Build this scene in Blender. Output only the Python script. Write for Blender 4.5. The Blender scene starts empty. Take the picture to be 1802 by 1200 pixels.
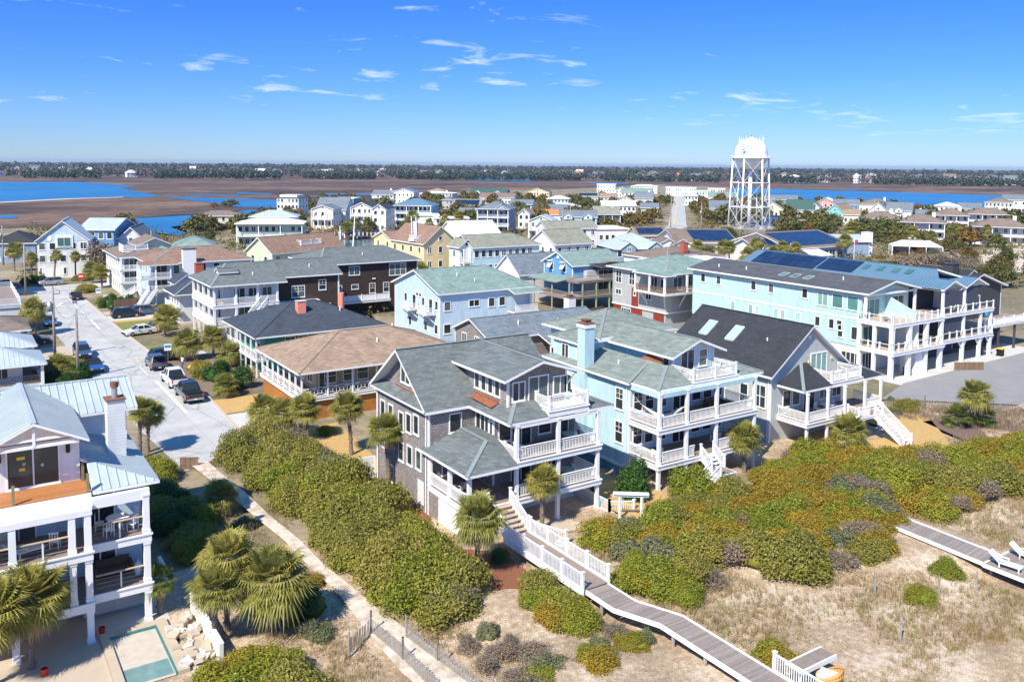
import bpy, math, random
import numpy as np
from mathutils import Vector, Matrix
R = math.radians
random.seed(7)
scene = bpy.context.scene
col = scene.collection

# ---------------------------------------------------------------- camera
cam_d = bpy.data.cameras.new('camera'); cam = bpy.data.objects.new('camera', cam_d); col.objects.link(cam)
CAM_H = 26.5
cam_d.sensor_width = 36.0; cam_d.lens = 1520.0 / 1802.0 * 36.0
cam_d.shift_y = (417.0 - 600.0) / 1802.0
cam_d.clip_start = 0.5; cam_d.clip_end = 30000
def _cam_matrix(yaw, pitch, roll):
    y, p, r = R(yaw), R(pitch), R(roll)
    fw = Vector((math.sin(y) * math.cos(p), math.cos(y) * math.cos(p), -math.sin(p)))
    rt = Vector((math.cos(y), -math.sin(y), 0)); up = rt.cross(fw)
    rt2 = rt * math.cos(r) + up * math.sin(r); up2 = up * math.cos(r) - rt * math.sin(r)
    m = Matrix((rt2, up2, -fw)).transposed().to_4x4(); m.translation = (0, 0, CAM_H)
    return m
cam.matrix_world = _cam_matrix(33.5, 4.8, 0.5)
scene.camera = cam

# ---------------------------------------------------------------- light, sky, exposure
SUN_AZ, SUN_EL = 27.0, 47.0          # shadows run 27 degrees off +X
sdir = Vector((-math.cos(R(SUN_AZ)) * math.cos(R(SUN_EL)), -math.sin(R(SUN_AZ)) * math.cos(R(SUN_EL)), math.sin(R(SUN_EL))))
sun_d = bpy.data.lights.new('sun', 'SUN'); sun_d.energy = 4.7; sun_d.angle = R(0.53); sun_d.color = (1.0, 0.925, 0.79)
sun = bpy.data.objects.new('sun', sun_d); col.objects.link(sun)
sun.rotation_euler = sdir.to_track_quat('Z', 'Y').to_euler()
world = bpy.data.worlds.new('World'); scene.world = world; world.use_nodes = True
wn, wl = world.node_tree.nodes, world.node_tree.links
wn.clear()
wo = wn.new('ShaderNodeOutputWorld'); bg = wn.new('ShaderNodeBackground'); bg.inputs[1].default_value = 0.15
sky = wn.new('ShaderNodeTexSky'); sky.sky_type = 'NISHITA'; sky.sun_disc = False
sky.sun_elevation = R(SUN_EL); sky.sun_rotation = math.atan2(sdir.x, sdir.y)
sky.altitude = 0; sky.air_density = 1.0; sky.dust_density = 0.0; sky.ozone_density = 6.0
# thin fair-weather clouds, laid out on a cloud deck overhead (direction / height)
geo = wn.new('ShaderNodeTexCoord'); sep = wn.new('ShaderNodeSeparateXYZ'); wl.new(geo.outputs['Generated'], sep.inputs[0])
def wm(op, a, b=None, clamp=False):
    n = wn.new('ShaderNodeMath'); n.operation = op; n.use_clamp = clamp
    for i, v in enumerate((a, b)):
        if v is None: continue
        if isinstance(v, (int, float)): n.inputs[i].default_value = v
        else: wl.new(v, n.inputs[i])
    return n.outputs[0]
zc = wm('MAXIMUM', sep.outputs[2], 0.012)
cu = wm('DIVIDE', sep.outputs[0], wm('ADD', zc, 0.10)); cv = wm('DIVIDE', sep.outputs[1], wm('ADD', zc, 0.10))
cxyz = wn.new('ShaderNodeCombineXYZ'); wl.new(cu, cxyz.inputs[0]); wl.new(cv, cxyz.inputs[1]); wl.new(wm('ADD', wm('MULTIPLY', zc, 14.0), 37.3), cxyz.inputs[2])
n1 = wn.new('ShaderNodeTexNoise'); n1.inputs['Scale'].default_value = 2.8; n1.inputs['Detail'].default_value = 9; n1.inputs['Roughness'].default_value = 0.58; n1.inputs['Distortion'].default_value = 0.4
wl.new(cxyz.outputs[0], n1.inputs['Vector'])
n2 = wn.new('ShaderNodeTexNoise'); n2.inputs['Scale'].default_value = 0.4; n2.inputs['Detail'].default_value = 2
wl.new(cxyz.outputs[0], n2.inputs['Vector'])
cs = wm('ADD', wm('MULTIPLY', n1.outputs[0], 0.78), wm('MULTIPLY', n2.outputs[0], 0.42))
cr = wn.new('ShaderNodeMapRange'); cr.inputs['From Min'].default_value = 0.715; cr.inputs['From Max'].default_value = 0.87; wl.new(cs, cr.inputs['Value'])
fade = wn.new('ShaderNodeMapRange'); fade.inputs['From Min'].default_value = 0.015; fade.inputs['From Max'].default_value = 0.06; wl.new(sep.outputs[2], fade.inputs['Value'])
cmask = wm('MULTIPLY', wm('MULTIPLY', cr.outputs[0], fade.outputs[0]), 0.75)
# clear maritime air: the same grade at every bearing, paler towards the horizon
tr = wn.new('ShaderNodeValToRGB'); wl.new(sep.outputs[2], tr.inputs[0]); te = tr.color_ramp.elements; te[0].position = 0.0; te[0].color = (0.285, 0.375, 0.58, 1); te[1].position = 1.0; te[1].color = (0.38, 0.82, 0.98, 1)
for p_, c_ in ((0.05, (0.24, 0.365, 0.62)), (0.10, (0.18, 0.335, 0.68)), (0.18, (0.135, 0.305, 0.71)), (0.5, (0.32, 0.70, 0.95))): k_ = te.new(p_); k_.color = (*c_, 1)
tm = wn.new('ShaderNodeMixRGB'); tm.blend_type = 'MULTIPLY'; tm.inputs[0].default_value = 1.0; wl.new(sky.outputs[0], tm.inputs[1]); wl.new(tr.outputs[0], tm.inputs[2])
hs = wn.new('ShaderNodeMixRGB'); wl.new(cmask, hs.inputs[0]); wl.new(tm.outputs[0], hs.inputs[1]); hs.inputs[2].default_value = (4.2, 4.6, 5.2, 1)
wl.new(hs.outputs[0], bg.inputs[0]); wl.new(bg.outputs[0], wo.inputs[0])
scene.view_settings.view_transform = 'Standard'; scene.view_settings.look = 'None'
scene.view_settings.exposure = 0.68; scene.view_settings.gamma = 1.0; scene.view_settings.use_curve_mapping = False
scene.render.engine = 'CYCLES'
# ---------------------------------------------------------------- materials
M = {}
def _nodes(name):
    m = bpy.data.materials.new(name); m.use_nodes = True
    nt = m.node_tree; b = nt.nodes['Principled BSDF']; M[name] = m
    return m, nt, b
def ramp(nt, fac, stops):
    r = nt.nodes.new('ShaderNodeValToRGB'); e = r.color_ramp.elements
    while len(e) > 1: e.remove(e[-1])
    e[0].position = stops[0][0]; e[0].color = (*stops[0][1], 1)
    for p, c in stops[1:]:
        k = e.new(p); k.color = (*c, 1)
    nt.links.new(fac, r.inputs[0]); return r.outputs[0]
def tex(nt, kind, vec, **k):
    t = nt.nodes.new('ShaderNodeTex' + kind)
    if vec is not None: nt.links.new(vec, t.inputs['Vector'])
    for a, v in k.items():
        if a in t.inputs: t.inputs[a].default_value = v
        else: setattr(t, a, v)
    return t
def pos(nt): return nt.nodes.new('ShaderNodeNewGeometry').outputs['Position']
def vmath(nt, op, a, b):
    n = nt.nodes.new('ShaderNodeVectorMath'); n.operation = op; nt.links.new(a, n.inputs[0]); n.inputs[1].default_value = b; return n.outputs[0]
def mth(nt, op, a, b):
    n = nt.nodes.new('ShaderNodeMath'); n.operation = op
    for i, v in enumerate((a, b)):
        if isinstance(v, (int, float)): n.inputs[i].default_value = v
        else: nt.links.new(v, n.inputs[i])
    return n.outputs[0]
def mixc(nt, fac, a, b, mode='MIX'):
    n = nt.nodes.new('ShaderNodeMixRGB'); n.blend_type = mode
    for i, v in enumerate((fac, a, b)):
        if isinstance(v, (int, float)): n.inputs[i].default_value = v
        elif isinstance(v, tuple): n.inputs[i].default_value = (*v, 1)
        else: nt.links.new(v, n.inputs[i])
    return n.outputs[0]
def bump(nt, b, h, s=0.4, d=0.02):
    n = nt.nodes.new('ShaderNodeBump'); n.inputs['Strength'].default_value = s; n.inputs['Distance'].default_value = d
    nt.links.new(h, n.inputs['Height']); nt.links.new(n.outputs[0], b.inputs['Normal'])
def sc(c, f): return tuple(min(1, x * f) for x in c)
def courses(nt, p, kz):
    s = nt.nodes.new('ShaderNodeSeparateXYZ'); nt.links.new(p, s.inputs[0]); c = nt.nodes.new('ShaderNodeCombineXYZ')
    nt.links.new(mth(nt, 'ADD', s.outputs[0], s.outputs[1]), c.inputs[0]); nt.links.new(mth(nt, 'MULTIPLY', s.outputs[2], kz), c.inputs[1]); return c.outputs[0]
def mat(name, c, rough=0.65, var=0.12, scale=1.3, kind='plain', metal=0.0, spec=0.35):
    m, nt, b = _nodes(name); p = pos(nt)
    n = tex(nt, 'Noise', p, Scale=scale, Detail=6.0, Roughness=0.65)
    out = ramp(nt, n.outputs[0], [(0.28, sc(c, 1 - var)), (0.5, c), (0.74, sc(c, 1 + var))])
    if kind == 'lap':            # horizontal lap siding
        w = tex(nt, 'Wave', vmath(nt, 'MULTIPLY', p, (0, 0, 1)), Scale=1.6, wave_type='BANDS', bands_direction='Z', wave_profile='SAW')
        out = mixc(nt, 1.0, out, ramp(nt, w.outputs[0], [(0.0, (0.60,) * 3), (0.18, (1, 1, 1))]), 'MULTIPLY'); bump(nt, b, w.outputs[0], 0.35, 0.03)
    elif kind == 'board':        # vertical board and batten
        s = nt.nodes.new('ShaderNodeSeparateXYZ'); nt.links.new(p, s.inputs[0])
        q = nt.nodes.new('ShaderNodeCombineXYZ'); nt.links.new(mth(nt, 'ADD', s.outputs[0], s.outputs[1]), q.inputs[0])
        w = tex(nt, 'Wave', q.outputs[0], Scale=0.8, wave_type='BANDS', bands_direction='X', wave_profile='SAW')
        out = mixc(nt, 1.0, out, ramp(nt, w.outputs[0], [(0.0, (0.8,) * 3), (0.08, (1, 1, 1))]), 'MULTIPLY'); bump(nt, b, w.outputs[0], 0.3, 0.03)
    elif kind in ('shake', 'shingle'):
        kz = 1.0 if kind == 'shake' else 2.6
        t = tex(nt, 'Brick', courses(nt, p, kz), Scale=1.0); t.inputs['Color1'].default_value = (*sc(c, 1.36), 1); t.inputs['Color2'].default_value = (*sc(c, 0.66), 1)
        t.inputs['Mortar'].default_value = (*sc(c, 0.35 if kind == 'shake' else 0.6), 1); t.inputs['Mortar Size'].default_value = 0.03 if kind == 'shake' else 0.02
        t.inputs['Brick Width'].default_value = 0.3 if kind == 'shake' else 0.55; t.inputs['Row Height'].default_value = 0.21 if kind == 'shake' else 0.30
        n2 = tex(nt, 'Noise', p, Scale=6.0, Detail=3.0)
        out = mixc(nt, 0.8, out, t.outputs[0]); out = mixc(nt, 0.25, out, ramp(nt, n2.outputs[0], [(0.3, sc(c, 0.6)), (0.7, sc(c, 1.4))]))
        bump(nt, b, t.outputs['Fac'], -0.3, 0.02)
    elif kind == 'plank':
        n2 = tex(nt, 'Noise', p, Scale=9.0, Detail=3.0); ri = nt.nodes.new('ShaderNodeObjectInfo')
        out = mixc(nt, 0.55, out, ramp(nt, ri.outputs['Random'], [(0, sc(c, 0.6)), (0.5, c), (1, sc(c, 1.45))]))
        out = mixc(nt, 0.3, out, ramp(nt, n2.outputs[0], [(0.3, sc(c, 0.55)), (0.7, sc(c, 1.4))]))
    if kind in ('lap', 'board', 'shake', 'shingle'):
        st = tex(nt, 'Noise', vmath(nt, 'MULTIPLY', p, (1.6, 1.6, 0.22) if kind != 'shingle' else (0.5, 0.5, 0.5)), Scale=1.0, Detail=5.0, Roughness=0.6)
        lo = 0.86
        out = mixc(nt, 1.0, out, ramp(nt, st.outputs[0], [(0.30, (lo, lo * .99, lo * .96)), (0.55, (1, 1, 1))]), 'MULTIPLY')
    nt.links.new(out, b.inputs['Base Color']); b.inputs['Roughness'].default_value = rough; b.inputs['Metallic'].default_value = metal
    b.inputs['Specular IOR Level'].default_value = spec
    return m
# paint and siding
mat('white', (0.80, 0.80, 0.79), 0.5, 0.05); mat('white_siding', (0.76, 0.77, 0.77), 0.55, 0.06, kind='lap'); mat('white_board', (0.79, 0.79, 0.79), 0.55, 0.05, kind='board')
mat('cream', (0.72, 0.68, 0.56), kind='lap', var=0.06); mat('sky_siding', (0.50, 0.70, 0.78), kind='lap', var=0.06); mat('pale_blue', (0.52, 0.66, 0.76), kind='lap', var=0.06)
mat('mid_blue', (0.14, 0.33, 0.56), kind='lap', var=0.08); mat('slate_blue', (0.27, 0.36, 0.47), kind='lap', var=0.08); mat('aqua', (0.47, 0.66, 0.66), kind='lap', var=0.05)
mat('teal', (0.22, 0.58, 0.55), kind='lap', var=0.06); mat('mint', (0.50, 0.66, 0.52), kind='lap', var=0.06); mat('pale_green', (0.60, 0.68, 0.47), kind='lap', var=0.05)
mat('sage', (0.42, 0.52, 0.44), kind='lap', var=0.06); mat('yellow', (0.80, 0.64, 0.36), kind='lap', var=0.06); mat('grey_siding', (0.42, 0.43, 0.42), kind='lap', var=0.06)
mat('light_grey', (0.50, 0.53, 0.53), kind='lap', var=0.06); mat('tan_siding', (0.55, 0.40, 0.25), kind='lap', var=0.1); mat('pink', (0.75, 0.35, 0.33), kind='lap', var=0.05)
mat('charcoal', (0.055, 0.055, 0.06), kind='board', var=0.1); mat('navy_wall', (0.05, 0.06, 0.09), kind='plain', var=0.08); mat('emerald', (0.03, 0.30, 0.26), kind='lap')
mat('grey_shake', (0.30, 0.265, 0.25), 0.8, 0.3, kind='shake'); mat('brown_shake', (0.060, 0.040, 0.032), 0.85, 0.4, kind='shake'); mat('stucco', (0.70, 0.69, 0.66), 0.85, 0.06, 3)
mat('coral', (0.80, 0.26, 0.18), 0.7, 0.06); mat('red_door', (0.24, 0.04, 0.022), 0.45, 0.2, 3, kind='board'); mat('red_brick', (0.36, 0.10, 0.06), 0.8, 0.2, 6)
# roofs
mat('roof_grey', (0.135, 0.155, 0.155), 0.85, 0.14, kind='shingle'); mat('roof_greygreen', (0.20, 0.235, 0.21), 0.85, 0.12, kind='shingle'); mat('roof_slate', (0.16, 0.19, 0.22), 0.85, 0.14, kind='shingle')
mat('roof_black', (0.035, 0.039, 0.046), 0.8, 0.2, kind='shingle'); mat('roof_navy', (0.050, 0.062, 0.082), 0.8, 0.16, kind='shingle'); mat('roof_tan', (0.31, 0.222, 0.155), 0.85, 0.1, kind='shingle')
mat('roof_brown', (0.26, 0.165, 0.12), 0.85, 0.12, kind='shingle'); mat('roof_taupe', (0.21, 0.16, 0.13), 0.85, 0.12, kind='shingle'); mat('roof_olive', (0.25, 0.25, 0.20), 0.85, 0.1, kind='shingle')
mat('roof_sea', (0.20, 0.28, 0.25), 0.8, 0.12, kind='shingle'); mat('roof_green', (0.045, 0.10, 0.085), 0.7, 0.1); mat('roof_orange', (0.60, 0.20, 0.07), 0.8, 0.12)
mat('roof_white', (0.78, 0.79, 0.80), 0.6, 0.04); mat('metal_pale', (0.40, 0.46, 0.485), 0.5, 0.1, 0.6, metal=0.0); mat('metal_blue', (0.12, 0.215, 0.30), 0.42, 0.08, 0.6, metal=0.1); mat('roof_dark', (0.085, 0.09, 0.10), 0.85, 0.14, kind='shingle')
mat('ridge_cap', (0.21, 0.245, 0.245), 0.85, 0.15, 4); mat('copper', (0.33, 0.13, 0.07), 0.5, 0.35, 5, metal=0.3); mat('rust', (0.20, 0.10, 0.06), 0.8, 0.5, 9)
mat('galv', (0.5, 0.5, 0.5), 0.4, 0.2, 6, metal=0.7)
# wood, ground, misc
mat('new_wood', (0.42, 0.175, 0.06), 0.5, 0.15, 3, kind='plank'); mat('cedar_wall', (0.38, 0.155, 0.035), 0.6, 0.25, 3, kind='board'); mat('grey_wood', (0.27, 0.225, 0.20), 0.85, 0.25, 3, kind='plank')
mat('deck_wood', (0.24, 0.19, 0.165), 0.8, 0.15, 3); mat('treated', (0.23, 0.19, 0.10), 0.8, 0.2, 5); mat('fence_wood', (0.20, 0.13, 0.085), 0.85, 0.25, 5, kind='plank'); mat('picket', (0.34, 0.30, 0.25), 0.9, 0.25, 7)
mat('pole_wood', (0.30, 0.27, 0.24), 0.9, 0.2, 3); mat('step_wood', (0.48, 0.36, 0.25), 0.8, 0.15, 4); mat('green_post', (0.22, 0.30, 0.20), 0.8, 0.2, 4)
mat('concrete', (0.50, 0.485, 0.46), 0.9, 0.08, 0.5); mat('paver', (0.46, 0.38, 0.29), 0.9, 0.08, 1.0); mat('asphalt_lot', (0.245, 0.24, 0.24), 0.9, 0.1, 0.3); mat('curb', (0.48, 0.40, 0.32), 0.9, 0.1, 1.0)
mat('line_white', (0.75, 0.75, 0.75), 0.8, 0.1, 8); mat('line_yellow', (0.70, 0.48, 0.10), 0.8, 0.1, 8); mat('dry_lawn', (0.46, 0.30, 0.115), 1, 0.2, 3); mat('lawn', (0.18, 0.19, 0.05), 1, 0.3, 2)
mat('mulch', (0.21, 0.082, 0.045), 1, 0.35, 9); mat('grey_mulch', (0.16, 0.11, 0.09), 1, 0.35, 9); mat('straw', (0.40, 0.25, 0.13), 1, 0.25, 6); mat('rock', (0.52, 0.50, 0.46), 0.9, 0.2, 3); mat('soil', (0.19, 0.14, 0.10), 1, 0.3, 2)
mat('black', (0.012, 0.012, 0.013), 0.5, 0.1); mat('rubber', (0.016, 0.016, 0.017), 0.85, 0.1); mat('dark_metal', (0.05, 0.05, 0.055), 0.4, 0.1, metal=0.6); mat('steel', (0.5, 0.5, 0.52), 0.3, 0.05, metal=0.9)
mat('red_plastic', (0.65, 0.045, 0.02), 0.4, 0.05); mat('orange_plastic', (0.8, 0.22, 0.03), 0.4, 0.05); mat('yellow_plastic', (0.8, 0.55, 0.03), 0.4, 0.05); mat('blue_plastic', (0.03, 0.28, 0.62), 0.4, 0.05); mat('teal_hose', (0.03, 0.40, 0.40), 0.5, 0.05)
mat('sign_red', (0.62, 0.03, 0.03), 0.5, 0.03); mat('sign_blue', (0.05, 0.2, 0.5), 0.5, 0.03); mat('cloth', (0.55, 0.52, 0.47), 0.95, 0.1, 4); mat('wicker', (0.62, 0.31, 0.10), 0.8, 0.25, 12); mat('wicker_dark', (0.10, 0.07, 0.05), 0.8, 0.25, 12)
mat('canvas_white', (0.82, 0.82, 0.80), 0.8, 0.03); mat('awning_pink', (0.7, 0.08, 0.2), 0.8, 0.05); mat('tarp_blue', (0.08, 0.42, 0.62), 0.6, 0.05); mat('pool_water', (0.16, 0.27, 0.26), 0.12, 0.2, 1.5); mat('tile_teal', (0.05, 0.20, 0.19), 0.3, 0.25, 8); mat('plaster', (0.50, 0.44, 0.37), 0.9, 0.15, 2)
mat('tower_white', (0.83, 0.83, 0.83), 0.35, 0.03, 0.3); mat('wood_door', (0.25, 0.08, 0.04), 0.5, 0.15, 3); mat('skin', (0.55, 0.33, 0.24), 0.6, 0.05, 20); mat('shirt_white', (0.75, 0.75, 0.74), 0.9, 0.05, 9); mat('jeans', (0.05, 0.08, 0.16), 0.9, 0.1, 9); mat('shirt_coral', (0.6, 0.2, 0.12), 0.9, 0.05, 9); mat('hair', (0.05, 0.03, 0.02), 0.7, 0.1, 20)
mat('trunk', (0.20, 0.155, 0.125), 0.95, 0.35, 7); mat('bark', (0.16, 0.13, 0.11), 0.95, 0.3, 6)
def glassy(name, a, b2, rough=0.06):
    m, nt, b = _nodes(name); ri = nt.nodes.new('ShaderNodeObjectInfo')
    n = tex(nt, 'Noise', pos(nt), Scale=0.9, Detail=2.0)
    f = mth(nt, 'ADD', mth(nt, 'MULTIPLY', ri.outputs['Random'], 0.75), mth(nt, 'MULTIPLY', n.outputs[0], 0.35))
    nt.links.new(ramp(nt, f, [(0.15, a), (0.72, sc(a, 1.8)), (0.80, b2), (1.0, b2)]), b.inputs['Base Color'])
    b.inputs['Roughness'].default_value = rough; b.inputs['Specular IOR Level'].default_value = 0.6
glassy('glass', (0.018, 0.026, 0.028), (0.10, 0.13, 0.12)); glassy('glass_teal', (0.045, 0.13, 0.12), (0.20, 0.36, 0.32)); glassy('glass_sky', (0.22, 0.36, 0.34), (0.32, 0.46, 0.42), 0.12); glassy('car_glass', (0.012, 0.015, 0.018), (0.02, 0.025, 0.03), 0.03)
def solar_mat():
    m, nt, b = _nodes('solar'); ri = nt.nodes.new('ShaderNodeObjectInfo')
    nt.links.new(ramp(nt, ri.outputs['Random'], [(0, (0.010, 0.022, 0.06)), (1, (0.018, 0.035, 0.085))]), b.inputs['Base Color']); b.inputs['Roughness'].default_value = 0.16
solar_mat()
def carpaint(name, c, metal=0.3):
    m, nt, b = _nodes(name); n = tex(nt, 'Noise', pos(nt), Scale=2.5, Detail=3.0)
    nt.links.new(ramp(nt, n.outputs[0], [(0.3, sc(c, 0.9)), (0.7, sc(c, 1.1))]), b.inputs['Base Color'])
    b.inputs['Roughness'].default_value = 0.28; b.inputs['Metallic'].default_value = metal; b.inputs['Coat Weight'].default_value = 0.6; b.inputs['Coat Roughness'].default_value = 0.06
for nm, c, k in (('paint_black', (0.012, 0.012, 0.014), 0.1), ('paint_white', (0.75, 0.75, 0.74), 0), ('paint_blue', (0.03, 0.11, 0.30), 0.3), ('paint_silver', (0.42, 0.43, 0.44), 0.5), ('paint_navy', (0.012, 0.018, 0.04), 0.2), ('paint_graphite', (0.10, 0.115, 0.14), 0.4), ('paint_steelblue', (0.07, 0.13, 0.24), 0.4)): carpaint(nm, c, k)
def emis(name, c):
    m, nt, b = _nodes(name); n = tex(nt, 'Noise', pos(nt), Scale=5.0); nt.links.new(ramp(nt, n.outputs[0], [(0.3, sc(c, 0.9)), (0.7, c)]), b.inputs['Base Color']); b.inputs['Roughness'].default_value = 0.15
emis('lamp_red', (0.5, 0.02, 0.02)); emis('lamp_clear', (0.75, 0.77, 0.8))
def foliage(name, stops, alt=None, ascale=0.22, trans=0.28, patch=(0.44, 0.58), spread=0.62):
    m, nt, b = _nodes(name); g = nt.nodes.new('ShaderNodeNewGeometry'); p = g.outputs['Position']; ri = nt.nodes.new('ShaderNodeObjectInfo')
    fine = tex(nt, 'Noise', p, Scale=1.1, Detail=4.0, Roughness=0.6)
    f = mth(nt, 'ADD', mth(nt, 'MULTIPLY', g.outputs['Random Per Island'], spread), mth(nt, 'MULTIPLY', fine.outputs[0], 1 - spread)); c = ramp(nt, f, stops)
    if alt:
        n = tex(nt, 'Noise', p, Scale=ascale, Detail=3.0, Roughness=0.6); c2 = ramp(nt, f, alt)
        mr = nt.nodes.new('ShaderNodeMapRange'); mr.inputs['From Min'].default_value = patch[0]; mr.inputs['From Max'].default_value = patch[1]; nt.links.new(mth(nt, 'ADD', n.outputs[0], mth(nt, 'MULTIPLY', mth(nt, 'SUBTRACT', ri.outputs['Random'], 0.5), 0.16)), mr.inputs['Value'])
        c = mixc(nt, mr.outputs[0], c, c2)
    c = mixc(nt, 1.0, c, ramp(nt, ri.outputs['Random'], [(0, (0.82, 0.87, 0.82)), (0.5, (0.96, 0.96, 0.96)), (1, (1.08, 1.04, 1.0))]), 'MULTIPLY')
    nt.links.new(c, b.inputs['Base Color']); b.inputs['Roughness'].default_value = 0.55; b.inputs['Specular IOR Level'].default_value = 0.3
    tr = nt.nodes.new('ShaderNodeBsdfTranslucent'); nt.links.new(c, tr.inputs[0]); mx = nt.nodes.new('ShaderNodeMixShader'); mx.inputs[0].default_value = trans
    o = nt.nodes['Material Output']; nt.links.new(b.outputs[0], mx.inputs[1]); nt.links.new(tr.outputs[0], mx.inputs[2]); nt.links.new(mx.outputs[0], o.inputs[0])
G_OLIVE = [(0, (0.1, 0.1, 0.018)), (0.3, (0.2, 0.19, 0.036)), (0.7, (0.32, 0.285, 0.058)), (1, (0.5, 0.4, 0.09))]
G_GREEN = [(0, (0.075, 0.105, 0.012)), (0.4, (0.19, 0.22, 0.022)), (0.75, (0.33, 0.335, 0.034)), (1, (0.55, 0.46, 0.055))]
G_YEL = [(0, (0.115, 0.115, 0.0138)), (0.5, (0.2645, 0.23, 0.023)), (1, (0.483, 0.345, 0.0345))]
G_RUST = [(0, (0.16, 0.105, 0.012)), (0.4, (0.3, 0.205, 0.022)), (0.8, (0.42, 0.295, 0.032)), (1, (0.56, 0.42, 0.055))]
G_BROWN = [(0, (0.15, 0.11, 0.075)), (0.5, (0.29, 0.22, 0.155)), (1, (0.44, 0.35, 0.26))]
foliage('leaf_hedge', G_OLIVE, G_GREEN, 0.25, patch=(0.56, 0.74)); foliage('leaf_green', G_GREEN, G_YEL, 0.3, patch=(0.56, 0.72)); foliage('leaf_rust', G_RUST, G_GREEN, 0.16, patch=(0.51, 0.65)); foliage('leaf_brown', G_BROWN)
foliage('leaf_sage', [(0, (0.085, 0.10, 0.045)), (0.5, (0.17, 0.185, 0.09)), (1, (0.30, 0.29, 0.17))]); foliage('leaf_dark', [(0, (0.012, 0.035, 0.006)), (0.5, (0.032, 0.085, 0.012)), (0.85, (0.075, 0.16, 0.02)), (1, (0.20, 0.26, 0.07))], trans=0.15)
foliage('leaf_tree', [(0, (0.055, 0.065, 0.018)), (0.5, (0.125, 0.130, 0.032)), (1, (0.23, 0.21, 0.055))], [(0, (0.09, 0.06, 0.016)), (0.5, (0.20, 0.12, 0.026)), (1, (0.32, 0.19, 0.045))], 0.02, patch=(0.48, 0.62))
foliage('frond', [(0, (0.14, 0.145, 0.024)), (0.4, (0.29, 0.28, 0.06)), (0.75, (0.43, 0.39, 0.115)), (1, (0.60, 0.49, 0.20))], trans=0.4); foliage('frond_dead', [(0, (0.22, 0.14, 0.07)), (0.5, (0.44, 0.32, 0.18)), (1, (0.66, 0.54, 0.37))])
foliage('frond_green', [(0, (0.05, 0.085, 0.012)), (0.5, (0.11, 0.155, 0.025)), (1, (0.24, 0.25, 0.06))], trans=0.3); foliage('grass_dry', [(0, (0.27, 0.18, 0.085)), (0.5, (0.42, 0.30, 0.155)), (1, (0.56, 0.44, 0.26))]); foliage('grass_gold', [(0, (0.22, 0.14, 0.04)), (1, (0.46, 0.32, 0.12))])
foliage('wood_pine', [(0, (0.030, 0.050, 0.036)), (0.6, (0.055, 0.082, 0.052)), (1, (0.095, 0.12, 0.07))], trans=0.1); foliage('wood_bare', [(0, (0.10, 0.082, 0.085)), (0.6, (0.17, 0.142, 0.145)), (1, (0.25, 0.215, 0.21))], trans=0.1)
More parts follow.
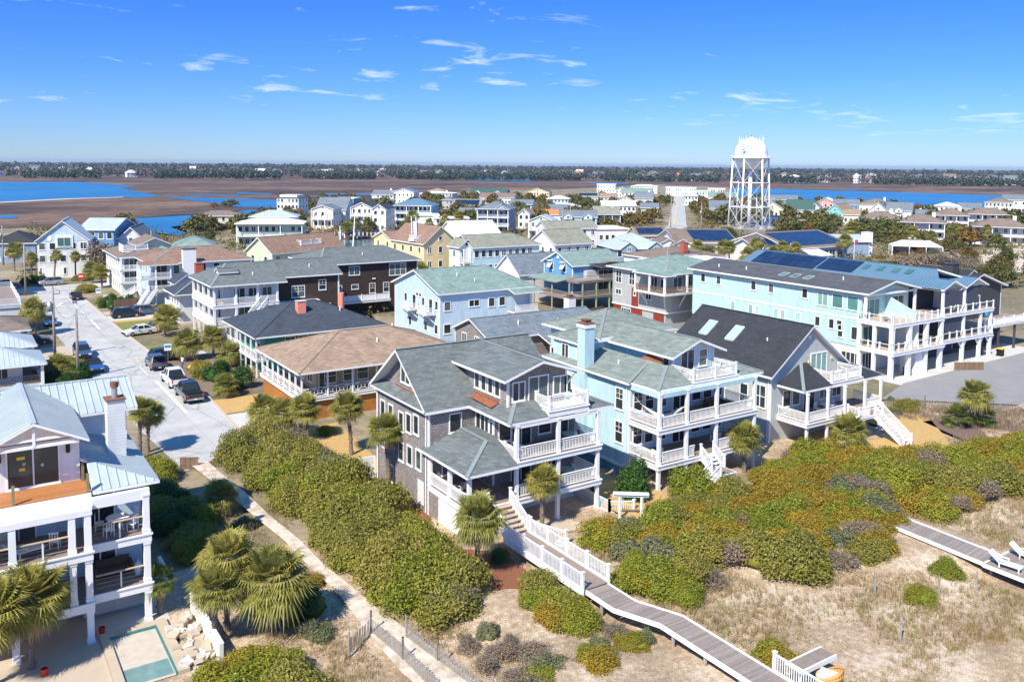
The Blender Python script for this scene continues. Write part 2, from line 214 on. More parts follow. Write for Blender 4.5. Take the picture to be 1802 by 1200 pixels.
def ground_mats():
    # dune sand with dry litter
    m, nt, b = _nodes('dune'); p = pos(nt)
    n = tex(nt, 'Noise', p, Scale=0.22, Detail=8.0, Roughness=0.62); n2 = tex(nt, 'Noise', p, Scale=2.6, Detail=8.0, Roughness=0.7); n3 = tex(nt, 'Noise', p, Scale=14.0, Detail=4.0)
    f = mth(nt, 'ADD', mth(nt, 'MULTIPLY', n.outputs[0], 0.55), mth(nt, 'MULTIPLY', n2.outputs[0], 0.5))
    c = ramp(nt, f, [(0.40, (0.17, 0.105, 0.052)), (0.48, (0.31, 0.205, 0.11)), (0.54, (0.45, 0.32, 0.19)), (0.60, (0.64, 0.53, 0.40)), (0.68, (0.72, 0.63, 0.51))])
    c = mixc(nt, 0.4, c, ramp(nt, n3.outputs[0], [(0.35, (0.11, 0.075, 0.045)), (0.62, (0.60, 0.50, 0.39))])); nt.links.new(c, b.inputs['Base Color']); b.inputs['Roughness'].default_value = 1; bump(nt, b, n2.outputs[0], 0.6, 0.12)
    m, nt, b = _nodes('path_sand'); p = pos(nt); n = tex(nt, 'Noise', p, Scale=1.2, Detail=8.0, Roughness=0.65)
    nt.links.new(ramp(nt, n.outputs[0], [(0.35, (0.36, 0.29, 0.22)), (0.5, (0.54, 0.46, 0.37)), (0.65, (0.66, 0.58, 0.49))]), b.inputs['Base Color']); b.inputs['Roughness'].default_value = 1; bump(nt, b, n.outputs[0], 0.7, 0.1)
    m, nt, b = _nodes('town_ground'); p = pos(nt); n = tex(nt, 'Noise', p, Scale=0.06, Detail=8.0, Roughness=0.65); n2 = tex(nt, 'Noise', p, Scale=1.2, Detail=6.0)
    c = ramp(nt, n.outputs[0], [(0.38, (0.085, 0.085, 0.032)), (0.49, (0.17, 0.135, 0.07)), (0.57, (0.28, 0.215, 0.135)), (0.70, (0.40, 0.35, 0.28))])
    nt.links.new(mixc(nt, 0.3, c, ramp(nt, n2.outputs[0], [(0.3, (0.10, 0.09, 0.04)), (0.7, (0.42, 0.36, 0.26))])), b.inputs['Base Color']); b.inputs['Roughness'].default_value = 1
    m, nt, b = _nodes('marsh'); p = pos(nt); q = vmath(nt, 'MULTIPLY', p, (1.0, 1.7, 1))
    n = tex(nt, 'Noise', q, Scale=0.006, Detail=9.0, Roughness=0.62, Distortion=0.8); n2 = tex(nt, 'Noise', q, Scale=0.05, Detail=8.0, Roughness=0.7)
    f = mth(nt, 'ADD', mth(nt, 'MULTIPLY', n.outputs[0], 0.6), mth(nt, 'MULTIPLY', n2.outputs[0], 0.42))
    nt.links.new(ramp(nt, f, [(0.44, (0.040, 0.024, 0.017)), (0.49, (0.085, 0.050, 0.032)), (0.53, (0.12, 0.068, 0.042)), (0.59, (0.20, 0.125, 0.076))]), b.inputs['Base Color']); b.inputs['Roughness'].default_value = 1
    m, nt, b = _nodes('water'); p = pos(nt); n = tex(nt, 'Noise', p, Scale=0.9, Detail=4.0); n2 = tex(nt, 'Noise', p, Scale=0.01, Detail=4.0)
    nt.links.new(ramp(nt, n2.outputs[0], [(0.35, (0.008, 0.115, 0.26)), (0.7, (0.016, 0.18, 0.37))]), b.inputs['Base Color']); b.inputs['Roughness'].default_value = 0.32; b.inputs['Specular IOR Level'].default_value = 0.4; bump(nt, b, n.outputs[0], 0.35, 0.15)
    m, nt, b = _nodes('canal_water'); p = pos(nt); n = tex(nt, 'Noise', p, Scale=1.2, Detail=4.0)
    nt.links.new(ramp(nt, n.outputs[0], [(0.35, (0.03, 0.085, 0.085)), (0.7, (0.05, 0.13, 0.13))]), b.inputs['Base Color']); b.inputs['Roughness'].default_value = 0.15; bump(nt, b, n.outputs[0], 0.3, 0.1)
    # concrete street with slab joints and patches
    m, nt, b = _nodes('street'); p = pos(nt); n = tex(nt, 'Noise', p, Scale=0.35, Detail=8.0, Roughness=0.6); n2 = tex(nt, 'Noise', p, Scale=5.0, Detail=6.0)
    t = tex(nt, 'Brick', p, Scale=1.0, offset=0.0); t.inputs['Color1'].default_value = (1, 1, 1, 1); t.inputs['Color2'].default_value = (0.93, 0.93, 0.93, 1); t.inputs['Mortar'].default_value = (0.62, 0.61, 0.59, 1)
    t.inputs['Brick Width'].default_value = 4.1; t.inputs['Row Height'].default_value = 5.2; t.inputs['Mortar Size'].default_value = 0.022
    v = tex(nt, 'Voronoi', vmath(nt, 'MULTIPLY', p, (1, 0.55, 1)), feature='DISTANCE_TO_EDGE', Scale=0.16)
    c = ramp(nt, n.outputs[0], [(0.32, (0.33, 0.325, 0.315)), (0.48, (0.43, 0.425, 0.41)), (0.70, (0.50, 0.49, 0.47))]); c = mixc(nt, 1.0, c, t.outputs[0], 'MULTIPLY')
    c = mixc(nt, 1.0, c, ramp(nt, v.outputs['Distance'], [(0.0, (0.58, 0.58, 0.58)), (0.016, (1, 1, 1))]), 'MULTIPLY'); c = mixc(nt, 0.16, c, ramp(nt, n2.outputs[0], [(0.3, (0.28, 0.28, 0.27)), (0.7, (0.58, 0.58, 0.57))]))
    nt.links.new(c, b.inputs['Base Color']); b.inputs['Roughness'].default_value = 0.92
ground_mats()
# ---------------------------------------------------------------- mesh kit
class MB:
    def __init__(s): s.v = []; s.f = []; s.mi = []
    def face(s, pts, m=0):
        i = len(s.v); s.v += [tuple(p) for p in pts]; s.f.append(list(range(i, i + len(pts)))); s.mi.append(m); return s
    def box(s, x0, y0, z0, x1, y1, z1, m=0):
        if x0 > x1: x0, x1 = x1, x0
        if y0 > y1: y0, y1 = y1, y0
        if z0 > z1: z0, z1 = z1, z0
        i = len(s.v)
        s.v += [(x0, y0, z0), (x1, y0, z0), (x1, y1, z0), (x0, y1, z0), (x0, y0, z1), (x1, y0, z1), (x1, y1, z1), (x0, y1, z1)]
        for q in ((3, 2, 1, 0), (4, 5, 6, 7), (0, 1, 5, 4), (1, 2, 6, 5), (2, 3, 7, 6), (3, 0, 4, 7)): s.f.append([i + k for k in q]); s.mi.append(m)
        return s
    def beam(s, p, q, w, h, m=0):     # bar from p to q (centre line), w across, h in height
        p, q = Vector(p), Vector(q); d = (q - p)
        if d.length < 1e-6: return s
        d.normalize(); side = d.cross(Vector((0, 0, 1)))
        if side.length < 1e-4: side = Vector((1, 0, 0))
        side.normalize(); up = side.cross(d); i = len(s.v)
        for c in (p, q):
            for a, b in ((-1, -1), (1, -1), (1, 1), (-1, 1)): s.v.append(tuple(c + side * (a * w / 2) + up * (b * h / 2)))
        for k in ((3, 2, 1, 0), (4, 5, 6, 7), (0, 1, 5, 4), (1, 2, 6, 5), (2, 3, 7, 6), (3, 0, 4, 7)): s.f.append([i + j for j in k]); s.mi.append(m)
        return s
    def tube(s, pts, rad, n=8, m=0, cap=True):
        pts = [Vector(p) for p in pts]; rad = rad if isinstance(rad, (list, tuple)) else [rad] * len(pts); base = len(s.v)
        for k, p in enumerate(pts):
            d = (pts[min(k + 1, len(pts) - 1)] - pts[max(k - 1, 0)]).normalized(); a = d.orthogonal().normalized() if k == 0 else (a - d * a.dot(d)).normalized(); b = d.cross(a)
            for j in range(n):
                t = 2 * math.pi * j / n; s.v.append(tuple(p + (a * math.cos(t) + b * math.sin(t)) * rad[k]))
        for k in range(len(pts) - 1):
            for j in range(n):
                s.f.append([base + k * n + j, base + k * n + (j + 1) % n, base + (k + 1) * n + (j + 1) % n, base + (k + 1) * n + j]); s.mi.append(m)
        if cap:
            s.f.append([base + j for j in range(n)][::-1]); s.mi.append(m); e = base + (len(pts) - 1) * n; s.f.append([e + j for j in range(n)]); s.mi.append(m)
        return s
    def lathe(s, c, prof, n=24, m=0):      # prof: [(r,z)...] revolved about a vertical axis through c
        b = len(s.v)
        for r, z in prof:
            for j in range(n): t = 2 * math.pi * j / n; s.v.append((c[0] + r * math.cos(t), c[1] + r * math.sin(t), c[2] + z))
        for k in range(len(prof) - 1):
            for j in range(n): s.f.append([b + k * n + j, b + k * n + (j + 1) % n, b + (k + 1) * n + (j + 1) % n, b + (k + 1) * n + j]); s.mi.append(m)
        return s
    def prism(s, poly, z0, z1, m=0):       # vertical prism over a plan polygon
        n = len(poly); i = len(s.v); s.v += [(x, y, z0) for x, y in poly] + [(x, y, z1) for x, y in poly]
        s.f += [[i + k for k in range(n)][::-1], [i + n + k for k in range(n)]]; s.mi += [m, m]
        for k in range(n): s.f.append([i + k, i + (k + 1) % n, i + n + (k + 1) % n, i + n + k]); s.mi.append(m)
        return s
    def extr(s, poly, axis, a, b, m=0):    # polygon in the other two axes, extruded along axis from a to b
        def P(u, v, t): return (t, u, v) if axis == 'x' else (u, t, v)
        n = len(poly); i = len(s.v); s.v += [P(u, v, a) for u, v in poly] + [P(u, v, b) for u, v in poly]
        s.f += [[i + k for k in range(n)], [i + n + k for k in range(n)][::-1]]; s.mi += [m, m]
        for k in range(n): s.f.append([i + (k + 1) % n, i + k, i + n + k, i + n + (k + 1) % n]); s.mi.append(m)
        return s
    def mesh(s, name, mats, off=(0, 0, 0), smooth=False):
        me = bpy.data.meshes.new(name); me.from_pydata([(x - off[0], y - off[1], z - off[2]) for x, y, z in s.v], [], s.f)
        for m in (mats if isinstance(mats, (list, tuple)) else [mats]): me.materials.append(M[m])
        if any(s.mi): me.polygons.foreach_set('material_index', s.mi)
        if smooth: me.polygons.foreach_set('use_smooth', [True] * len(s.f))
        me.validate(); return me
def link(name, me, parent=None, loc=(0, 0, 0), rz=0.0, scale=None):
    o = bpy.data.objects.new(name, me); col.objects.link(o); o.parent = parent; o.location = loc; o.rotation_euler = (0, 0, rz)
    if scale: o.scale = (scale,) * 3 if isinstance(scale, (int, float)) else scale
    return o
def tag(o, label, cat, group=None, kind=None):
    o['label'] = label
    if cat: o['category'] = cat
    if group: o['group'] = group
    if kind: o['kind'] = kind
    return o
def structure(name, mb, m, label=None):
    o = link(name, mb.mesh(name, m)); o['kind'] = 'structure'
    return o
def thing(name, label, cat, loc=(0, 0, 0), rz=0.0, group=None):
    return tag(link(name, None, None, loc, rz), label, cat, group)
_wc = {}
def _window_mesh(w, h, n, grid, trim, glass, bar):
    k = (round(w, 2), round(h, 2), n, grid, trim, glass, bar)
    if k in _wc: return _wc[k]
    f = MB(); t = bar
    f.box(-w / 2 - t, -.07, -t, w / 2 + t, 0, 0).box(-w / 2 - t, -.07, h, w / 2 + t, 0, h + t * 1.2).box(-w / 2 - t, -.066, 0, -w / 2, 0, h).box(w / 2, -.066, 0, w / 2 + t, 0, h)
    f.box(-w / 2 - t - .04, -.1, -t - .05, w / 2 + t + .04, 0, -t)
    for i in range(1, n): x = -w / 2 + w * i / n; f.box(x - t * .45, -.062, 0, x + t * .45, -.021, h)
    if grid == 1: f.box(-w / 2, -.05, h * .5 - .03, w / 2, -.021, h * .5 + .03)
    if grid == 2:
        f.box(-w / 2, -.05, h * .5 - .03, w / 2, -.021, h * .5 + .03); f.box(-w / 2, -.042, h * .75 - .015, w / 2, -.021, h * .75 + .015)
        for i in range(n): x = -w / 2 + w * (i + .5) / n; f.box(x - .015, -.045, h * .5, x + .015, -.021, h)
    p = MB().box(-w / 2 + .001, -.02, .001, w / 2 - .001, -.004, h - .001)
    _wc[k] = (f.mesh('window', trim), p.mesh('pane', glass)); return _wc[k]
FACE = {'F': 0.0, 'R': math.pi / 2, 'L': -math.pi / 2, 'B': math.pi}
class House:
    def __init__(s, name, label, ox, oy, rot=None, cat='house', group=None):
        s.world = rot is None; s.off = (ox, oy, 0) if s.world else (0, 0, 0)
        s.root = thing(name, label, cat, (ox, oy, 0), 0 if s.world else -R(rot), group); s.far = False
    def add(s, name, mb, m, parent=None, smooth=False, stuff=False):
        o = link(name, mb.mesh(name, m, s.off, smooth), parent or s.root)
        if stuff: o['kind'] = 'stuff'
        return o
    def box(s, name, m, x0, y0, z0, x1, y1, z1, parent=None): return s.add(name, MB().box(x0, y0, z0, x1, y1, z1), m, parent)
    def gwall(s, m, x0, y0, x1, y1, z0, ze, rise, axis, name='wall'):   # walls with gable ends; axis = ridge direction
        if axis == 'x': yc = (y0 + y1) / 2; return s.add(name, MB().extr([(y0, z0), (y1, z0), (y1, ze), (yc, ze + rise), (y0, ze)], 'x', x0, x1), m)
        xc = (x0 + x1) / 2; return s.add(name, MB().extr([(x0, z0), (x1, z0), (x1, ze), (xc, ze + rise), (x0, ze)], 'y', y0, y1), m)
    def slab(s, polys, m, t=.2, trim='white', caps=True, capmat='ridge_cap', name='roof'):
        top = MB(); fa = MB(); edges = {}
        for p in polys:
            top.face(p)
            n = len(p)
            for i in range(n):
                a, b = tuple(round(q, 3) for q in p[i]), tuple(round(q, 3) for q in p[(i + 1) % n]); edges.setdefault(frozenset((a, b)), []).append((a, b))
            fa.face([(x, y, z - t) for x, y, z in p][::-1])
        cap = MB(); nc = 0
        for k, es in edges.items():
            if len(k) < 2: continue
            if len(es) == 1:
                a, b = es[0]; fa.face([(a[0], a[1], a[2] - t), (b[0], b[1], b[2] - t), b, a])
            elif caps: a, b = es[0]; cap.beam((a[0], a[1], a[2] + .015), (b[0], b[1], b[2] + .015), .3, .03); nc += 1
        o = s.add(name, top, m); s.add('fascia', fa, trim, o)
        if nc: s.add('ridge_cap', cap, capmat if capmat else m, o)
        return o
    def roof(s, m, x0, y0, x1, y1, ze, rise, axis='x', ends='gg', t=.2, hip=None, **k):
        if axis == 'y':
            f = lambda u, v, z: (v, u, z); a0, a1, b0, b1 = y0, y1, x0, x1
        else: f = lambda u, v, z: (u, v, z); a0, a1, b0, b1 = x0, x1, y0, y1
        bc = (b0 + b1) / 2; hw = (b1 - b0) / 2; hl = min(hw if hip is None else hip, (a1 - a0) / 2 - .01)
        r0 = a0 + (hl if ends[0] == 'h' else 0); r1 = a1 - (hl if ends[1] == 'h' else 0); zr = ze + rise
        P = [[f(a0, b0, ze), f(a1, b0, ze), f(r1, bc, zr), f(r0, bc, zr)], [f(a1, b1, ze), f(a0, b1, ze), f(r0, bc, zr), f(r1, bc, zr)]]
        if ends[0] == 'h': P.append([f(a0, b1, ze), f(a0, b0, ze), f(r0, bc, zr)])
        if ends[1] == 'h': P.append([f(a1, b0, ze), f(a1, b1, ze), f(r1, bc, zr)])
        if axis == 'y': P = [p[::-1] for p in P]
        return s.slab(P, m, t, **k)
    def win(s, face, plane, u, z, w=.9, h=1.4, n=1, grid=0, trim='white', glass='glass', name='window', bar=.09):
        fm, pm = _window_mesh(w, h, n, grid, trim, glass, bar)
        x, y = (u, plane) if face in 'FB' else (plane, u)
        o = link(name, fm, s.root, (x - s.off[0], y - s.off[1], z), FACE[face]); link('pane', pm, o); return o
    def wins(s, face, plane, us, z, **k):
        for u in us: s.win(face, plane, u, z, **k)
    def door(s, face, plane, u, z, w=1.6, h=2.1, n=2, **k): return s.win(face, plane, u, z, w, h, n, name='door', **k)
    def column(s, x, y, z0, z1, w=.26, m='white', base=True):
        c = MB().box(x - w / 2, y - w / 2, z0, x + w / 2, y + w / 2, z1)
        if base: e = w / 2 + .035; c.box(x - e, y - e, z0, x + e, y + e, z0 + .22).box(x - e, y - e, z1 - .16, x + e, y + e, z1 - .02)
        return s.add('column', c, m)
    def rail(s, p, q, z, h=.95, style='bal', m='white', sp=.14, posts=0, z2=None):
        z2 = z if z2 is None else z2; a = Vector((p[0], p[1], z)); b = Vector((q[0], q[1], z2)); up = Vector((0, 0, 1)); r = MB(); L = (b - a).length
        r.beam(a + up * h, b + up * h, .1, .06); r.beam(a + up * .1, b + up * .1, .06, .07)
        if style == 'bal2': r.beam(a + up * (h - .14), b + up * (h - .14), .05, .05)
        o = s.add('railing', r, m); d = MB(); n = max(1, int(L / sp))
        if style in ('bal', 'bal2'):
            top = h - .02 if style == 'bal' else h - .12
            for i in range(n):
                c = a + (b - a) * ((i + .5) / n); d.box(c.x - .02, c.y - .02, c.z + .1, c.x + .02, c.y + .02, c.z + top)
            s.add('balusters', d, m, o, stuff=True)
        elif style == 'cable':
            for i in range(1, 7): d.beam(a + up * (h * i / 7), b + up * (h * i / 7), .012, .012)
            s.add('cable', d, 'steel', o, stuff=True)
        elif style == 'solid':
            d.beam(a + up * h * .5, b + up * h * .5, .05, h * .92); s.add('panel', d, m, o)
        elif style == 'cross':      # square fretwork panels
            k = max(1, int(L / 1.15))
            for i in range(k):
                u0, u1 = a + (b - a) * (i / k), a + (b - a) * ((i + 1) / k); e = (u1 - u0)
                A, B, Cc, D = u0 + up * .15, u1 + up * .15, u1 + up * (h - .05), u0 + up * (h - .05); mid = (A + Cc) / 2
                i0, i1, z0, z1 = u0 + e * .32, u0 + e * .68, .36, h - .28
                for g, t in ((A, i0 + up * z0), (B, i1 + up * z0), (Cc, i1 + up * z1), (D, i0 + up * z1), (i0 + up * z0, i1 + up * z0), (i1 + up * z0, i1 + up * z1), (i1 + up * z1, i0 + up * z1), (i0 + up * z1, i0 + up * z0), (u0 + up * .1, u0 + up * h)): d.beam(g, t, .04, .05)
            s.add('fretwork', d, m, o, stuff=True)
        for i in range(posts):
            c = a + (b - a) * (i / max(1, posts - 1)); s.post(c.x, c.y, c.z, h, m)
        return o
    def post(s, x, y, z, h=.95, m='white', w=.15):
        return s.add('post', MB().box(x - w / 2, y - w / 2, z, x + w / 2, y + w / 2, z + h + .1).box(x - w / 2 - .03, y - w / 2 - .03, z + h + .1, x + w / 2 + .03, y + w / 2 + .03, z + h + .16), m)
    def deck(s, x0, y0, x1, y1, z, t=.38, floor='deck_wood', trim='white'):
        o = s.box('deck', floor, x0 + .03, y0 + .03, z - .05, x1 - .03, y1, z)
        s.add('fascia', MB().box(x0, y0, z - t, x1, y1 - .01, z - .052).box(x0 - .06, y0 - .06, z - .09, x1 + .06, y0 + .028, z + .004).box(x0 - .06, y0 + .03, z - .09, x0 + .028, y1 - .02, z + .004).box(x1 - .028, y0 + .03, z - .09, x1 + .06, y1 - .02, z + .004), trim, o); return o
    def stair(s, p, q, z0, z1, w, n, tread='step_wood', trim='white', rails=True):    # from p at z0 down/up to q at z1, width w
        a, b = Vector((p[0], p[1], 0)), Vector((q[0], q[1], 0)); d = (b - a).normalized(); sd = Vector((d.y, -d.x, 0)); L = (b - a).length
        st = MB()
        for k in (-1, 1): st.beam(Vector((*(a + sd * k * w / 2).xy, z0 - .15)), Vector((*(b + sd * k * w / 2).xy, z1 - .05)), .06, .3)
        o = s.add('stair', st, trim)
        for i in range(n):
            c = a + (b - a) * ((i + .5) / n); z = z0 + (z1 - z0) * (i + .5) / n
            t = MB().beam(Vector((*(c - sd * (w / 2 - .04)).xy, z)), Vector((*(c + sd * (w / 2 - .04)).xy, z)), L / n * .95, .05); s.add('step', t, tread, o)
            t = MB().beam(Vector((*(c - sd * (w / 2 - .05) - d * L / n * .45).xy, z - .1)), Vector((*(c + sd * (w / 2 - .05) - d * L / n * .45).xy, z - .1)), .02, .14); s.add('riser', t, 'white', o)
        if rails:
            for k in (-1, 1):
                u, v = a + sd * k * w / 2, b + sd * k * w / 2; s.rail(u, v, z0, z2=z1, m=trim); s.post(u.x, u.y, z0, m=trim); s.post(v.x, v.y, z1, m=trim)
        return o
    def chimney(s, x0, y0, x1, y1, z0, z1, m='white_siding', capm='rust', flue=True):
        c = MB().box(x0, y0, z0, x1, y1, z1); o = s.add('chimney', c, m)
        k = MB().box(x0 - .08, y0 - .08, z1, x1 + .08, y1 + .08, z1 + .08)
        if flue: a, b = (x0 + x1) / 2, (y0 + y1) / 2; e = min(x1 - x0, y1 - y0) * .3; k.box(a - e, b - e, z1 + .08, a + e, b + e, z1 + .32).box(a - e - .08, b - e - .08, z1 + .33, a + e + .08, b + e + .08, z1 + .38)
        s.add('chimney_cap', k, capm, o); return o
    def solar(s, roofpts, nu, nv, ins=.02):    # panels laid on a sloped quad (A,B along the eave, D,C along the ridge)
        A, B, C2, D = [Vector(p) for p in roofpts]; nrm = (B - A).cross(D - A).normalized()
        if nrm.z < 0: nrm = -nrm
        for i in range(nu):
            for j in range(nv):
                P = lambda u, v: (A + (B - A) * u) * (1 - v) + (D + (C2 - D) * u) * v
                u0, u1, v0, v1 = (i + ins) / nu, (i + 1 - ins) / nu, (j + ins) / nv, (j + 1 - ins) / nv
                q = [P(u0, v0), P(u1, v0), P(u1, v1), P(u0, v1)]; b = MB(); t = [p + nrm * .11 for p in q]; l = [p + nrm * .05 for p in q]
                b.face(t); b.face(l[::-1])
                for k in range(4): b.face([l[k], l[(k + 1) % 4], t[(k + 1) % 4], t[k]])
                s.add('solar_panel', b, 'solar')
    def seams(s, polys, sp=.45, m='metal_pale', d='x', w=.03, h=.05):   # standing ribs running up the slope of each plane
        b = MB()
        for p in polys:
            p = [Vector(q) for q in p]; k = 0 if d == 'x' else 1; lo, hi = min(q[k] for q in p), max(q[k] for q in p); x = lo + sp / 2
            while x < hi:
                hit = []
                for i in range(len(p)):
                    a, c = p[i], p[(i + 1) % len(p)]
                    if (a[k] - x) * (c[k] - x) < 0: hit.append(a + (c - a) * ((x - a[k]) / (c[k] - a[k])))
                if len(hit) == 2 and (hit[0] - hit[1]).length > .3: b.beam(hit[0] + Vector((0, 0, .02)), hit[1] + Vector((0, 0, .02)), w, h)
                x += sp
        if b.v: return s.add('seam', b, m, stuff=True)
_cm = {}
def place_chair(kind, x, y, z, rz, label, group=None, m='white'):
    k = (kind, m)
    if k not in _cm:
        P = []
        if kind == 'adirondack':
            P.append(('seat', MB().extr([(-.28, .36), (.25, .26), (.25, .30), (-.28, .40)], 'x', -.27, .27)))
            for i in range(5): x0 = -.25 + i * .102; P.append(('slat', MB().extr([(.2, .26), (.24, .26), (.5, .98 - .05 * abs(i - 2)), (.46, .98 - .05 * abs(i - 2))], 'x', x0, x0 + .085)))
            for sx in (-.33, .33): P.append(('leg', MB().box(sx - .03, -.3, 0, sx + .03, -.22, .56).box(sx - .03, .2, 0, sx + .03, .26, .56))); P.append(('arm', MB().box(sx - .07, -.34, .56, sx + .07, .32, .59)))
        elif kind == 'chair':
            P.append(('seat', MB().box(-.24, -.24, .42, .24, .24, .46))); b = MB()
            for i in range(4): b.box(-.22 + i * .13, .22, .46, -.17 + i * .13, .25, .92)
            P.append(('backrest', b.box(-.25, .215, .88, .25, .255, .97)))
            for sx in (-.21, .21):
                for sy in (-.21, .21): P.append(('leg', MB().box(sx - .02, sy - .02, 0, sx + .02, sy + .02, .42)))
        elif kind == 'lounger':
            P.append(('base', MB().box(-.33, -.95, .28, .33, .35, .34))); P.append(('backrest', MB().extr([(.35, .30), (.98, .82), (.96, .87), (.33, .35)], 'x', -.33, .33)))
            for sx in (-.3, .3):
                for sy in (-.85, .3): P.append(('leg', MB().box(sx - .035, sy - .035, 0, sx + .035, sy + .035, .28)))
                P.append(('arm', MB().box(sx - .05, -.1, .5, sx + .05, .42, .54).box(sx - .03, -.08, .34, sx + .03, -.02, .5)))
        elif kind == 'round_table':
            P.append(('table_top', MB().lathe((0, 0, 0), [(0, .70), (.62, .70), (.64, .72), (.62, .74), (0, .74)], 20)))
            for t in range(4): a = t * math.pi / 2 + .6; P.append(('leg', MB().beam((.12 * math.cos(a), .12 * math.sin(a), .7), (.45 * math.cos(a), .45 * math.sin(a), 0), .05, .05)))
        elif kind == 'sofa':
            P.append(('seat', MB().box(-.9, -.38, .12, .9, .38, .42))); P.append(('backrest', MB().box(-.9, .26, .42, .9, .42, .85)))
            for sx in (-.95, .95): P.append(('arm', MB().box(sx - .08, -.38, .1, sx + .08, .4, .62)))
        _cm[k] = [(n, b.mesh(n, m)) for n, b in P]
    cat = {'round_table': 'table', 'sofa': 'sofa', 'lounger': 'sun lounger'}.get(kind, 'chair'); nm = {'adirondack': 'adirondack_chair', 'chair': 'porch_chair', 'round_table': 'round_table', 'sofa': 'sofa', 'lounger': 'sun_lounger'}[kind]
    t = thing(nm, label, cat, (x, y, z), rz, group)
    for n, me in _cm[k]: link(n, me, t)
    return t
def block(H, wm, rm, x0, y0, x1, y1, z0, ze, rise, axis='x', ends='gg', oh=.5, t=.2, **k):
    """walls plus roof; x0..y1 is the roof's outline, walls stand oh inside it"""
    hw = ((y1 - y0) if axis == 'x' else (x1 - x0)) / 2; sl = rise / hw; zw = ze + sl * oh - t - .012
    wx0, wx1, wy0, wy1 = x0 + oh, x1 - oh, y0 + oh, y1 - oh
    b = MB().box(wx0, wy0, z0, wx1, wy1, zw)
    ap = ze + rise - t - .02
    for i, e in enumerate(ends):
        if e != 'g': continue
        if axis == 'x':
            u = (wx0, wx0 + .25) if i == 0 else (wx1 - .25, wx1); b.extr([(wy0, zw), (wy1, zw), ((wy0 + wy1) / 2, ap)], 'x', *u)
        else:
            u = (wy0, wy0 + .25) if i == 0 else (wy1 - .25, wy1); b.extr([(wx0, zw), (wx1, zw), ((wx0 + wx1) / 2, ap)], 'y', *u)
    H.add('wall', b, wm)
    for x, y in ((wx0, wy0), (wx1, wy0), (wx0, wy1), (wx1, wy1)):
        sx, sy = (1 if x == wx1 else -1), (1 if y == wy1 else -1)
        if not H.far: H.add('corner_board', MB().box(x + sx * .02, y + sy * .02, z0, x - sx * .14, y - sy * .14, zw - .01), 'white')
    return H.roof(rm, x0, y0, x1, y1, ze, rise, axis, ends, t, **k)
# ---------------------------------------------------------------- ground, water, streets
WATER = {
    'lagoon': [(-177.0, 1348.0), (60.0, 1212.0), (138.0, 1197.0), (161.0, 1103.0), (171.0, 975.0), (145.0, 900.0), (143.0, 783.0), (141.0, 703.0), (123.0, 675.0), (109.0, 686.0), (73.0, 673.0), (31.0, 633.0), (-79.0, 599.0)],
    'channel': [(140.0, 697.0), (156.0, 662.0), (180.0, 631.0), (196.0, 604.0), (213.0, 558.0), (224.0, 527.0), (212.0, 500.0), (198.0, 521.0), (166.0, 491.0), (143.0, 481.0), (125.0, 459.0), (107.0, 448.0), (70.0, 425.0), (62.0, 389.0), (61.0, 355.0), (68.0, 333.0), (69.0, 317.0), (76.0, 335.0), (77.0, 367.0), (120.0, 420.0), (161.0, 507.0), (146.0, 514.0), (147.0, 577.0), (142.0, 620.0)],
    'river': [(800.0, 729.0), (820.0, 699.0), (855.0, 600.0), (883.0, 429.0), (899.0, 222.0), (581.0, 143.0), (576.0, 279.0), (517.0, 305.0), (508.0, 355.0), (555.0, 428.0), (570.0, 491.0), (603.0, 547.0)],
    'creek_far': [(815.0, 1378.0), (820.0, 1296.0), (835.0, 1196.0), (769.0, 1098.0), (747.0, 1165.0), (719.0, 1213.0)],
    'creek_mid': [(832.0, 1047.0), (872.0, 1000.0), (820.0, 940.0), (775.0, 967.0)],
    'creek_right': [(1629.0, 1299.0), (1730.0, 1186.0), (1609.0, 1102.0), (1494.0, 1184.0)],
    'creek_l1': [(24.0, 485.0), (30.0, 472.0), (29.0, 454.0), (22.0, 453.0)],
    'pool_l2': [(214.0, 759.0), (236.0, 729.0), (228.0, 704.0), (206.0, 725.0)],
    'pool_l3': [(275.0, 723.0), (327.0, 682.0), (315.0, 658.0), (267.0, 689.0)],
    'pool_r1': [(1162.0, 920.0), (1174.0, 894.0), (1121.0, 854.0), (1104.0, 872.0)],
    'pool_r2': [(957.0, 684.0), (961.0, 658.0), (923.0, 635.0), (920.0, 655.0)],
    'pool_l4': [(169.0, 738.0), (202.0, 706.0), (196.0, 688.0), (165.0, 713.0)],
}
CANAL = [(98.1, 278.9), (111.0, 292.0), (116.2, 281.5), (130.9, 271.3), (109.1, 224.3), (82.2, 234.0)]
MUD = [(127.7, 311.9), (142.6, 298.1), (131.7, 270.8), (114.5, 279.9)]
def sheet(name, poly, z, m):
    return structure(name, MB().face([(x, y, z) for x, y in poly]), m)
sheet('marsh', [(-9000, -300), (14000, -300), (14000, 14000), (-9000, 14000)], -.12, 'marsh')
TOWN = [(-60, 48), (-31, 363), (30, 389), (56, 370), (70, 332), (105, 370), (161, 457), (226, 532), (337, 629), (448, 752), (524, 729), (651, 803), (841, 898), (823, 755), (565, 505), (536, 424), (506, 330), (550, 267), (564, 139), (500, 48)]
structure('town_ground', MB().prism(TOWN, -.6, 0), 'town_ground')
for k, v in WATER.items(): sheet('water', v, .012, 'water')
sheet('canal_water', CANAL, .016, 'canal_water'); sheet('mud_bank', MUD, .02, 'marsh')
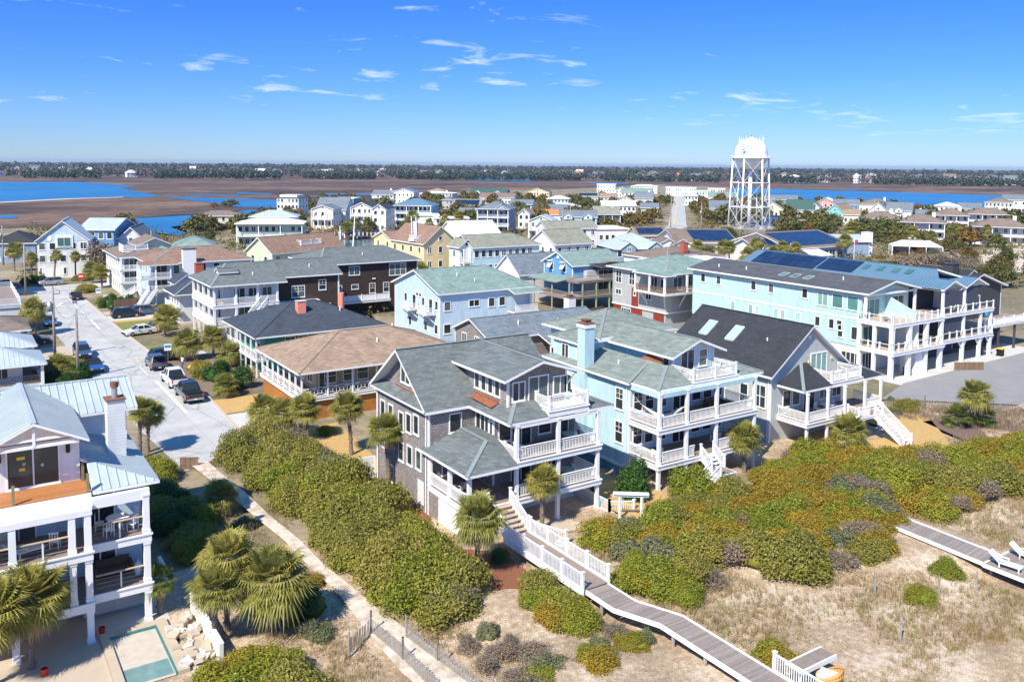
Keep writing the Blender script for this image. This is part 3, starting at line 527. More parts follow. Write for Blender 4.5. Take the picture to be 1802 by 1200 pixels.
def dune():
    nx, ny = 150, 92; xs = np.linspace(-40, 190, nx); ys = np.linspace(-35, 57, ny); X, Y = np.meshgrid(xs, ys); rs = np.random.RandomState(3); Z = np.zeros_like(X)
    for _ in range(40):
        a = rs.uniform(0, 2 * math.pi); k = rs.uniform(.15, .9); Z += .05 / (k + .3) * np.sin((X * math.cos(a) + Y * math.sin(a)) * k + rs.uniform(0, 6.28))
    Z = np.clip(Z * .9 + .02, -.05, .5) * np.clip((53 - Y) / 8, 0, 1) * np.clip((X - 14) / 8, 0, 1) + .02
    b = MB(); b.v = [(float(x), float(y), float(z)) for x, y, z in zip(X.ravel(), Y.ravel(), Z.ravel())]
    b.f = [[j * nx + i, j * nx + i + 1, (j + 1) * nx + i + 1, (j + 1) * nx + i] for j in range(ny - 1) for i in range(nx - 1)]; b.mi = [0] * len(b.f)
    o = link('dune', b.mesh('dune', 'dune', smooth=True)); o['kind'] = 'structure'
dune()
sheet('street', [(16.6, 75.5), (23.6, 80), (24.2, 98), (23.4, 125), (22.7, 145), (22.2, 181), (21.9, 197), (60, 199), (60, 207), (-30, 203), (-30, 195), (14.6, 195), (14.6, 176), (13.9, 146), (14.8, 110), (15.6, 89)], .03, 'street')
cb = MB()
for p, q in (((24.3, 99), (23.5, 125)), ((23.5, 125), (22.8, 145)), ((22.8, 145), (22.3, 181)), ((22.3, 181), (22.2, 194)), ((23.7, 80), (24.3, 99))): cb.beam((*p, .06), (*q, .06), .28, .14)
structure('kerb', cb, 'curb')
ln = MB()
for x, y0, y1 in ((20.95, 93.5, 109), (20.75, 93.5, 109), (20.6, 113, 118), (20.2, 148, 158), (20.05, 148, 158), (19.9, 165, 185)): ln.box(x - .05, y0, .034, x + .05, y1, .038)
structure('road_marking', ln, 'line_white'); structure('road_marking', MB().box(21.0, 121, .034, 21.12, 124, .038).box(21.0, 124, .034, 23.0, 124.1, .038), 'line_yellow')
for nm, x0, y0, x1, y1, m in (('driveway', 24.0, 83.5, 29.5, 90.5, 'concrete'), ('driveway', 23.6, 121.5, 30, 124, 'concrete'), ('driveway', 22.6, 154.5, 31, 160, 'concrete'), ('driveway', 22.9, 161, 29, 165, 'paver'), ('driveway', 9.6, 128, 14.4, 137, 'paver'), ('driveway', 60, 104, 92, 109, 'concrete'), ('driveway', 97, 60.2, 134, 67, 'concrete'), ('driveway', 80, 110, 95, 124, 'paver')): structure(nm, MB().box(x0, y0, .01, x1, y1, .026), m)
for nm, poly, m in (('lawn', [(24.3, 91), (29.6, 91), (29.6, 97), (24.4, 97)], 'dry_lawn'), ('lawn', [(23.6, 125), (31, 125.5), (30.5, 131), (23.4, 131)], 'lawn'), ('lawn', [(23.2, 143), (31, 143), (30, 152.5), (22.9, 152.5)], 'lawn'), ('lawn', [(23.2, 152.6), (31, 152.6), (31, 154.4), (23.0, 154.4)], 'dry_lawn'), ('lawn', [(10.3, 124.6), (14.4, 124.6), (14.3, 127.6), (10.3, 127.6)], 'lawn'), ('garden_bed', [(23.9, 98), (31, 98), (31, 121), (23.6, 121)], 'soil'), ('lawn', [(27.5, 64.5), (31.5, 66), (33, 82), (29.0, 82)], 'dry_lawn'), ('garden_bed', [(27.2, 53.5), (29.85, 55.5), (29.85, 66), (28.2, 66)], 'mulch'), ('garden_bed', [(27.3, 38.6), (30.6, 40.2), (30.8, 47.5), (27.4, 50.5)], 'mulch'), ('lawn', [(66, 44), (79, 43.5), (86, 50), (87, 57.5), (79.2, 57.5), (78.6, 48), (66, 49.8)], 'dry_lawn'), ('garden_bed', [(81, 42), (91, 42.5), (92, 48), (84, 49.5)], 'grey_mulch'), ('lawn', [(41.8, 45.5), (47.5, 47), (47.5, 53.8), (41.8, 53.8)], 'dry_lawn')):
    sheet(nm, poly, .035 + .55 * (m in ('dry_lawn', 'mulch', 'grey_mulch') and poly[0][1] < 60) * 0 + (.3 if poly[0][1] < 52 else 0), m)
sheet('parking_lot', [(88.5, 57.2), (97.5, 60.1), (134, 61.5), (190, 63), (190, 48), (101, 46.5)], .24, 'asphalt_lot'); sheet('parking_lot', [(99, 47.5), (112, 48), (112, 44), (96, 43)], .25, 'concrete')
sheet('sand_path', [(17.2, 75.8), (18.6, 76.6), (18.9, 72), (19.3, 68), (19.5, 62), (19.95, 56.5), (20.0, 52), (20.4, 48), (20.6, 44.6), (21.2, 41), (21.9, 34), (19.9, 30), (18.9, 38.5), (19.0, 43), (19.3, 48), (19.1, 52), (19.0, 57), (18.5, 62), (18.1, 68), (17.6, 72)], .34, 'path_sand')
sheet('sand_bank', [(242, 142), (298, 152), (325, 140), (310, 100), (234, 108), (220, 120)], .03, 'path_sand')
d_ = Vector((.7002, .7139)); n_ = Vector((.7139, -.7002)); a_ = Vector((262, 268)); b_ = Vector((700, 714))
sheet('second_street', [tuple(a_ - n_ * 4), tuple(a_ + n_ * 4), tuple(b_ + n_ * 4), tuple(b_ - n_ * 4)], .03, 'street')
for s_ in (-1.5,): sheet('road_marking', [tuple(a_ + n_ * (s_ - .2)), tuple(a_ + n_ * (s_ + .2)), tuple(b_ + n_ * (s_ + .2)), tuple(b_ + n_ * (s_ - .2))], .036, 'line_yellow')
sheet('cross_street', [(60, 199), (262, 262), (268, 270), (262, 274), (60, 207)], .026, 'street'); sheet('paved_yard', [(285, 236), (305, 250), (345, 272), (335, 290), (305, 268), (280, 250)], .03, 'asphalt_lot')
sheet('sand_bar', [(-79, 599), (31, 633), (73, 673), (112, 690), (112, 682), (75, 662), (33, 622), (-76, 588)], .016, 'path_sand')
# ---------------------------------------------------------------- the grey shingle cottage (beachfront, middle)
H = House('shingle_cottage', 'three storey weathered grey shingle beach house with grey-green roofs and white porches', 29.9, 50.2)
H.add('wall', MB().box(29.9, 56.3, 0, 41.6, 65.5, 7.9).box(33.9, 53.5, 0, 41.6, 56.3, 7.8).box(29.9, 54.6, 0, 33.9, 56.3, 2.3), 'grey_shake')
for q in ((29.87, 56.27, 0, 30.03, 56.42, 7.9), (29.87, 65.38, 0, 30.03, 65.53, 7.9), (33.87, 53.47, 0, 34.0, 53.6, 7.7), (29.87, 54.57, 0, 29.99, 54.69, 2.2)): H.box('corner_board', 'white', *q)
H.roof('roof_grey', 29.4, 55.9, 42.1, 66.05, 8.05, 3.85, 'x', 'gg', .22)
sk = H.slab([[(29.4, 66.03, 8.06), (29.4, 55.92, 8.06), (30.35, 56.5, 8.55), (30.35, 65.4, 8.55)]], 'roof_grey', .16, caps=False)
H.add('gable_wall', MB().extr([(56.5, 8.2), (65.5, 8.2), (61, 11.6)], 'x', 30.35, 30.6), 'grey_shake')
H.box('flashing', 'copper', 30.29, 59.2, 8.53, 30.35, 62.8, 8.64)
H.win('L', 30.35, 61.0, 9.1, 1.5, 1.25, 2)
# cross gable facing the sea
block(H, 'grey_shake', 'roof_grey', 33.65, 51.6, 40.55, 60.6, 8.0, 10.8, 1.1, 'y', 'gg', .75)
H.slab([[(33.2, 58.2, 8.02), (33.2, 50.3, 8.02), (35.0, 52.3, 8.85), (35.0, 58.2, 8.85)], [(33.2, 50.3, 8.02), (36.78, 50.3, 8.02), (36.78, 52.3, 8.85), (35.0, 52.3, 8.85)]], 'roof_grey', .2)
H.slab([[(40.45, 50.3, 8.02), (42.9, 50.3, 8.02), (40.9, 52.3, 8.85), (40.45, 52.3, 8.85)], [(42.9, 50.3, 8.02), (42.9, 57.5, 8.02), (40.9, 57.5, 8.85), (40.9, 52.3, 8.85)]], 'roof_grey', .2)
H.box('flashing', 'copper', 34.25, 53.6, 8.56, 34.38, 56.9, 8.80)
H.slab([[(33.66, 57.0, 8.56), (33.66, 53.5, 8.40), (34.36, 53.5, 8.66), (34.36, 57.0, 8.76)]], 'copper', .04, trim='copper', caps=False, name='flashing')
for i in range(4): H.win('L', 34.4, 53.75 + i * .98, 9.15, .62, 1.15)
H.door('F', 52.35, 37.15, 8.5, 1.7, 2.05); H.win('F', 52.35, 39.2, 9.0, 1.2, 1.3, 2); H.win('F', 52.35, 35.35, 9.0, 1.0, 1.3, 2)
H.add('bracket', MB().beam((34.0, 51.75, 10.55), (34.35, 52.4, 9.6), .09, .12).beam((40.2, 51.75, 10.55), (39.85, 52.4, 9.6), .09, .12), 'white')
# roof balcony
H.deck(36.75, 50.35, 40.5, 52.3, 8.42, .5, 'concrete')
H.rail((36.85, 50.45), (40.4, 50.45), 8.42, style='bal2', posts=2); H.rail((36.85, 50.55), (36.85, 52.3), 8.42, style='bal2'); H.rail((40.4, 50.55), (40.4, 52.3), 8.42, style='bal2'); H.post(36.85, 52.2, 8.42); H.post(40.4, 52.2, 8.42)
# decks, columns, rails
for z in (2.4, 5.15):
    H.deck(33.7, 50.2, 41.7, 53.5, z, .42)
    H.rail((33.95, 50.45), (37.55, 50.45), z, style='bal2'); H.rail((37.8, 50.45), (41.4, 50.45), z, style='bal2'); H.rail((41.45, 50.5), (41.45, 53.4), z, style='bal2')
H.rail((33.9, 50.6), (33.9, 53.4), 5.15, style='bal2')
for x in (33.95, 37.68, 41.45):
    for z0, z1 in ((0, 2.0), (2.4, 4.75), (5.15, 7.82)): H.column(x, 50.45, z0, z1)
H.box('beam', 'white', 33.8, 50.33, 7.55, 41.6, 50.57, 7.81); H.box('beam', 'white', 33.8, 50.58, 7.55, 34.05, 53.4, 7.81)
H.door('F', 53.5, 36.4, 5.15, 1.7, 2.05); H.win('F', 53.5, 34.9, 5.7, 1.0, 1.4); H.win('F', 53.5, 38.6, 5.7, 1.1, 1.4); H.door('F', 53.5, 40.3, 5.15, 1.1, 2.05, 1)
H.door('F', 53.5, 36.4, 2.4, 1.7, 2.05); H.win('F', 53.5, 39.3, 2.95, 1.6, 1.4, 2); H.box('wall', 'white', 34, 53.40, 0, 41.5, 53.46, 1.95)
# windows on the long west wall
for y, z in ((58.3, 5.75), (59.6, 5.55), (60.9, 5.35)): H.win('L', 29.9, y, z, .75, 1.4)
for y, z in ((57.9, 3.1), (59.4, 3.0), (60.9, 2.9), (64.2, 3.1)): H.win('L', 29.9, y, z, .75, 1.4)
H.wins('L', 29.9, (62.8, 64.3), 5.6, w=.75, h=1.3); H.win('L', 29.9, 62.7, .6, .8, 1.3)
lat = MB()
for i in range(7): lat.box(29.84, 57.0 + i * .15, .5, 29.89, 57.05 + i * .15, 2.3)
for i in range(13): lat.box(29.825, 56.95, .5 + i * .15, 29.838, 58.0, .54 + i * .15)
H.add('lattice', lat, 'white'); H.win('F', 56.3, 32.2, 6.1, .95, 1.35)
H.win('L', 33.9, 55.0, 6.25, 1.9, 1.3, 3)
for i in range(2): H.win('L', 33.9, 53.85 - i * 0, 5.6 + i * .0, .5, 1.6) if i == 0 else None
# side porch with its own hip roof
H.deck(29.8, 50.2, 33.66, 56.28, 2.4, .42)
H.slab([[(29.35, 57.0, 5.1), (29.35, 49.7, 5.1), (32.7, 52.6, 6.3), (32.7, 57.0, 6.3)][0:4], [(29.35, 49.7, 5.1), (33.68, 49.7, 5.1), (33.68, 52.6, 6.3), (32.7, 52.6, 6.3)], [(32.7, 57.0, 6.3), (32.7, 52.6, 6.3), (33.88, 52.6, 6.3), (33.88, 57.0, 6.3)]], 'roof_grey', .2)
for y in (50.45, 53.2): H.column(30.0, y, 2.4, 4.92)
H.column(29.98, 56.1, 2.4, 4.92, .2)
H.rail((30.0, 50.6), (30.0, 53.1), 2.4, style='bal2'); H.rail((30.0, 53.3), (30.0, 56.1), 2.4, style='bal2'); H.rail((30.1, 50.42), (31.3, 50.42), 2.4, style='bal2')
H.win('F', 56.3, 31.6, 2.9, 1.0, 1.4); H.win('L', 33.9, 54.8, 2.95, 1.0, 1.4)
H.box('skirt', 'white_board', 29.93, 50.4, 0, 30.0, 54.58, 1.98); H.door('L', 29.93, 53.9, .02, .9, 1.85, 1, glass='white'); H.box('skirt', 'white_board', 30.05, 50.33, 0, 33.7, 50.4, 1.98)
H.stair((32.3, 50.15), (32.3, 47.9), 2.35, 1.1, 1.9, 6)
# raised walk to the beach
W = House('beach_boardwalk', 'weathered grey plank boardwalk with white railings running seaward from the shingle cottage', 32.3, 38, cat='boardwalk')
W.box('landing', 'deck_wood', 31.3, 39.2, .98, 33.2, 47.9, 1.05); W.add('edge_board', MB().box(31.2, 39.1, .72, 31.3, 47.9, 1.12).box(33.2, 39.1, .72, 33.3, 47.9, 1.12), 'white')
for xr in (31.25, 33.25):
    W.rail((xr, 47.6), (xr, 39.2), 1.05, h=1.0, posts=5)
pl = {}
def plank_me(w, m='grey_wood'):
    k = (round(w, 2), m)
    if k not in pl: pl[k] = MB().box(-w / 2, -.066, -.035, w / 2, .066, 0).mesh('plank', m)
    return pl[k]
y = 39.05; i = 0
while y > 24.2:
    xc = 32.3 if y > 36.6 else (32.3 + (36.6 - y) * .42 if y > 33.9 else 33.43); wd = 1.62
    a = 0.0 if (y > 36.6 or y < 33.9) else .18
    link('plank', plank_me(wd), W.root, (xc - 32.3, y - 38, 1.0 + random.uniform(-.006, .006)), a * .3 + random.uniform(-.006, .006)); y -= .145; i += 1
for s_ in (-1, 1):
    e = MB()
    for p, q in (((32.3 + s_ * .86, 39.1), (32.3 + s_ * .86, 36.6)), ((32.3 + s_ * .86, 36.6), (33.43 + s_ * .86, 33.9)), ((33.43 + s_ * .86, 33.9), (33.43 + s_ * .86, 24.2))): e.beam((*p, .93), (*q, .93), .09, .26)
    W.add('edge_board', e, 'white')
for yy in (37.8, 35.2, 33.0, 30.6, 28.2, 26): 
    for s_ in (-1, 1): xx = (32.3 if yy > 36.6 else 33.43) + s_ * .7; W.add('piling', MB().tube([(xx, yy, -.5), (xx, yy, .86)], .11, 8), 'pole_wood')
W.rail((34.3, 27.4), (34.3, 24.0), 1.0, posts=2)
W.box('bench_seat', 'deck_wood', 35.0, 26.3, 1.35, 37.6, 27.1, 1.42); W.add('bench_frame', MB().box(34.9, 26.2, 1.2, 37.7, 26.29, 1.44).box(34.9, 27.11, 1.2, 37.7, 27.2, 1.44).box(34.9, 26.3, 1.2, 34.99, 27.1, 1.44).box(34.95, 26.3, 0, 35.1, 26.45, 1.2).box(37.4, 26.9, 0, 37.55, 27.05, 1.2), 'white')
# wicker chair at the end of the walk
t = thing('wicker_chair', 'round-backed orange wicker armchair with white cushion on the boardwalk end', 'chair', (35.75, 25.3, 1.0), R(-160))
wb = MB(); prof = [(.62, .05), (.7, .4), (.74, .75), (.66, .95)]; prev = None
for k in range(17):
    a = R(-20 + 220 * k / 16); hfac = .45 + .55 * math.sin(math.pi * k / 16); ring = [(r * math.cos(a), r * math.sin(a), z * (hfac if z > .3 else 1)) for r, z in prof]
    if prev:
        for j in range(3): wb.face([prev[j], ring[j], ring[j + 1], prev[j + 1]])
    prev = ring
ws = wb.mesh('shell', 'wicker', smooth=True); o = link('shell', ws, t); md = o.modifiers.new('s', 'SOLIDIFY'); md.thickness = .05
link('seat', MB().lathe((0, 0, 0), [(0, .42), (.58, .42), (.6, .36), (.55, .05), (0, .05)], 18).mesh('seat', 'wicker'), t); link('cushion', MB().box(-.42, -.45, .42, .42, .4, .54).mesh('cushion', 'cloth'), t)
# patio fence, arbor, hose
W = House('picket_fence', 'low white picket fence round the patio under the shingle cottage', 41.5, 50, cat='fence')
W.rail((41.7, 53.4), (41.7, 49.2), 0, posts=2); W.rail((41.7, 49.2), (43.3, 48.2), 0, posts=2); W.rail((34.3, 50.0), (35.6, 46.6), 0, posts=2); W.rail((33.9, 50.0), (34.3, 50.0), 0)
W.box('patio', 'paver', 34.0, 48.2, .012, 41.6, 53.3, .03)
A = House('garden_arbor', 'white two-post garden arbor beside the dune scrub', 41.7, 47.2, cat='arbor')
A.add('post', MB().box(41.1, 47.3, 0, 41.25, 47.45, 2.1), 'white'); A.add('post', MB().box(42.35, 46.3, 0, 42.5, 46.45, 2.1), 'white'); A.add('crossbeam', MB().beam((40.75, 47.67, 2.15), (42.85, 46.08, 2.15), .14, .18), 'white')
A.add('crossbeam', MB().beam((40.85, 47.8, 2.3), (42.95, 46.21, 2.3), .08, .1), 'white'); A.add('crossbeam', MB().beam((40.65, 47.54, 2.3), (42.75, 45.95, 2.3), .08, .1), 'white')
t = thing('garden_hose', 'coiled teal garden hose hanging on the white patio fence', 'hose', (41.62, 50.4, .55))
link('coil', MB().tube([(.0 - .05, .3 * math.cos(a * .5), .3 * math.sin(a * .5)) for a in range(26)], .035, 6).mesh('coil', 'teal_hose'), t); link('hook', MB().box(-.06, -.03, .2, .06, .03, .26).mesh('hook', 'galv'), t)
S = House('garden_storage', 'white painted storage skirt and side gate beside the shingle cottage', 26.5, 66, cat='gate')
S.add('panel', MB().box(27.0, 65.6, 0, 29.8, 65.72, 1.9), 'white_board'); S.add('post', MB().box(26.85, 65.55, 0, 27.0, 65.75, 2.1), 'white')
for i, (x, y, rz, k) in enumerate(((35.0, 51.6, R(10), 'adirondack'), (39.0, 51.9, R(-15), 'chair'), (40.6, 51.4, R(80), 'chair'))): place_chair(k, x, y, 5.15, rz, ['white adirondack chair on the shingle cottage upper porch', 'dark chair left of the round table, shingle cottage upper porch', 'dark chair right of the round table, shingle cottage upper porch'][i], m=['white', 'wicker_dark', 'wicker_dark'][i])
place_chair('round_table', 39.8, 51.8, 5.15, 0, 'round glass table on the shingle cottage upper porch', m='glass_sky'); place_chair('round_table', 39.5, 51.8, 2.4, 0, 'round glass table on the shingle cottage lower porch', m='glass_sky'); place_chair('chair', 40.5, 51.9, 2.4, R(90), 'white metal chair by the lower porch table of the shingle cottage')
place_chair('adirondack', 31.2, 53.6, 2.4, R(200), 'wicker armchair on the side porch of the shingle cottage', m='cloth')

# ---------------------------------------------------------------- pale blue house next door
H = House('blue_beach_house', 'three storey pale blue lap-sided beach house with grey roofs, turret and white porches', 47.8, 50.4)
H.add('wall', MB().box(47.8, 54.0, 1.0, 59.2, 66.0, 8.1).box(49.5, 53.99, .9, 59.0, 53.999, 1.2).box(48.2, 61.9, 8.0, 51.4, 65.4, 10.2).box(51.2, 62, 8, 60, 70, 10.4), 'sky_siding')
[H.box('corner_board', 'white', *q) for q in ((47.77, 53.97, 1.0, 47.95, 54.12, 8.1), (48.17, 61.87, 8.3, 48.3, 62.0, 10.2), (48.17, 65.3, 8.3, 48.3, 65.43, 10.2))]; H.box('base_trim', 'white', 47.74, 54.05, .75, 47.8, 66.0, 1.0); H.box('foundation', 'mid_blue', 47.95, 54.1, 0, 58.9, 65.9, .99)
block(H, 'sky_siding', 'roof_greygreen', 51.5, 52.8, 58.1, 64.5, 8.0, 10.2, 1.25, 'y', 'gg', .8)
H.slab([[(47.3, 66.4, 8.38), (47.3, 53.7, 8.38), (51.2, 55.4, 9.5), (51.2, 62.5, 9.5)], [(47.3, 53.7, 8.38), (47.75, 53.7, 8.38), (47.75, 50.55, 8.38), (51.2, 53.2, 9.5), (51.2, 55.4, 9.5)], [(47.75, 50.55, 8.38), (51.75, 50.55, 8.38), (51.75, 53.2, 9.5), (51.2, 53.2, 9.5)]], 'roof_greygreen', .2, capmat='ridge_cap')
H.slab([[(57.3, 50.55, 8.38), (60.4, 50.55, 8.38), (58.0, 53.2, 9.3), (57.3, 53.2, 9.3)], [(60.4, 50.55, 8.38), (60.4, 62, 8.38), (58.0, 60, 9.3), (58.0, 53.2, 9.3)]], 'roof_greygreen', .2)
H.slab([[(47.9, 66.0, 10.3), (47.9, 61.4, 10.3), (50.6, 63.7, 11.3)], [(47.9, 61.4, 10.3), (52.5, 61.4, 10.3), (52.5, 63.7, 11.3), (50.6, 63.7, 11.3)], [(52.5, 66.0, 10.3), (47.9, 66.0, 10.3), (50.6, 63.7, 11.3), (52.5, 63.7, 11.3)]], 'roof_greygreen', .18)
H.roof('roof_greygreen', 50.4, 61.4, 60.5, 70.6, 10.5, 1.75, 'x', 'hh'); H.roof('roof_greygreen', 57.5, 64.0, 64.5, 70.0, 8.6, 1.1, 'x', 'hh'); H.box('wall', 'sky_siding', 58, 64.5, 0, 64, 69.5, 8.45)
H.slab([[(51.3, 56.6, 9.5), (51.3, 54.5, 9.25), (52.3, 54.5, 9.5), (52.3, 56.6, 9.8)]], 'copper', .05, trim='copper', caps=False, name='flashing')
H.chimney(47.35, 59.6, 48.4, 60.7, 1.0, 12.35, 'sky_siding'); H.box('chimney_cap', 'white', 47.27, 59.52, 12.0, 48.48, 60.78, 12.3)
H.deck(51.8, 50.65, 57.25, 53.5, 8.5, .5); H.rail((51.95, 50.8), (57.1, 50.8), 8.5, style='bal2', posts=3); H.rail((51.95, 50.9), (51.95, 53.4), 8.5, style='bal2'); H.rail((57.1, 50.9), (57.1, 53.4), 8.5, style='bal2')
for z in (2.25, 5.2):
    H.deck(47.6, 50.2, 59.4, 54.0, z, .42)
    for a, b in ((47.95, 50.8), (51.0, 54.3), (54.5, 58.0)) if z > 4 else ((47.95, 50.8),): H.rail((a, 50.42), (b, 50.42), z, style='bal2')
    H.rail((47.83, 50.6), (47.83, 53.9), z, style='bal2'); H.rail((59.2, 50.6), (59.2, 53.9), z, style='bal2')
    if z > 4: H.rail((58.0, 50.42), (59.1, 50.42), z, style='bal2')
    else: H.rail((51.0, 50.42), (51.9, 50.42), z, style='bal2'); H.rail((54.4, 50.42), (59.1, 50.42), z, style='bal2')
for x in (47.85, 50.9, 54.4, 59.15):
    for z0, z1 in ((0, 1.85), (2.25, 4.8), (5.2, 8.15)): H.column(x, 50.42, z0, z1)
H.box('beam', 'sky_siding', 47.75, 50.3, 7.75, 59.25, 50.55, 8.14); H.box('beam', 'sky_siding', 47.72, 50.56, 7.75, 47.97, 53.97, 8.14)
H.stair((53.15, 50.15), (53.15, 48.9), 2.2, 1.35, 1.5, 4, 'white'); H.deck(52.3, 47.7, 54.0, 48.85, 1.35, .25); H.stair((52.25, 48.25), (50.2, 48.25), 1.3, .1, 1.0, 6, 'white')
for z in (2.85, 5.75):
    H.win('L', 47.8, 55.3, z, .9, 1.75, 1, 2); H.wins('F', 54.0, (48.7, 50.0), z, w=.9, h=1.6, grid=2); H.win('F', 54.0, 51.5, z, .9, 1.6, 1, 1)
    H.door('F', 54.0, 53.6, z - .55, 1.6, 2.05); H.wins('F', 54.0, (55.6, 57.0, 58.3), z, w=1.0, h=1.5, grid=1)
H.win('L', 48.2, 63.6, 8.6, .95, 1.2, 2); H.add('window_arch', MB().extr([(63.07 + .53 - .53 * math.cos(k * math.pi / 10), 9.88 + .5 * math.sin(k * math.pi / 10)) for k in range(11)], 'x', 48.12, 48.2), 'white'); H.add('window_arch_pane', MB().extr([(63.19 + .41 - .41 * math.cos(k * math.pi / 10), 9.92 + .38 * math.sin(k * math.pi / 10)) for k in range(11)], 'x', 48.10, 48.119), 'glass')
H.win('L', 47.8, 62.5, 5.9, .8, 1.3); H.win('L', 52.3, 54.4, 9.0, .6, 1.0); H.door('F', 53.6, 54.0, 8.52, 1.5, 1.9); H.win('F', 53.6, 55.9, 8.9, .9, 1.4, 1, 1)
for i, (k, x, y, z, rz, l, m) in enumerate((('adirondack', 52.9, 51.9, 8.5, 2.9, 'white adirondack chair on the blue house roof balcony', 'white'), ('adirondack', 55.8, 51.9, 8.5, 3.5, 'pale blue folding chair on the blue house roof balcony', 'pale_blue'), ('adirondack', 49.4, 52.3, 5.2, 3.0, 'white rocking chair at the hammock corner, blue house upper porch', 'white'), ('adirondack', 51.7, 52.4, 5.2, 3.3, 'white rocking chair between columns on the blue house upper porch', 'white'), ('sofa', 56.5, 52.6, 5.2, 0, 'dark wicker sofa on the blue house upper porch', 'wicker_dark'), ('adirondack', 49.2, 52.0, 2.25, 3.0, 'white rocking chair by the corner column, blue house lower porch', 'white'), ('adirondack', 56.3, 52.2, 2.25, 3.2, 'white rocking chair right of the stair, blue house lower porch', 'white'))): place_chair(k, x, y, z, rz, l, m=m)
t = thing('hammock', 'cream rope hammock slung across the blue house upper porch', 'hammock', (49.4, 51.4, 5.2)); link('bed', MB().tube([(-1.5, 1.2, 1.5), (-.7, .4, .75), (0, 0, .55), (.7, -.2, .75), (1.4, -.9, 1.5)], [.02, .2, .28, .2, .02], 8).mesh('bed', 'cloth', smooth=True), t); link('rope', MB().tube([(-1.5, 1.2, 1.5), (-1.52, 1.9, 1.9)], .02, 5).mesh('rope', 'cloth'), t); link('rope', MB().tube([(1.4, -.9, 1.5), (1.52, -.98, 1.9)], .02, 5).mesh('rope', 'cloth'), t)

# ---------------------------------------------------------------- grey house with black gable roof
H = House('black_roofed_beach_house', 'grey-sided beach house with steep black gable roof, twin skylights and hip porch', 66.8, 50.5)
block(H, 'light_grey', 'roof_black', 65.0, 53.4, 77.0, 68.4, 0, 6.6, 4.4, 'y', 'gg', .55, capmat='roof_black')
roof_pt = lambda x, y: (x, y, 6.6 + (x - 65.0) / 6.0 * 4.4)
for y in (61.2, 64.9):
    q = [Vector(roof_pt(67.6, y - .55)) + Vector((-.03, 0, .09)), Vector(roof_pt(69.3, y - .55)) + Vector((-.03, 0, .09)), Vector(roof_pt(69.3, y + .55)) + Vector((-.03, 0, .09)), Vector(roof_pt(67.6, y + .55)) + Vector((-.03, 0, .09))]
    f = MB()
    for k in range(4): f.beam(q[k], q[(k + 1) % 4], .12, .14)
    o = H.add('skylight', f, 'light_grey'); H.add('pane', MB().face(q), 'glass_sky', o)
H.slab([[(66.4, 56.5, 5.65), (66.4, 50.8, 5.65), (69.8, 53.9, 7.3), (69.8, 55.5, 7.3)], [(66.4, 50.8, 5.65), (70.7, 50.8, 5.65), (70.7, 53.9, 7.3), (69.8, 53.9, 7.3)]], 'roof_black', .2)
H.slab([[(75.6, 50.8, 5.65), (78.9, 50.8, 5.65), (77.2, 53.9, 6.6), (75.6, 53.9, 6.6)], [(78.9, 50.8, 5.65), (78.9, 57, 5.65), (77.2, 57, 6.6), (77.2, 53.9, 6.6)]], 'roof_black', .2)
H.deck(70.75, 50.95, 75.55, 53.9, 5.85, .5); H.rail((70.9, 51.1), (75.4, 51.1), 5.85, style='bal2', posts=3); H.rail((70.9, 51.2), (70.9, 53.8), 5.85, style='bal2'); H.rail((75.4, 51.2), (75.4, 53.8), 5.85, style='bal2')
H.door('F', 53.95, 72.6, 5.88, 2.4, 2.1, 3, glass='glass_teal')
H.add('lamp', MB().box(70.95, 53.8, 7.2, 71.1, 53.95, 7.45), 'yellow_plastic'); H.add('lamp', MB().box(74.5, 53.8, 7.2, 74.65, 53.95, 7.45), 'yellow_plastic')
H.deck(66.5, 50.4, 78.4, 53.95, 2.6, .42); H.deck(66.5, 53.96, 68.0, 56.5, 2.6, .42)
for x in (66.8, 69.8, 72.4, 75.6, 78.2):
    H.column(x, 50.65, 0, 2.2, .22); H.column(x, 50.65, 2.6, 5.44, .22)
H.column(66.7, 56.0, 2.6, 5.44, .2)
for a, b in ((66.9, 69.7), (69.9, 72.3), (75.7, 78.1)): H.rail((a, 50.65), (b, 50.65), 2.6, style='bal2')
H.rail((66.7, 50.8), (66.7, 55.9), 2.6, style='bal2'); H.rail((78.2, 50.8), (78.2, 53.8), 2.6, style='bal2')
H.deck(72.4, 49.0, 76.4, 50.39, 2.6, .3); H.rail((72.45, 49.05), (72.45, 50.3), 2.6, style='bal2', posts=2); H.rail((72.5, 49.05), (74.2, 49.05), 2.6, style='bal2')
H.stair((75.4, 48.95), (75.4, 45.8), 2.55, 0.3, 1.2, 10, 'white')
H.wins('F', 53.95, (67.9, 69.3), 3.3, w=1.0, h=1.5, n=1); H.door('F', 53.95, 71.3, 2.6, 1.6, 2.05); H.wins('F', 53.95, (73.6, 75.6), 3.3, w=1.3, h=1.4, n=2)
H.win('L', 65.55, 55.2, 3.3, 1.3, 2.1, 2, 1); H.win('L', 65.55, 57.2, 3.0, .9, 2.1, 1, 1); H.wins('L', 65.55, (60.2, 63.0), 3.3, w=.9, h=1.5, grid=1)
H.box('gable_vent', 'white', 70.8, 53.85, 9.6, 71.2, 53.96, 10.0)
for i, (k, x, y, z, rz, l) in enumerate((('adirondack', 73.6, 52.2, 5.85, 3.1, 'white chair on the black-roofed house balcony'), ('chair', 70.6, 52.4, 2.6, 0, 'white dining chair on the black-roofed house porch'), ('round_table', 71.8, 52.2, 2.6, 0, 'white round table on the black-roofed house porch'), ('chair', 73.2, 52.4, 2.6, 1.5, 'white chair right of the porch table, black-roofed house'))): place_chair(k, x, y, z, rz, l)

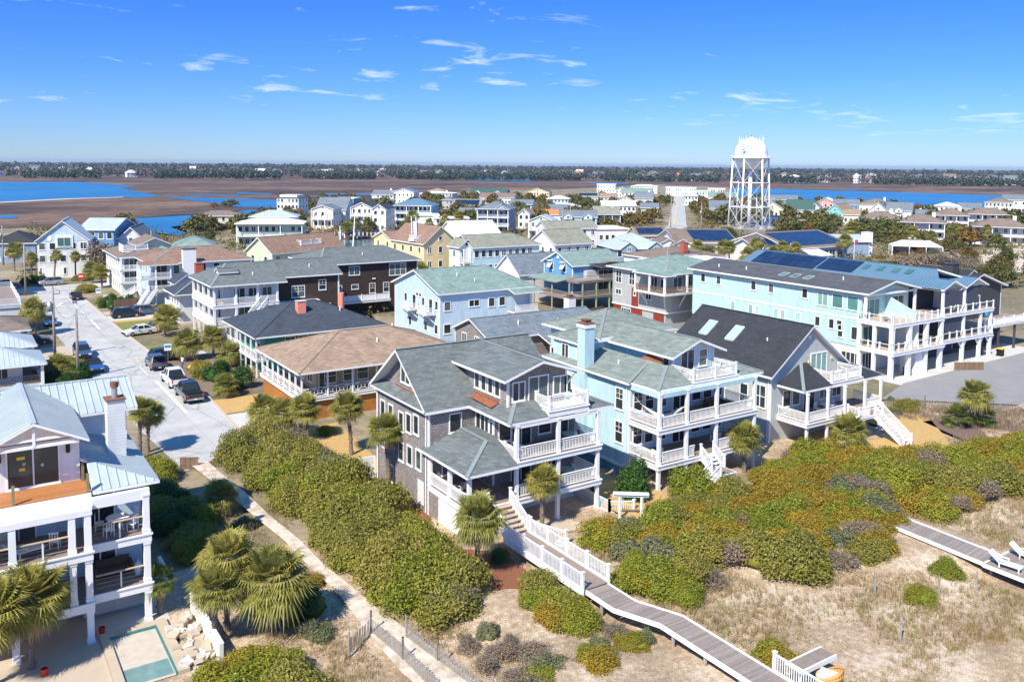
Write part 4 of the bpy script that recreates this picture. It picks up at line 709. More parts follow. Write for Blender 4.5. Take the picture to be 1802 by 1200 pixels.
# ---------------------------------------------------------------- renovated house at the left edge
H = House('metal_roofed_beach_house', 'white three storey beach house with pale metal roofs, tall chimney and new wood deck', 4, 51)
H.add('wall', MB().box(-4.5, 54.2, 0, 9.3, 66.5, 8.05).box(1.4, 54.2, 8.0, 6.1, 60.2, 10.75).box(-4.5, 60.2, 8.0, 9.6, 66.4, 10.35), 'white_board')
def panels(H, quads, sp, d, m='metal_pale'):      # standing-seam roofing, panel by panel
    for p in quads:
        p = [Vector(q) for q in p]; k = 0 if d == 'x' else 1; lo, hi = min(q[k] for q in p), max(q[k] for q in p); x = lo
        while x < hi - .02:
            x2 = min(hi, x + sp); poly = []
            n = len(p)
            for i in range(n):           # clip the plane to the strip x..x2
                a, c = p[i], p[(i + 1) % n]; ts = [0.0]
                for lim in (x, x2):
                    if (a[k] - lim) * (c[k] - lim) < -1e-9: ts.append((lim - a[k]) / (c[k] - a[k]))
                for tt in sorted(ts):
                    q = a + (c - a) * tt
                    if x - 1e-4 <= q[k] <= x2 + 1e-4: poly.append(q)
            if len(poly) >= 3:
                b = MB(); b.face(poly); lo_e = [q for q in poly if abs(q[k] - x2) < 1e-3]
                if len(lo_e) == 2: b.beam(lo_e[0] + Vector((0, 0, .03)), lo_e[1] + Vector((0, 0, .03)), .035, .06)
                H.add('roof_panel', b, m)
            x = x2
def seamroof(H, polys, sp, ds, t=.16):
    H.slab([[(x, y, z - .015) for x, y, z in p] for p in polys], 'metal_pale', t, capmat='metal_pale', caps=True)
    for p, d in zip(polys, ds): panels(H, [p], sp, d)
seamroof(H, [[(3.75, 53.0, 12.15), (3.75, 63.2, 12.15), (6.5, 63.2, 10.82), (6.5, 53.0, 10.82)], [(3.75, 63.2, 12.15), (3.75, 53.0, 12.15), (1.0, 53.0, 10.82), (1.0, 63.2, 10.82)]], .42, 'yy')
seamroof(H, [[(-5.2, 59.6, 10.5), (10.2, 59.6, 10.5), (10.2, 63.2, 11.85), (-5.2, 63.2, 11.85)], [(10.2, 66.9, 10.5), (-5.2, 66.9, 10.5), (-5.2, 63.2, 11.85), (10.2, 63.2, 11.85)]], .46, 'xx')
seamroof(H, [[(9.95, 51.8, 8.12), (9.95, 61.5, 8.12), (6.12, 61.5, 9.4), (6.12, 54.2, 9.4)], [(6.42, 51.8, 8.12), (9.95, 51.8, 8.12), (6.42, 54.0, 9.28)]], .46, 'yx')
H.add('fascia', MB().extr([(1.0, 10.60), (6.5, 10.60), (6.5, 10.85), (3.75, 12.18), (1.0, 10.85)], 'y', 52.9, 53.0), 'white') if 0 else None
H.add('gable_truss', MB().beam((1.5, 53.2, 10.75), (6.0, 53.2, 10.75), .1, .16).beam((3.75, 53.2, 10.75), (3.75, 53.2, 11.8), .14, .14).beam((2.2, 53.2, 11.15), (5.3, 53.2, 11.15), .1, .12), 'white')
H.add('gable_wall', MB().extr([(1.4, 10.7), (6.1, 10.7), (3.75, 11.85)], 'y', 54.2, 54.4), 'white_board')
H.door('F', 54.2, 3.75, 8.3, 2.5, 2.15, 2); H.win('F', 54.2, 1.0 + .85, 8.5, .3, 1.6) if 0 else None; H.win('R', 6.1, 55.4, 9.0, .75, 1.3, 1, 2)
for x in (2.1, 5.5): H.add('wall_lantern', MB().box(x - .1, 53.98, 9.9, x + .1, 54.19, 10.4), 'black')
for x, z, w, m in ((3.15, 9.85, .4, 'yellow_plastic'), (3.2, 9.2, .3, 'yellow_plastic'), (3.3, 9.5, .16, 'glass_sky'), (4.2, 9.3, .14, 'glass_sky')): H.add('glazing_sticker', MB().box(x - w / 2, 54.172, z, x + w / 2, 54.177, z + .17), m)
H.chimney(7.9, 56.1, 8.9, 57.15, 8.4, 12.0, 'white_siding', 'rust', False); H.add('flue', MB().tube([(8.4, 56.6, 12.08), (8.4, 56.6, 12.75)], .17, 14).tube([(8.4, 56.6, 12.75), (8.4, 56.6, 13.05)], [.24, .26], 14, 1), ['galv', 'rust'])
# new cedar deck
H.box('deck_frame', 'white', -4.5, 51.75, 7.65, 6.35, 54.15, 8.12); yy = 51.78
while yy < 54.1: link('deck_board', MB().box(-4.4, yy, 8.13, 6.3, yy + .13, 8.17).mesh('deck_board', 'new_wood', H.off), H.root); yy += .14
for x, y in ((-.2, 51.85), (2.6, 51.85), (6.2, 51.85), (6.2, 53.9)): H.add('rail_post', MB().box(x - .07, y - .07, 8.17, x + .07, y + .07, 9.2), 'treated')
for z in (2.4, 5.3):
    H.deck(-4.6, 50.5, 6.2, 54.2, z, .5); H.deck(6.22, 51.3, 9.35, 54.2, z, .5)
    for a, b, y in ((-4.4, -.9, 50.75), (-.8, 2.5, 50.75), (2.6, 5.0, 50.75), (6.4, 9.0, 51.5)):
        r = MB().beam((a, y, z + .98), (b, y, z + .98), .14, .05); H.add('railing', r, 'step_wood'); H.add('cable', MB().beam((a, y, z + .5), (b, y, z + .5), .01, .01).beam((a, y, z + .75), (b, y, z + .75), .01, .01).beam((a, y, z + .25), (b, y, z + .25), .01, .01), 'steel'); m_ = (a + b) / 2; H.add('rail_post', MB().box(m_ - .04, y - .04, z, m_ + .04, y + .04, z + .95), 'white')
for x, y in ((-1.0, 50.75), (2.4, 50.75), (5.2, 50.75), (5.98, 50.75), (9.1, 51.5)):
    for z0, z1 in ((0, 1.9), (2.4, 4.8), (5.3, 7.65)):
        if z0 == 0 and x == 5.2: continue
        H.column(x, y, z0, z1, .34)
H.box('beam', 'white', -4.5, 50.55, 7.3, 6.2, 50.95, 7.66); H.box('beam', 'white', 6.22, 51.35, 7.3, 9.3, 51.65, 7.9); H.box('beam', 'white', -4.5, 50.96, 7.55, 6.3, 51.74, 7.66)
for z in (2.4, 5.3):
    H.box('wall', 'pale_blue', -4.4, 54.13, z, 9.28, 54.19, z + 2.35)
    for x in (-2.6, 1.0, 2.9): H.door('F', 54.13, x, z, 1.6, 2.1, 2)
    H.door('F', 54.13, 7.0, z, 1.6, 2.1, 2)
H.box('under_skirt', 'light_grey', 5.9, 53.2, .3, 9.2, 53.3, 1.7); H.box('floor', 'paver', -4.5, 45.0, .01, 6.38, 53.9, .06); H.box('floor', 'concrete', 6.39, 50.96, .01, 10.2, 53.9, .058)
place_chair('sofa', 1.6, 53.2, 5.3, 0, 'beige outdoor sofa on the metal-roofed house upper porch', m='cloth'); place_chair('round_table', 7.8, 52.8, 5.3, 0, 'round white table on the metal-roofed house upper porch')
for x, y, rz, l in ((7.2, 52.0, 3.4, 'white chair in front of the round table, metal-roofed house porch'), (8.5, 52.2, 3.9, 'white chair at the corner side of the round table, metal-roofed house porch'), (6.9, 53.2, 1.4, 'white chair left of the round table, metal-roofed house porch'), (8.7, 53.3, 5.0, 'white chair behind the round table, metal-roofed house porch')): place_chair('chair', x, y, 5.3, rz, l)
place_chair('lounger', 3.0, 51.8, 5.3, 1.8, 'white lounge table on the metal-roofed house upper porch'); place_chair('chair', 4.5, 52.0, 5.3, 2.8, 'white chair beside the column, metal-roofed house upper porch'); place_chair('sofa', 7.6, 53.5, 2.4, 0, 'brown upholstered sofa stored on the metal-roofed house lower porch', m='wicker_dark')
t = thing('gas_cylinder', 'white gas cylinder standing on the metal-roofed house lower porch', 'gas tank', (8.8, 52.6, 2.4)); link('tank', MB().lathe((0, 0, 0), [(0, .02), (.17, .04), (.2, .15), (.2, .62), (.15, .75), (0, .78)], 16).mesh('tank', 'white', smooth=True), t); link('valve', MB().box(-.05, -.05, .78, .05, .05, .92).mesh('valve', 'galv'), t)
# pool under repair
Pl = House('swimming_pool', 'small drained swimming pool with teal tile band beside stone coping', 7.7, 49.2, cat='pool')
[Pl.box('coping', 'paver', *q) for q in ((6.4, 50.4, .02, 9.9, 50.95, .24), (9.3, 45.0, .02, 9.9, 50.39, .24), (6.4, 45.0, .02, 6.85, 50.39, .24))]; Pl.add('basin', MB().box(6.86, 45.0, .065, 9.29, 50.39, .09), 'plaster')
Pl.add('tile_band', MB().box(6.87, 50.3, .092, 9.28, 50.39, .22).box(9.2, 45.0, .092, 9.29, 50.29, .22), 'tile_teal'); Pl.add('water', MB().box(6.9, 45.2, .092, 9.15, 46.8, .1), 'pool_water')
Wl = House('garden_wall', 'white stucco garden wall beside the pool and palms', 11, 48, cat='wall'); Wl.add('wall', MB().box(11.4, 45.0, 0, 11.62, 51.5, 1.0), 'stucco'); Wl.add('wall', MB().box(10.6, 54.0, 0, 10.8, 56.5, 1.5), 'stucco'); Wl.add('coping', MB().box(11.37, 45.0, 1.0, 11.65, 51.5, 1.05), 'white')
rk = [MB().box(-.35, -.25, 0, .35, .25, .16).mesh('stone', 'paver'), MB().prism([(-.3, -.2), (.35, -.3), (.4, .2), (-.1, .35)], 0, .13).mesh('stone', 'rock'), MB().prism([(-.25, -.3), (.2, -.25), (.3, .3), (-.35, .15)], 0, .2).mesh('stone', 'paver')]
RP = thing('rubble_pile', 'heap of broken paving slabs beside the white garden wall', 'rubble', (10.5, 48.0, 0))
for k in range(46): o = link('slab', random.choice(rk), RP, (random.uniform(-.7, .75), random.uniform(-2.6, 2.4), random.uniform(.02, .3)), random.uniform(0, 6)); o.rotation_euler = (random.uniform(-.3, .3), random.uniform(-.3, .3), random.uniform(0, 6))
for x, y, l in ((6.6, 51.3, 'upright red plastic bucket beside the white column'), (3.5, 48.6, 'red plastic bucket on the terrace by the palm')):
    t = thing('bucket', l, 'bucket', (x, y, .06)); link('pail', MB().lathe((0, 0, 0), [(0, 0), (.14, 0), (.19, .38), (.2, .4), (.17, .38), (.13, .03)], 14).mesh('pail', 'red_plastic'), t); link('handle', MB().tube([(.19 * math.cos(a), .05, .38 + .12 * math.sin(a)) for a in (0, .8, 1.57, 2.3, 3.14)], .012, 5).mesh('handle', 'galv'), t)
# vent pipes and gutters' downpipes on the near roofs and walls
for nm, pts in (('shingle_cottage', ((35.0, 58.6, 9.9), (38.2, 63.2, 10.2))), ('blue_beach_house', ((49.5, 57.5, 8.9), (56.8, 58.0, 10.6), (56, 68.5, 11.2))), ('black_roofed_beach_house', ((68.5, 57.0, 9.0),)), ('metal_roofed_beach_house', ((8.6, 59.2, 8.5),))):
    o_ = bpy.data.objects[nm]
    for x, y, z in pts: link('vent_pipe', MB().tube([(x, y, z - .4), (x, y, z + .45)], .07, 8).mesh('vent_pipe', 'white', (o_.location.x, o_.location.y, 0)), o_)
for nm, x, y, z1 in (('shingle_cottage', 29.8, 56.55, 7.8), ('blue_beach_house', 47.72, 54.35, 8.1), ('black_roofed_beach_house', 65.5, 54.2, 6.4), ('shingle_cottage', 29.8, 65.2, 7.8)):
    o_ = bpy.data.objects[nm]; link('downpipe', MB().tube([(x, y, .1), (x, y, z1)], .05, 6).mesh('downpipe', 'white', (o_.location.x, o_.location.y, 0)), o_)
# ---------------------------------------------------------------- houses along the street and the second row
H = House('taupe_roofed_cottage', 'one storey cottage with wide taupe hip roof, white fretwork porch and cedar base', 29.9, 84)
H.add('base_wall', MB().box(30.2, 84.3, 0, 49.5, 97.2, 2.0), 'cedar_wall'); H.add('wall', MB().box(32.4, 86.3, 2.2, 49.4, 96.9, 5.3), 'tan_siding')
H.deck(29.9, 84.0, 49.8, 97.5, 2.35, .4); H.roof('roof_tan', 29.4, 83.3, 50.0, 97.9, 5.25, 2.5, 'x', 'hh', capmat='roof_tan')
for y in np.linspace(84.25, 97.2, 8): H.column(30.1, y, 2.35, 5.05, .16, base=False)
for x in np.linspace(30.1, 49.5, 8)[1:]: H.column(x, 84.2, 2.35, 5.05, .16, base=False)
H.rail((30.1, 84.2), (30.1, 97.2), 2.35, style='cross'); H.rail((30.2, 84.2), (49.5, 84.2), 2.35, style='cross')
H.wins('F', 86.3, (34.0, 36.1, 37.7), 3.1, w=1.2, h=1.45, n=1, grid=1); H.wins('F', 86.3, (41.2, 44.5), 3.1, w=1.1, h=1.5, grid=1); H.door('F', 86.3, 32.9 + .3, 2.36, .9, 2.05, 1); H.wins('L', 32.4, (88, 90.5, 93, 95.2), 3.1, w=1.3, h=1.4, n=2)
H = House('navy_roofed_cottage', 'emerald green cottage with low navy hip roof and coral chimneys', 31.5, 104.5)
H.add('wall', MB().box(33.2, 106.2, 0, 48.5, 117.2, 5.0), 'emerald'); H.roof('roof_navy', 31.3, 104.3, 49.2, 118.9, 5.05, 2.95, 'x', 'hh', capmat='roof_navy')
H.chimney(38.4, 108.6, 39.5, 109.6, 5.5, 8.35, 'coral', 'concrete', False); H.add('chimney', MB().tube([(46.0, 112.5, 6.0), (46.0, 112.5, 8.5)], .42, 12), 'coral')
H.deck(31.6, 104.6, 33.2, 118.4, 2.2, .3); H.rail((31.7, 104.7), (31.7, 118.3), 2.2, style='cross'); H.rail((31.8, 104.7), (33.2, 104.7), 2.2, style='cross')
for y in np.linspace(104.7, 118.3, 7): H.column(31.7, y, 0, 4.85, .16, base=False)
H.wins('F', 106.2, (36.5, 38.2), 2.9, w=1.2, h=1.4, grid=2); H.wins('L', 33.2, (108.5, 111.5, 114.8), 2.9, w=1.1, h=1.4, grid=2); H.box('door', 'coral', 41.0, 106.12, 2.3, 42.0, 106.19, 4.4); H.wins('F', 106.2, (40.2, 44, 46), 2.9, w=.9, h=1.4)
H = House('aqua_gable_house', 'pale blue two storey house with broad grey-green roof and bracketed white balconies', 60.5, 110.3)
block(H, 'pale_blue', 'roof_sea', 60.0, 110.0, 77.5, 126.0, 0, 7.5, 2.8, 'x', 'gh', .5, hip=4.5)
for y in (113.2, 118.6):
    H.deck(58.9, y - 1.6, 60.45, y + 1.6, 4.3, .22); H.rail((59.0, y - 1.5), (59.0, y + 1.5), 4.3, style='bal'); H.rail((59.0, y - 1.5), (60.4, y - 1.5), 4.3); H.rail((59.0, y + 1.5), (60.4, y + 1.5), 4.3); H.add('bracket', MB().beam((59.1, y - 1.3, 4.1), (60.5, y - 1.3, 2.8), .1, .14).beam((59.1, y + 1.3, 4.1), (60.5, y + 1.3, 2.8), .1, .14), 'white'); H.door('L', 60.5, y, 4.3, 1.0, 2.0, 1)
H.wins('L', 60.5, (111.4, 115.6, 121.5), 5.0, w=.8, h=1.2); H.wins('L', 60.5, (116.6, 117.6), 6.3, w=.7, h=.45); H.wins('L', 60.5, (111.5, 114.8, 120), 1.4, w=.9, h=1.3)
H.wins('F', 110.5, (61.8, 69.5, 71.4), 4.9, w=1.0, h=1.3); H.win('F', 110.5, 66.4, 5.2, 1.7, .9, 2); H.wins('F', 110.5, (61.8, 65.5, 69), 1.5, w=1.1, h=1.3); H.add('porch_post', MB().box(76.4, 110.1, 0, 76.65, 110.35, 7.2), 'white'); H.deck(72.5, 108.6, 77.0, 110.45, 4.0, .25); H.rail((72.6, 108.7), (76.9, 108.7), 4.0); H.slab([[(72.3, 108.3, 6.9), (77.6, 108.3, 6.9), (77.6, 110.2, 7.45), (72.3, 110.2, 7.45)]], 'roof_sea', .15, caps=False)
H = House('low_shingle_cottage', 'low brown-grey shingle cottage with long grey gable roof behind the blue house', 56, 90)
block(H, 'grey_shake', 'roof_slate', 55.9, 89.6, 75.0, 99.1, 0, 4.8, 1.95, 'x', 'gg', .45)
H.win('L', 56.35, 93.0, 3.0, 1.0, 1.5, 2); H.win('L', 56.35, 96.2, 3.0, 1.0, 1.5, 2); H.wins('F', 90.05, (59.5, 62.0), 2.9, w=1.2, h=1.5, n=2, grid=2); H.chimney(72.5, 95, 73.7, 96.2, 5.5, 8.0, 'stucco', 'rust')
H.slab([[(63.5, 87.0, 4.0), (74.5, 87.0, 4.0), (74.5, 90.0, 4.95), (63.5, 90.0, 4.95)]], 'roof_slate', .16, caps=False); H.add('porch_screen', MB().box(63.8, 87.3, .5, 74.2, 87.36, 3.85), 'glass')
for x in np.linspace(63.8, 74.2, 7): H.column(x, 87.25, 0, 3.85, .16, base=False)
H = House('long_porch_house', 'white double-porch house with grey hip roof joined to a dark shingle wing', 32.5, 128)
H.add('wall', MB().box(34.4, 129.6, 0, 42.4, 140.0, 8.2), 'white_siding'); H.add('wall', MB().box(42.6, 131.0, 0, 53.2, 140.4, 8.45), 'brown_shake')
H.roof('roof_grey', 32.1, 127.4, 43.5, 141.0, 8.5, 2.5, 'x', 'hg', hip=4); H.roof('roof_grey', 42.3, 130.5, 53.7, 141.0, 8.75, 2.2, 'x', 'gg'); H.add('flashing', MB().beam((42.3, 130.5, 8.8), (42.3, 135.75, 11.0), .12, .1), 'white')
for z in (2.7, 5.5):
    H.deck(32.5, 127.9, 42.3, 129.6, z, .5); H.deck(32.5, 129.61, 34.4, 140.6, z, .5)
    for i in range(3): H.rail((32.8 + i * 3.2, 128.1), (35.7 + i * 3.2, 128.1), z, style='bal2', posts=2)
    H.rail((32.7, 128.2), (32.7, 140.4), z, style='solid')
for x in (32.75, 35.9, 39.1, 42.1):
    for z0, z1 in ((0, 2.2), (2.7, 5.0), (5.5, 8.3)): H.column(x, 128.1, z0, z1, .3)
for y in (131.2, 134.3, 137.4, 140.4):
    for z0, z1 in ((0, 2.2), (2.7, 5.0), (5.5, 8.3)): H.column(32.75, y, z0, z1, .3)
H.door('F', 129.6, 36.8, 5.5, 1.6, 2.1); H.wins('F', 129.6, (38.9, 41), 6.0, w=1.4, h=1.5, n=2); H.wins('L', 34.4, (131.5, 134, 136.5, 138.8), 6.0, w=1.1, h=1.5); H.wins('L', 34.4, (131.5, 134, 136.5, 138.8), 3.2, w=1.1, h=1.5); H.door('F', 129.6, 37.5, 2.7, 1.6, 2.1)
H.win('F', 131.0, 46.4, 5.4, 2.0, 1.7, 2, 2); H.win('F', 131.0, 50.4, 6.3, 1.1, 1.5, 1, 2); H.win('F', 131.0, 51.2, 3.0, 1.0, .9, 1, 1); H.box('porch_roof', 'white', 42.8, 129.7, 4.5, 49.5, 131.0, 4.9); H.box('corner_board', 'white', 53.02, 130.95, 0, 53.25, 131.15, 8.4); H.box('corner_board', 'white', 42.55, 130.94, 4.9, 42.75, 131.1, 8.4)
dm = H.gwall('grey_shake', 34.2, 130.6, 36.8, 132.6, 9.0, 10.0, .5, 'x', 'dormer'); H.roof('roof_grey', 34.0, 130.3, 37.0, 132.9, 10.0, .65, 'x', 'gg', .12); H.win('L', 34.2, 131.6, 9.3, .9, .6, 2); H.chimney(33.4, 141.4, 34.6, 142.5, 8.0, 10.3, 'red_brick', 'red_brick', False)
H.stair((40.0, 127.7), (36.2, 124.4), 5.4, 2.7, 1.2, 10, 'white')
H = House('tall_shingle_house', 'tall dark brown shingle house with grey hip roof and white-trimmed windows', 55, 141)
block(H, 'brown_shake', 'roof_grey', 53.5, 140.5, 73.2, 156.5, 0, 9.0, 2.15, 'x', 'hh', .6, hip=4.0)
H.win('F', 141.1, 60.2, 6.9, 1.9, 1.4, 2, 2); H.win('F', 141.1, 68.6, 6.4, 3.2, 2.0, 3, 1); H.win('F', 141.1, 55.5, 6.9, 1.2, 1.3, 1, 1); H.wins('F', 141.1, (57.2, 60.3), 4.4, w=1.2, h=.7, n=1); H.wins('F', 141.1, (63.6, 66.3), 3.5, w=1.0, h=1.6, grid=2); H.deck(55.2, 138.6, 66.0, 141.05, 2.6, .4); H.rail((55.4, 138.8), (65.8, 138.8), 2.6, style='solid', posts=5); H.box('corner_board', 'white', 72.45, 141.06, 0, 72.7, 141.25, 8.9); H.box('wall_vent', 'white', 63.6, 140.95, 5.9, 64.2, 141.09, 6.1)
H = House('brown_roofed_stair_house', 'white house with reddish-brown hip roof, wide square chimney and long outside stairs', 32, 170)
block(H, 'pale_blue', 'roof_brown', 31.7, 169.5, 51.2, 184.0, 0, 7.5, 2.3, 'x', 'hh', .5, hip=6)
H.chimney(37.6, 168.9, 40.0, 170.0, 0, 10.0, 'white', 'dark_metal', False)
for z in (2.6, 5.0): H.deck(29.9, 168.2, 35.3, 172.2, z, .35); H.rail((30.0, 168.3), (35.2, 168.3), z, style='bal2'); H.rail((30.0, 168.4), (30.0, 172.1), z, style='bal2')
for x, y in ((30.05, 168.35), (32.6, 168.35), (35.2, 168.35), (30.05, 172)): H.column(x, y, 0, 7.3, .24)
H.slab([[(29.6, 167.9, 7.45), (36.5, 167.9, 7.45), (36.5, 170.1, 8.0), (29.6, 170.1, 8.0)]], 'roof_brown', .15, caps=False); H.door('F', 170.0, 33.8, 5.0, 2.2, 2.1, 2); H.door('F', 170.0, 33.8, 2.6, 2.2, 2.1, 2); H.wins('F', 170.0, (36.6, 41.5, 44, 47), 5.4, w=1.0, h=1.6); H.wins('F', 170.0, (36.6, 41.5, 44, 47), 2.9, w=1.0, h=1.4); H.wins('L', 32.2, (174.5, 177, 180), 5.4, w=1.0, h=1.5)
H.stair((29.8, 171.0), (27.0, 174.5), 2.6, 0.1, 1.2, 10, 'white'); H.stair((32.0, 167.9), (28.2, 160.5), 2.6, 0.1, 1.4, 13, 'white')
H = House('roof_deck_house', 'white three storey house with tan roof, small green gable and rooftop deck', 29, 185)
H.add('wall', MB().box(29.3, 185.2, 0, 41, 203, 7.4), 'white_siding'); H.roof('roof_taupe', 28.6, 184.5, 42, 203.8, 7.45, 1.7, 'y', 'hh', hip=5.5); H.gwall('mint', 33.5, 189, 39.5, 198, 7.5, 9.3, 1.3, 'y'); H.roof('roof_taupe', 32.9, 188.3, 40.1, 198.6, 9.25, 1.6, 'y', 'gg', .15)
H.deck(30.2, 187.5, 35.0, 192.5, 8.6, .5); H.rail((30.3, 187.6), (34.9, 187.6), 8.6, style='bal2', posts=3); H.rail((30.3, 187.7), (30.3, 192.4), 8.6, style='bal2', posts=3)
for z in (2.5, 5.0): H.deck(29.0, 183.6, 34.6, 185.2, z, .3); H.rail((29.1, 183.7), (34.5, 183.7), z, style='bal2'); H.door('F', 185.2, 31.8, z, 3.6, 2.0, 4)
H.column(29.15, 183.75, 0, 7.3, .3); H.column(34.45, 183.75, 0, 7.3, .3)
for z in (.8, 3.2, 5.6): H.wins('L', 29.3, np.linspace(187, 201, 7), z, w=.85, h=1.4)
H = House('small_dark_roofed_cottage', 'small white cottage with dark slate porch roof tucked between two tall houses', 31.5, 146)
block(H, 'white_siding', 'roof_navy', 31.0, 145.8, 40.0, 154.5, 0, 4.9, 1.9, 'x', 'hh', .9); H.deck(31.2, 146.0, 32.2, 154.3, 2.2, .3); H.rail((31.3, 146.1), (31.3, 154.2), 2.2, style='bal2', posts=4); H.wins('L', 31.9, (147.5, 149.5, 151.5, 153.3), 2.9, w=1.0, h=1.4); H.gwall('white_siding', 33, 154.0, 37, 158, 0, 5.6, 1.6, 'y'); H.roof('roof_navy', 32.6, 153.6, 37.4, 158.4, 5.6, 1.7, 'y', 'gg', .15)
H = House('grey_red_house', 'modern grey three storey house with red entry panels and corner balcony', 96, 100)
H.add('wall', MB().box(96.1, 100.4, 2.9, 111.5, 113.6, 9.1), 'grey_siding'); H.add('base_wall', MB().box(96.3, 100.7, 0, 111.2, 113.4, 2.89), 'grey_siding'); H.box('entry_panel', 'red_door', 96.2, 111.5, 0, 96.29, 113.4, 2.8); H.box('entry_panel', 'red_door', 96.2, 106.2, 0, 96.29, 108.9, 2.8); H.box('entry_panel', 'red_door', 96.2, 101.0, 0, 96.29, 103.4, 2.8); H.roof('roof_sea', 95.3, 99.5, 112.3, 114.6, 9.3, 2.1, 'x', 'hh'); H.box('base_trim', 'white', 96.05, 100.35, 2.8, 111.55, 113.65, 3.05)
for y in (112.0, 108.6): H.win('L', 96.1, y, 6.6, 1.3, 2.0, 2, 1); 
H.wins('L', 96.1, (112.0,), 4.6, w=1.3, h=.8, n=2); H.box('entry_panel', 'red_door', 96.02, 107.0, 3.06, 96.1, 108.6, 6.1); H.win('L', 96.02, 107.8, 4.9, .5, .6); H.win('L', 96.1, 104.5, 4.7, 1.2, .8, 2); H.door('L', 96.3, 110.2, .05, 2.2, 2.3, 4)
H.box('alcove', 'black', 96.05, 100.37, 6.7, 96.12, 105.6, 8.7) if 0 else None
H.deck(94.0, 98.6, 96.05, 105.8, 6.4, .35); H.deck(96.06, 98.6, 104, 100.35, 6.4, .35); H.rail((94.1, 98.7), (94.1, 105.7), 6.4, style='bal', m='fence_wood'); H.rail((94.2, 98.7), (103.9, 98.7), 6.4, style='bal', m='fence_wood')
for x, y in ((94.15, 98.75), (94.15, 102.2), (94.15, 105.6), (99, 98.75), (103.8, 98.75)): H.column(x, y, 6.4, 9.1, .28)
H.door('L', 96.1, 103.6, 6.4, 2.2, 2.1, 3); H.win('L', 96.1, 101.2, 7.0, 1.0, 1.3); H.wins('F', 100.4, (98.5, 101.5), 6.6, w=1.8, h=2.0, n=2); H.add('bracket', MB().beam((94.3, 99.0, 6.1), (96.1, 99.0 + 1.6, 3.8), .16, .2).beam((94.3, 104.6, 6.1), (96.1, 104.6, 3.8), .16, .2).beam((99, 98.9, 6.1), (99, 100.4, 3.8), .16, .2), 'white')
H.slab([[(93.8, 98.3, 9.28), (96.2, 98.3, 9.28), (96.2, 106.0, 9.45), (93.8, 106.0, 9.28)]], 'roof_sea', .15, caps=False)
H = House('weathered_deck_house', 'blue gabled house wrapped in weathered grey timber decks on green pilings', 96.5, 125)
block(H, 'mid_blue', 'roof_sea', 96.0, 125.0, 108.6, 135.0, 2.8, 8.0, 2.3, 'x', 'gg', .5); H.add('wall', MB().box(99, 124.4, 2.7, 107.5, 125.4, 7.0), 'light_grey')
for z, x0 in ((2.8, 92.8), (5.6, 94.8)):
    H.deck(x0, 121.6, 108.5, 125.5, z, .35, 'grey_wood', 'grey_wood'); H.deck(x0, 125.51, 96.4, 133, z, .35, 'grey_wood', 'grey_wood') if z < 4 else None
    H.rail((x0 + .1, 121.7), (108.4, 121.7), z, m='picket', sp=.2); H.rail((x0 + .1, 121.8), (x0 + .1, 133 if z < 4 else 125.3), z, m='picket', sp=.2)
for x in (93.0, 96.0, 99.2, 102.3, 105.4, 108.2): H.add('piling', MB().tube([(x, 121.8, 0), (x, 121.8, 5.5)], .18, 8), 'green_post')
for x, y in ((93.0, 127), (93.0, 132.8)): H.add('piling', MB().tube([(x, y, 0), (x, y, 5.2)], .16, 8), 'pole_wood')
H.slab([[(92.4, 134, 5.3), (92.4, 125, 5.3), (96.5, 125, 5.9), (96.5, 134, 5.9)]], 'roof_sea', .12, trim='grey_wood', caps=False); H.slab([[(100, 121.4, 7.9), (108.8, 121.4, 7.9), (108.8, 125.2, 8.2), (100, 125.2, 8.2)]], 'roof_black', .12, trim='fence_wood', caps=False); H.add('awning', MB().beam((103, 123, 8.6), (106.5, 124.4, 8.3), 2.2, .08), 'wood_door')
for y in (128, 132): H.add('shutter', MB().extr([(y - .6, 8.4), (y + .6, 8.4), (y + .6, 8.45), (y - .6, 8.45)], 'x', 95.6, 96.5).beam((95.6, y, 7.2), (96.48, y, 8.42), 1.1, .05), 'white'); H.win('L', 96.5, y, 6.6, 1.0, 1.6)
H.win('L', 96.5, 130, 9.1, .5, .6, glass='white'); H.door('F', 125.49, 104.5, 5.6, 3.0, 2.1, 3) if 0 else None; H.door('F', 124.4, 104, 5.6, 4.5, 1.35, 4); H.door('F', 124.4, 104, 2.85, 4.5, 2.0, 4)
H = House('slate_gable_house', 'white-ended house with steep pale slate gable roof beside the weathered decks', 92, 136); block(H, 'white_siding', 'roof_slate', 91.5, 135.6, 104, 145, 0, 5.4, 3.6, 'x', 'gg', .4)

# ---------------------------------------------------------------- teal row house and navy town house on the right
H = House('teal_row_house', 'long pale teal three storey house with dark grey roof and stacked white balconies', 98, 62)
H.add('wall', MB().box(98.5, 67.0, 3.3, 108.8, 97.0, 10.45), 'aqua'); H.add('base_wall', MB().box(98.6, 67.1, 0, 108.7, 96.9, 3.29), 'white_board'); H.roof('roof_dark', 97.8, 65.6, 109.6, 97.6, 10.5, 1.3, 'y', 'gg', .22)
H.add('gable_wall', MB().extr([(98.5, 10.3), (108.8, 10.3), (103.7, 11.5)], 'y', 66.9, 67.1), 'aqua'); H.box('band', 'white', 98.46, 67.2, 6.8, 98.5, 97.0, 7.0)
for y in (94.8, 91.6, 84.8, 81.6, 75.8): H.win('L', 98.5, y, 8.6, .8, 1.2)
for y in (72.9, 70.6, 68.3): H.win('L', 98.5, y, 8.0, 1.5, 1.7, 2 if y > 72 else 1, glass='glass_teal')
for y in (88.6, 85.2, 84.0, 80.6, 79.4, 76.8, 73.6, 71.4, 70.2): H.win('L', 98.5, y, 5.1, .7, 1.2, glass='glass_sky' if y > 76 else 'glass')
H.win('L', 98.5, 70.0, 4.2, .7, 1.5); H.win('L', 98.5, 67.9, 4.2, .8, 1.6)
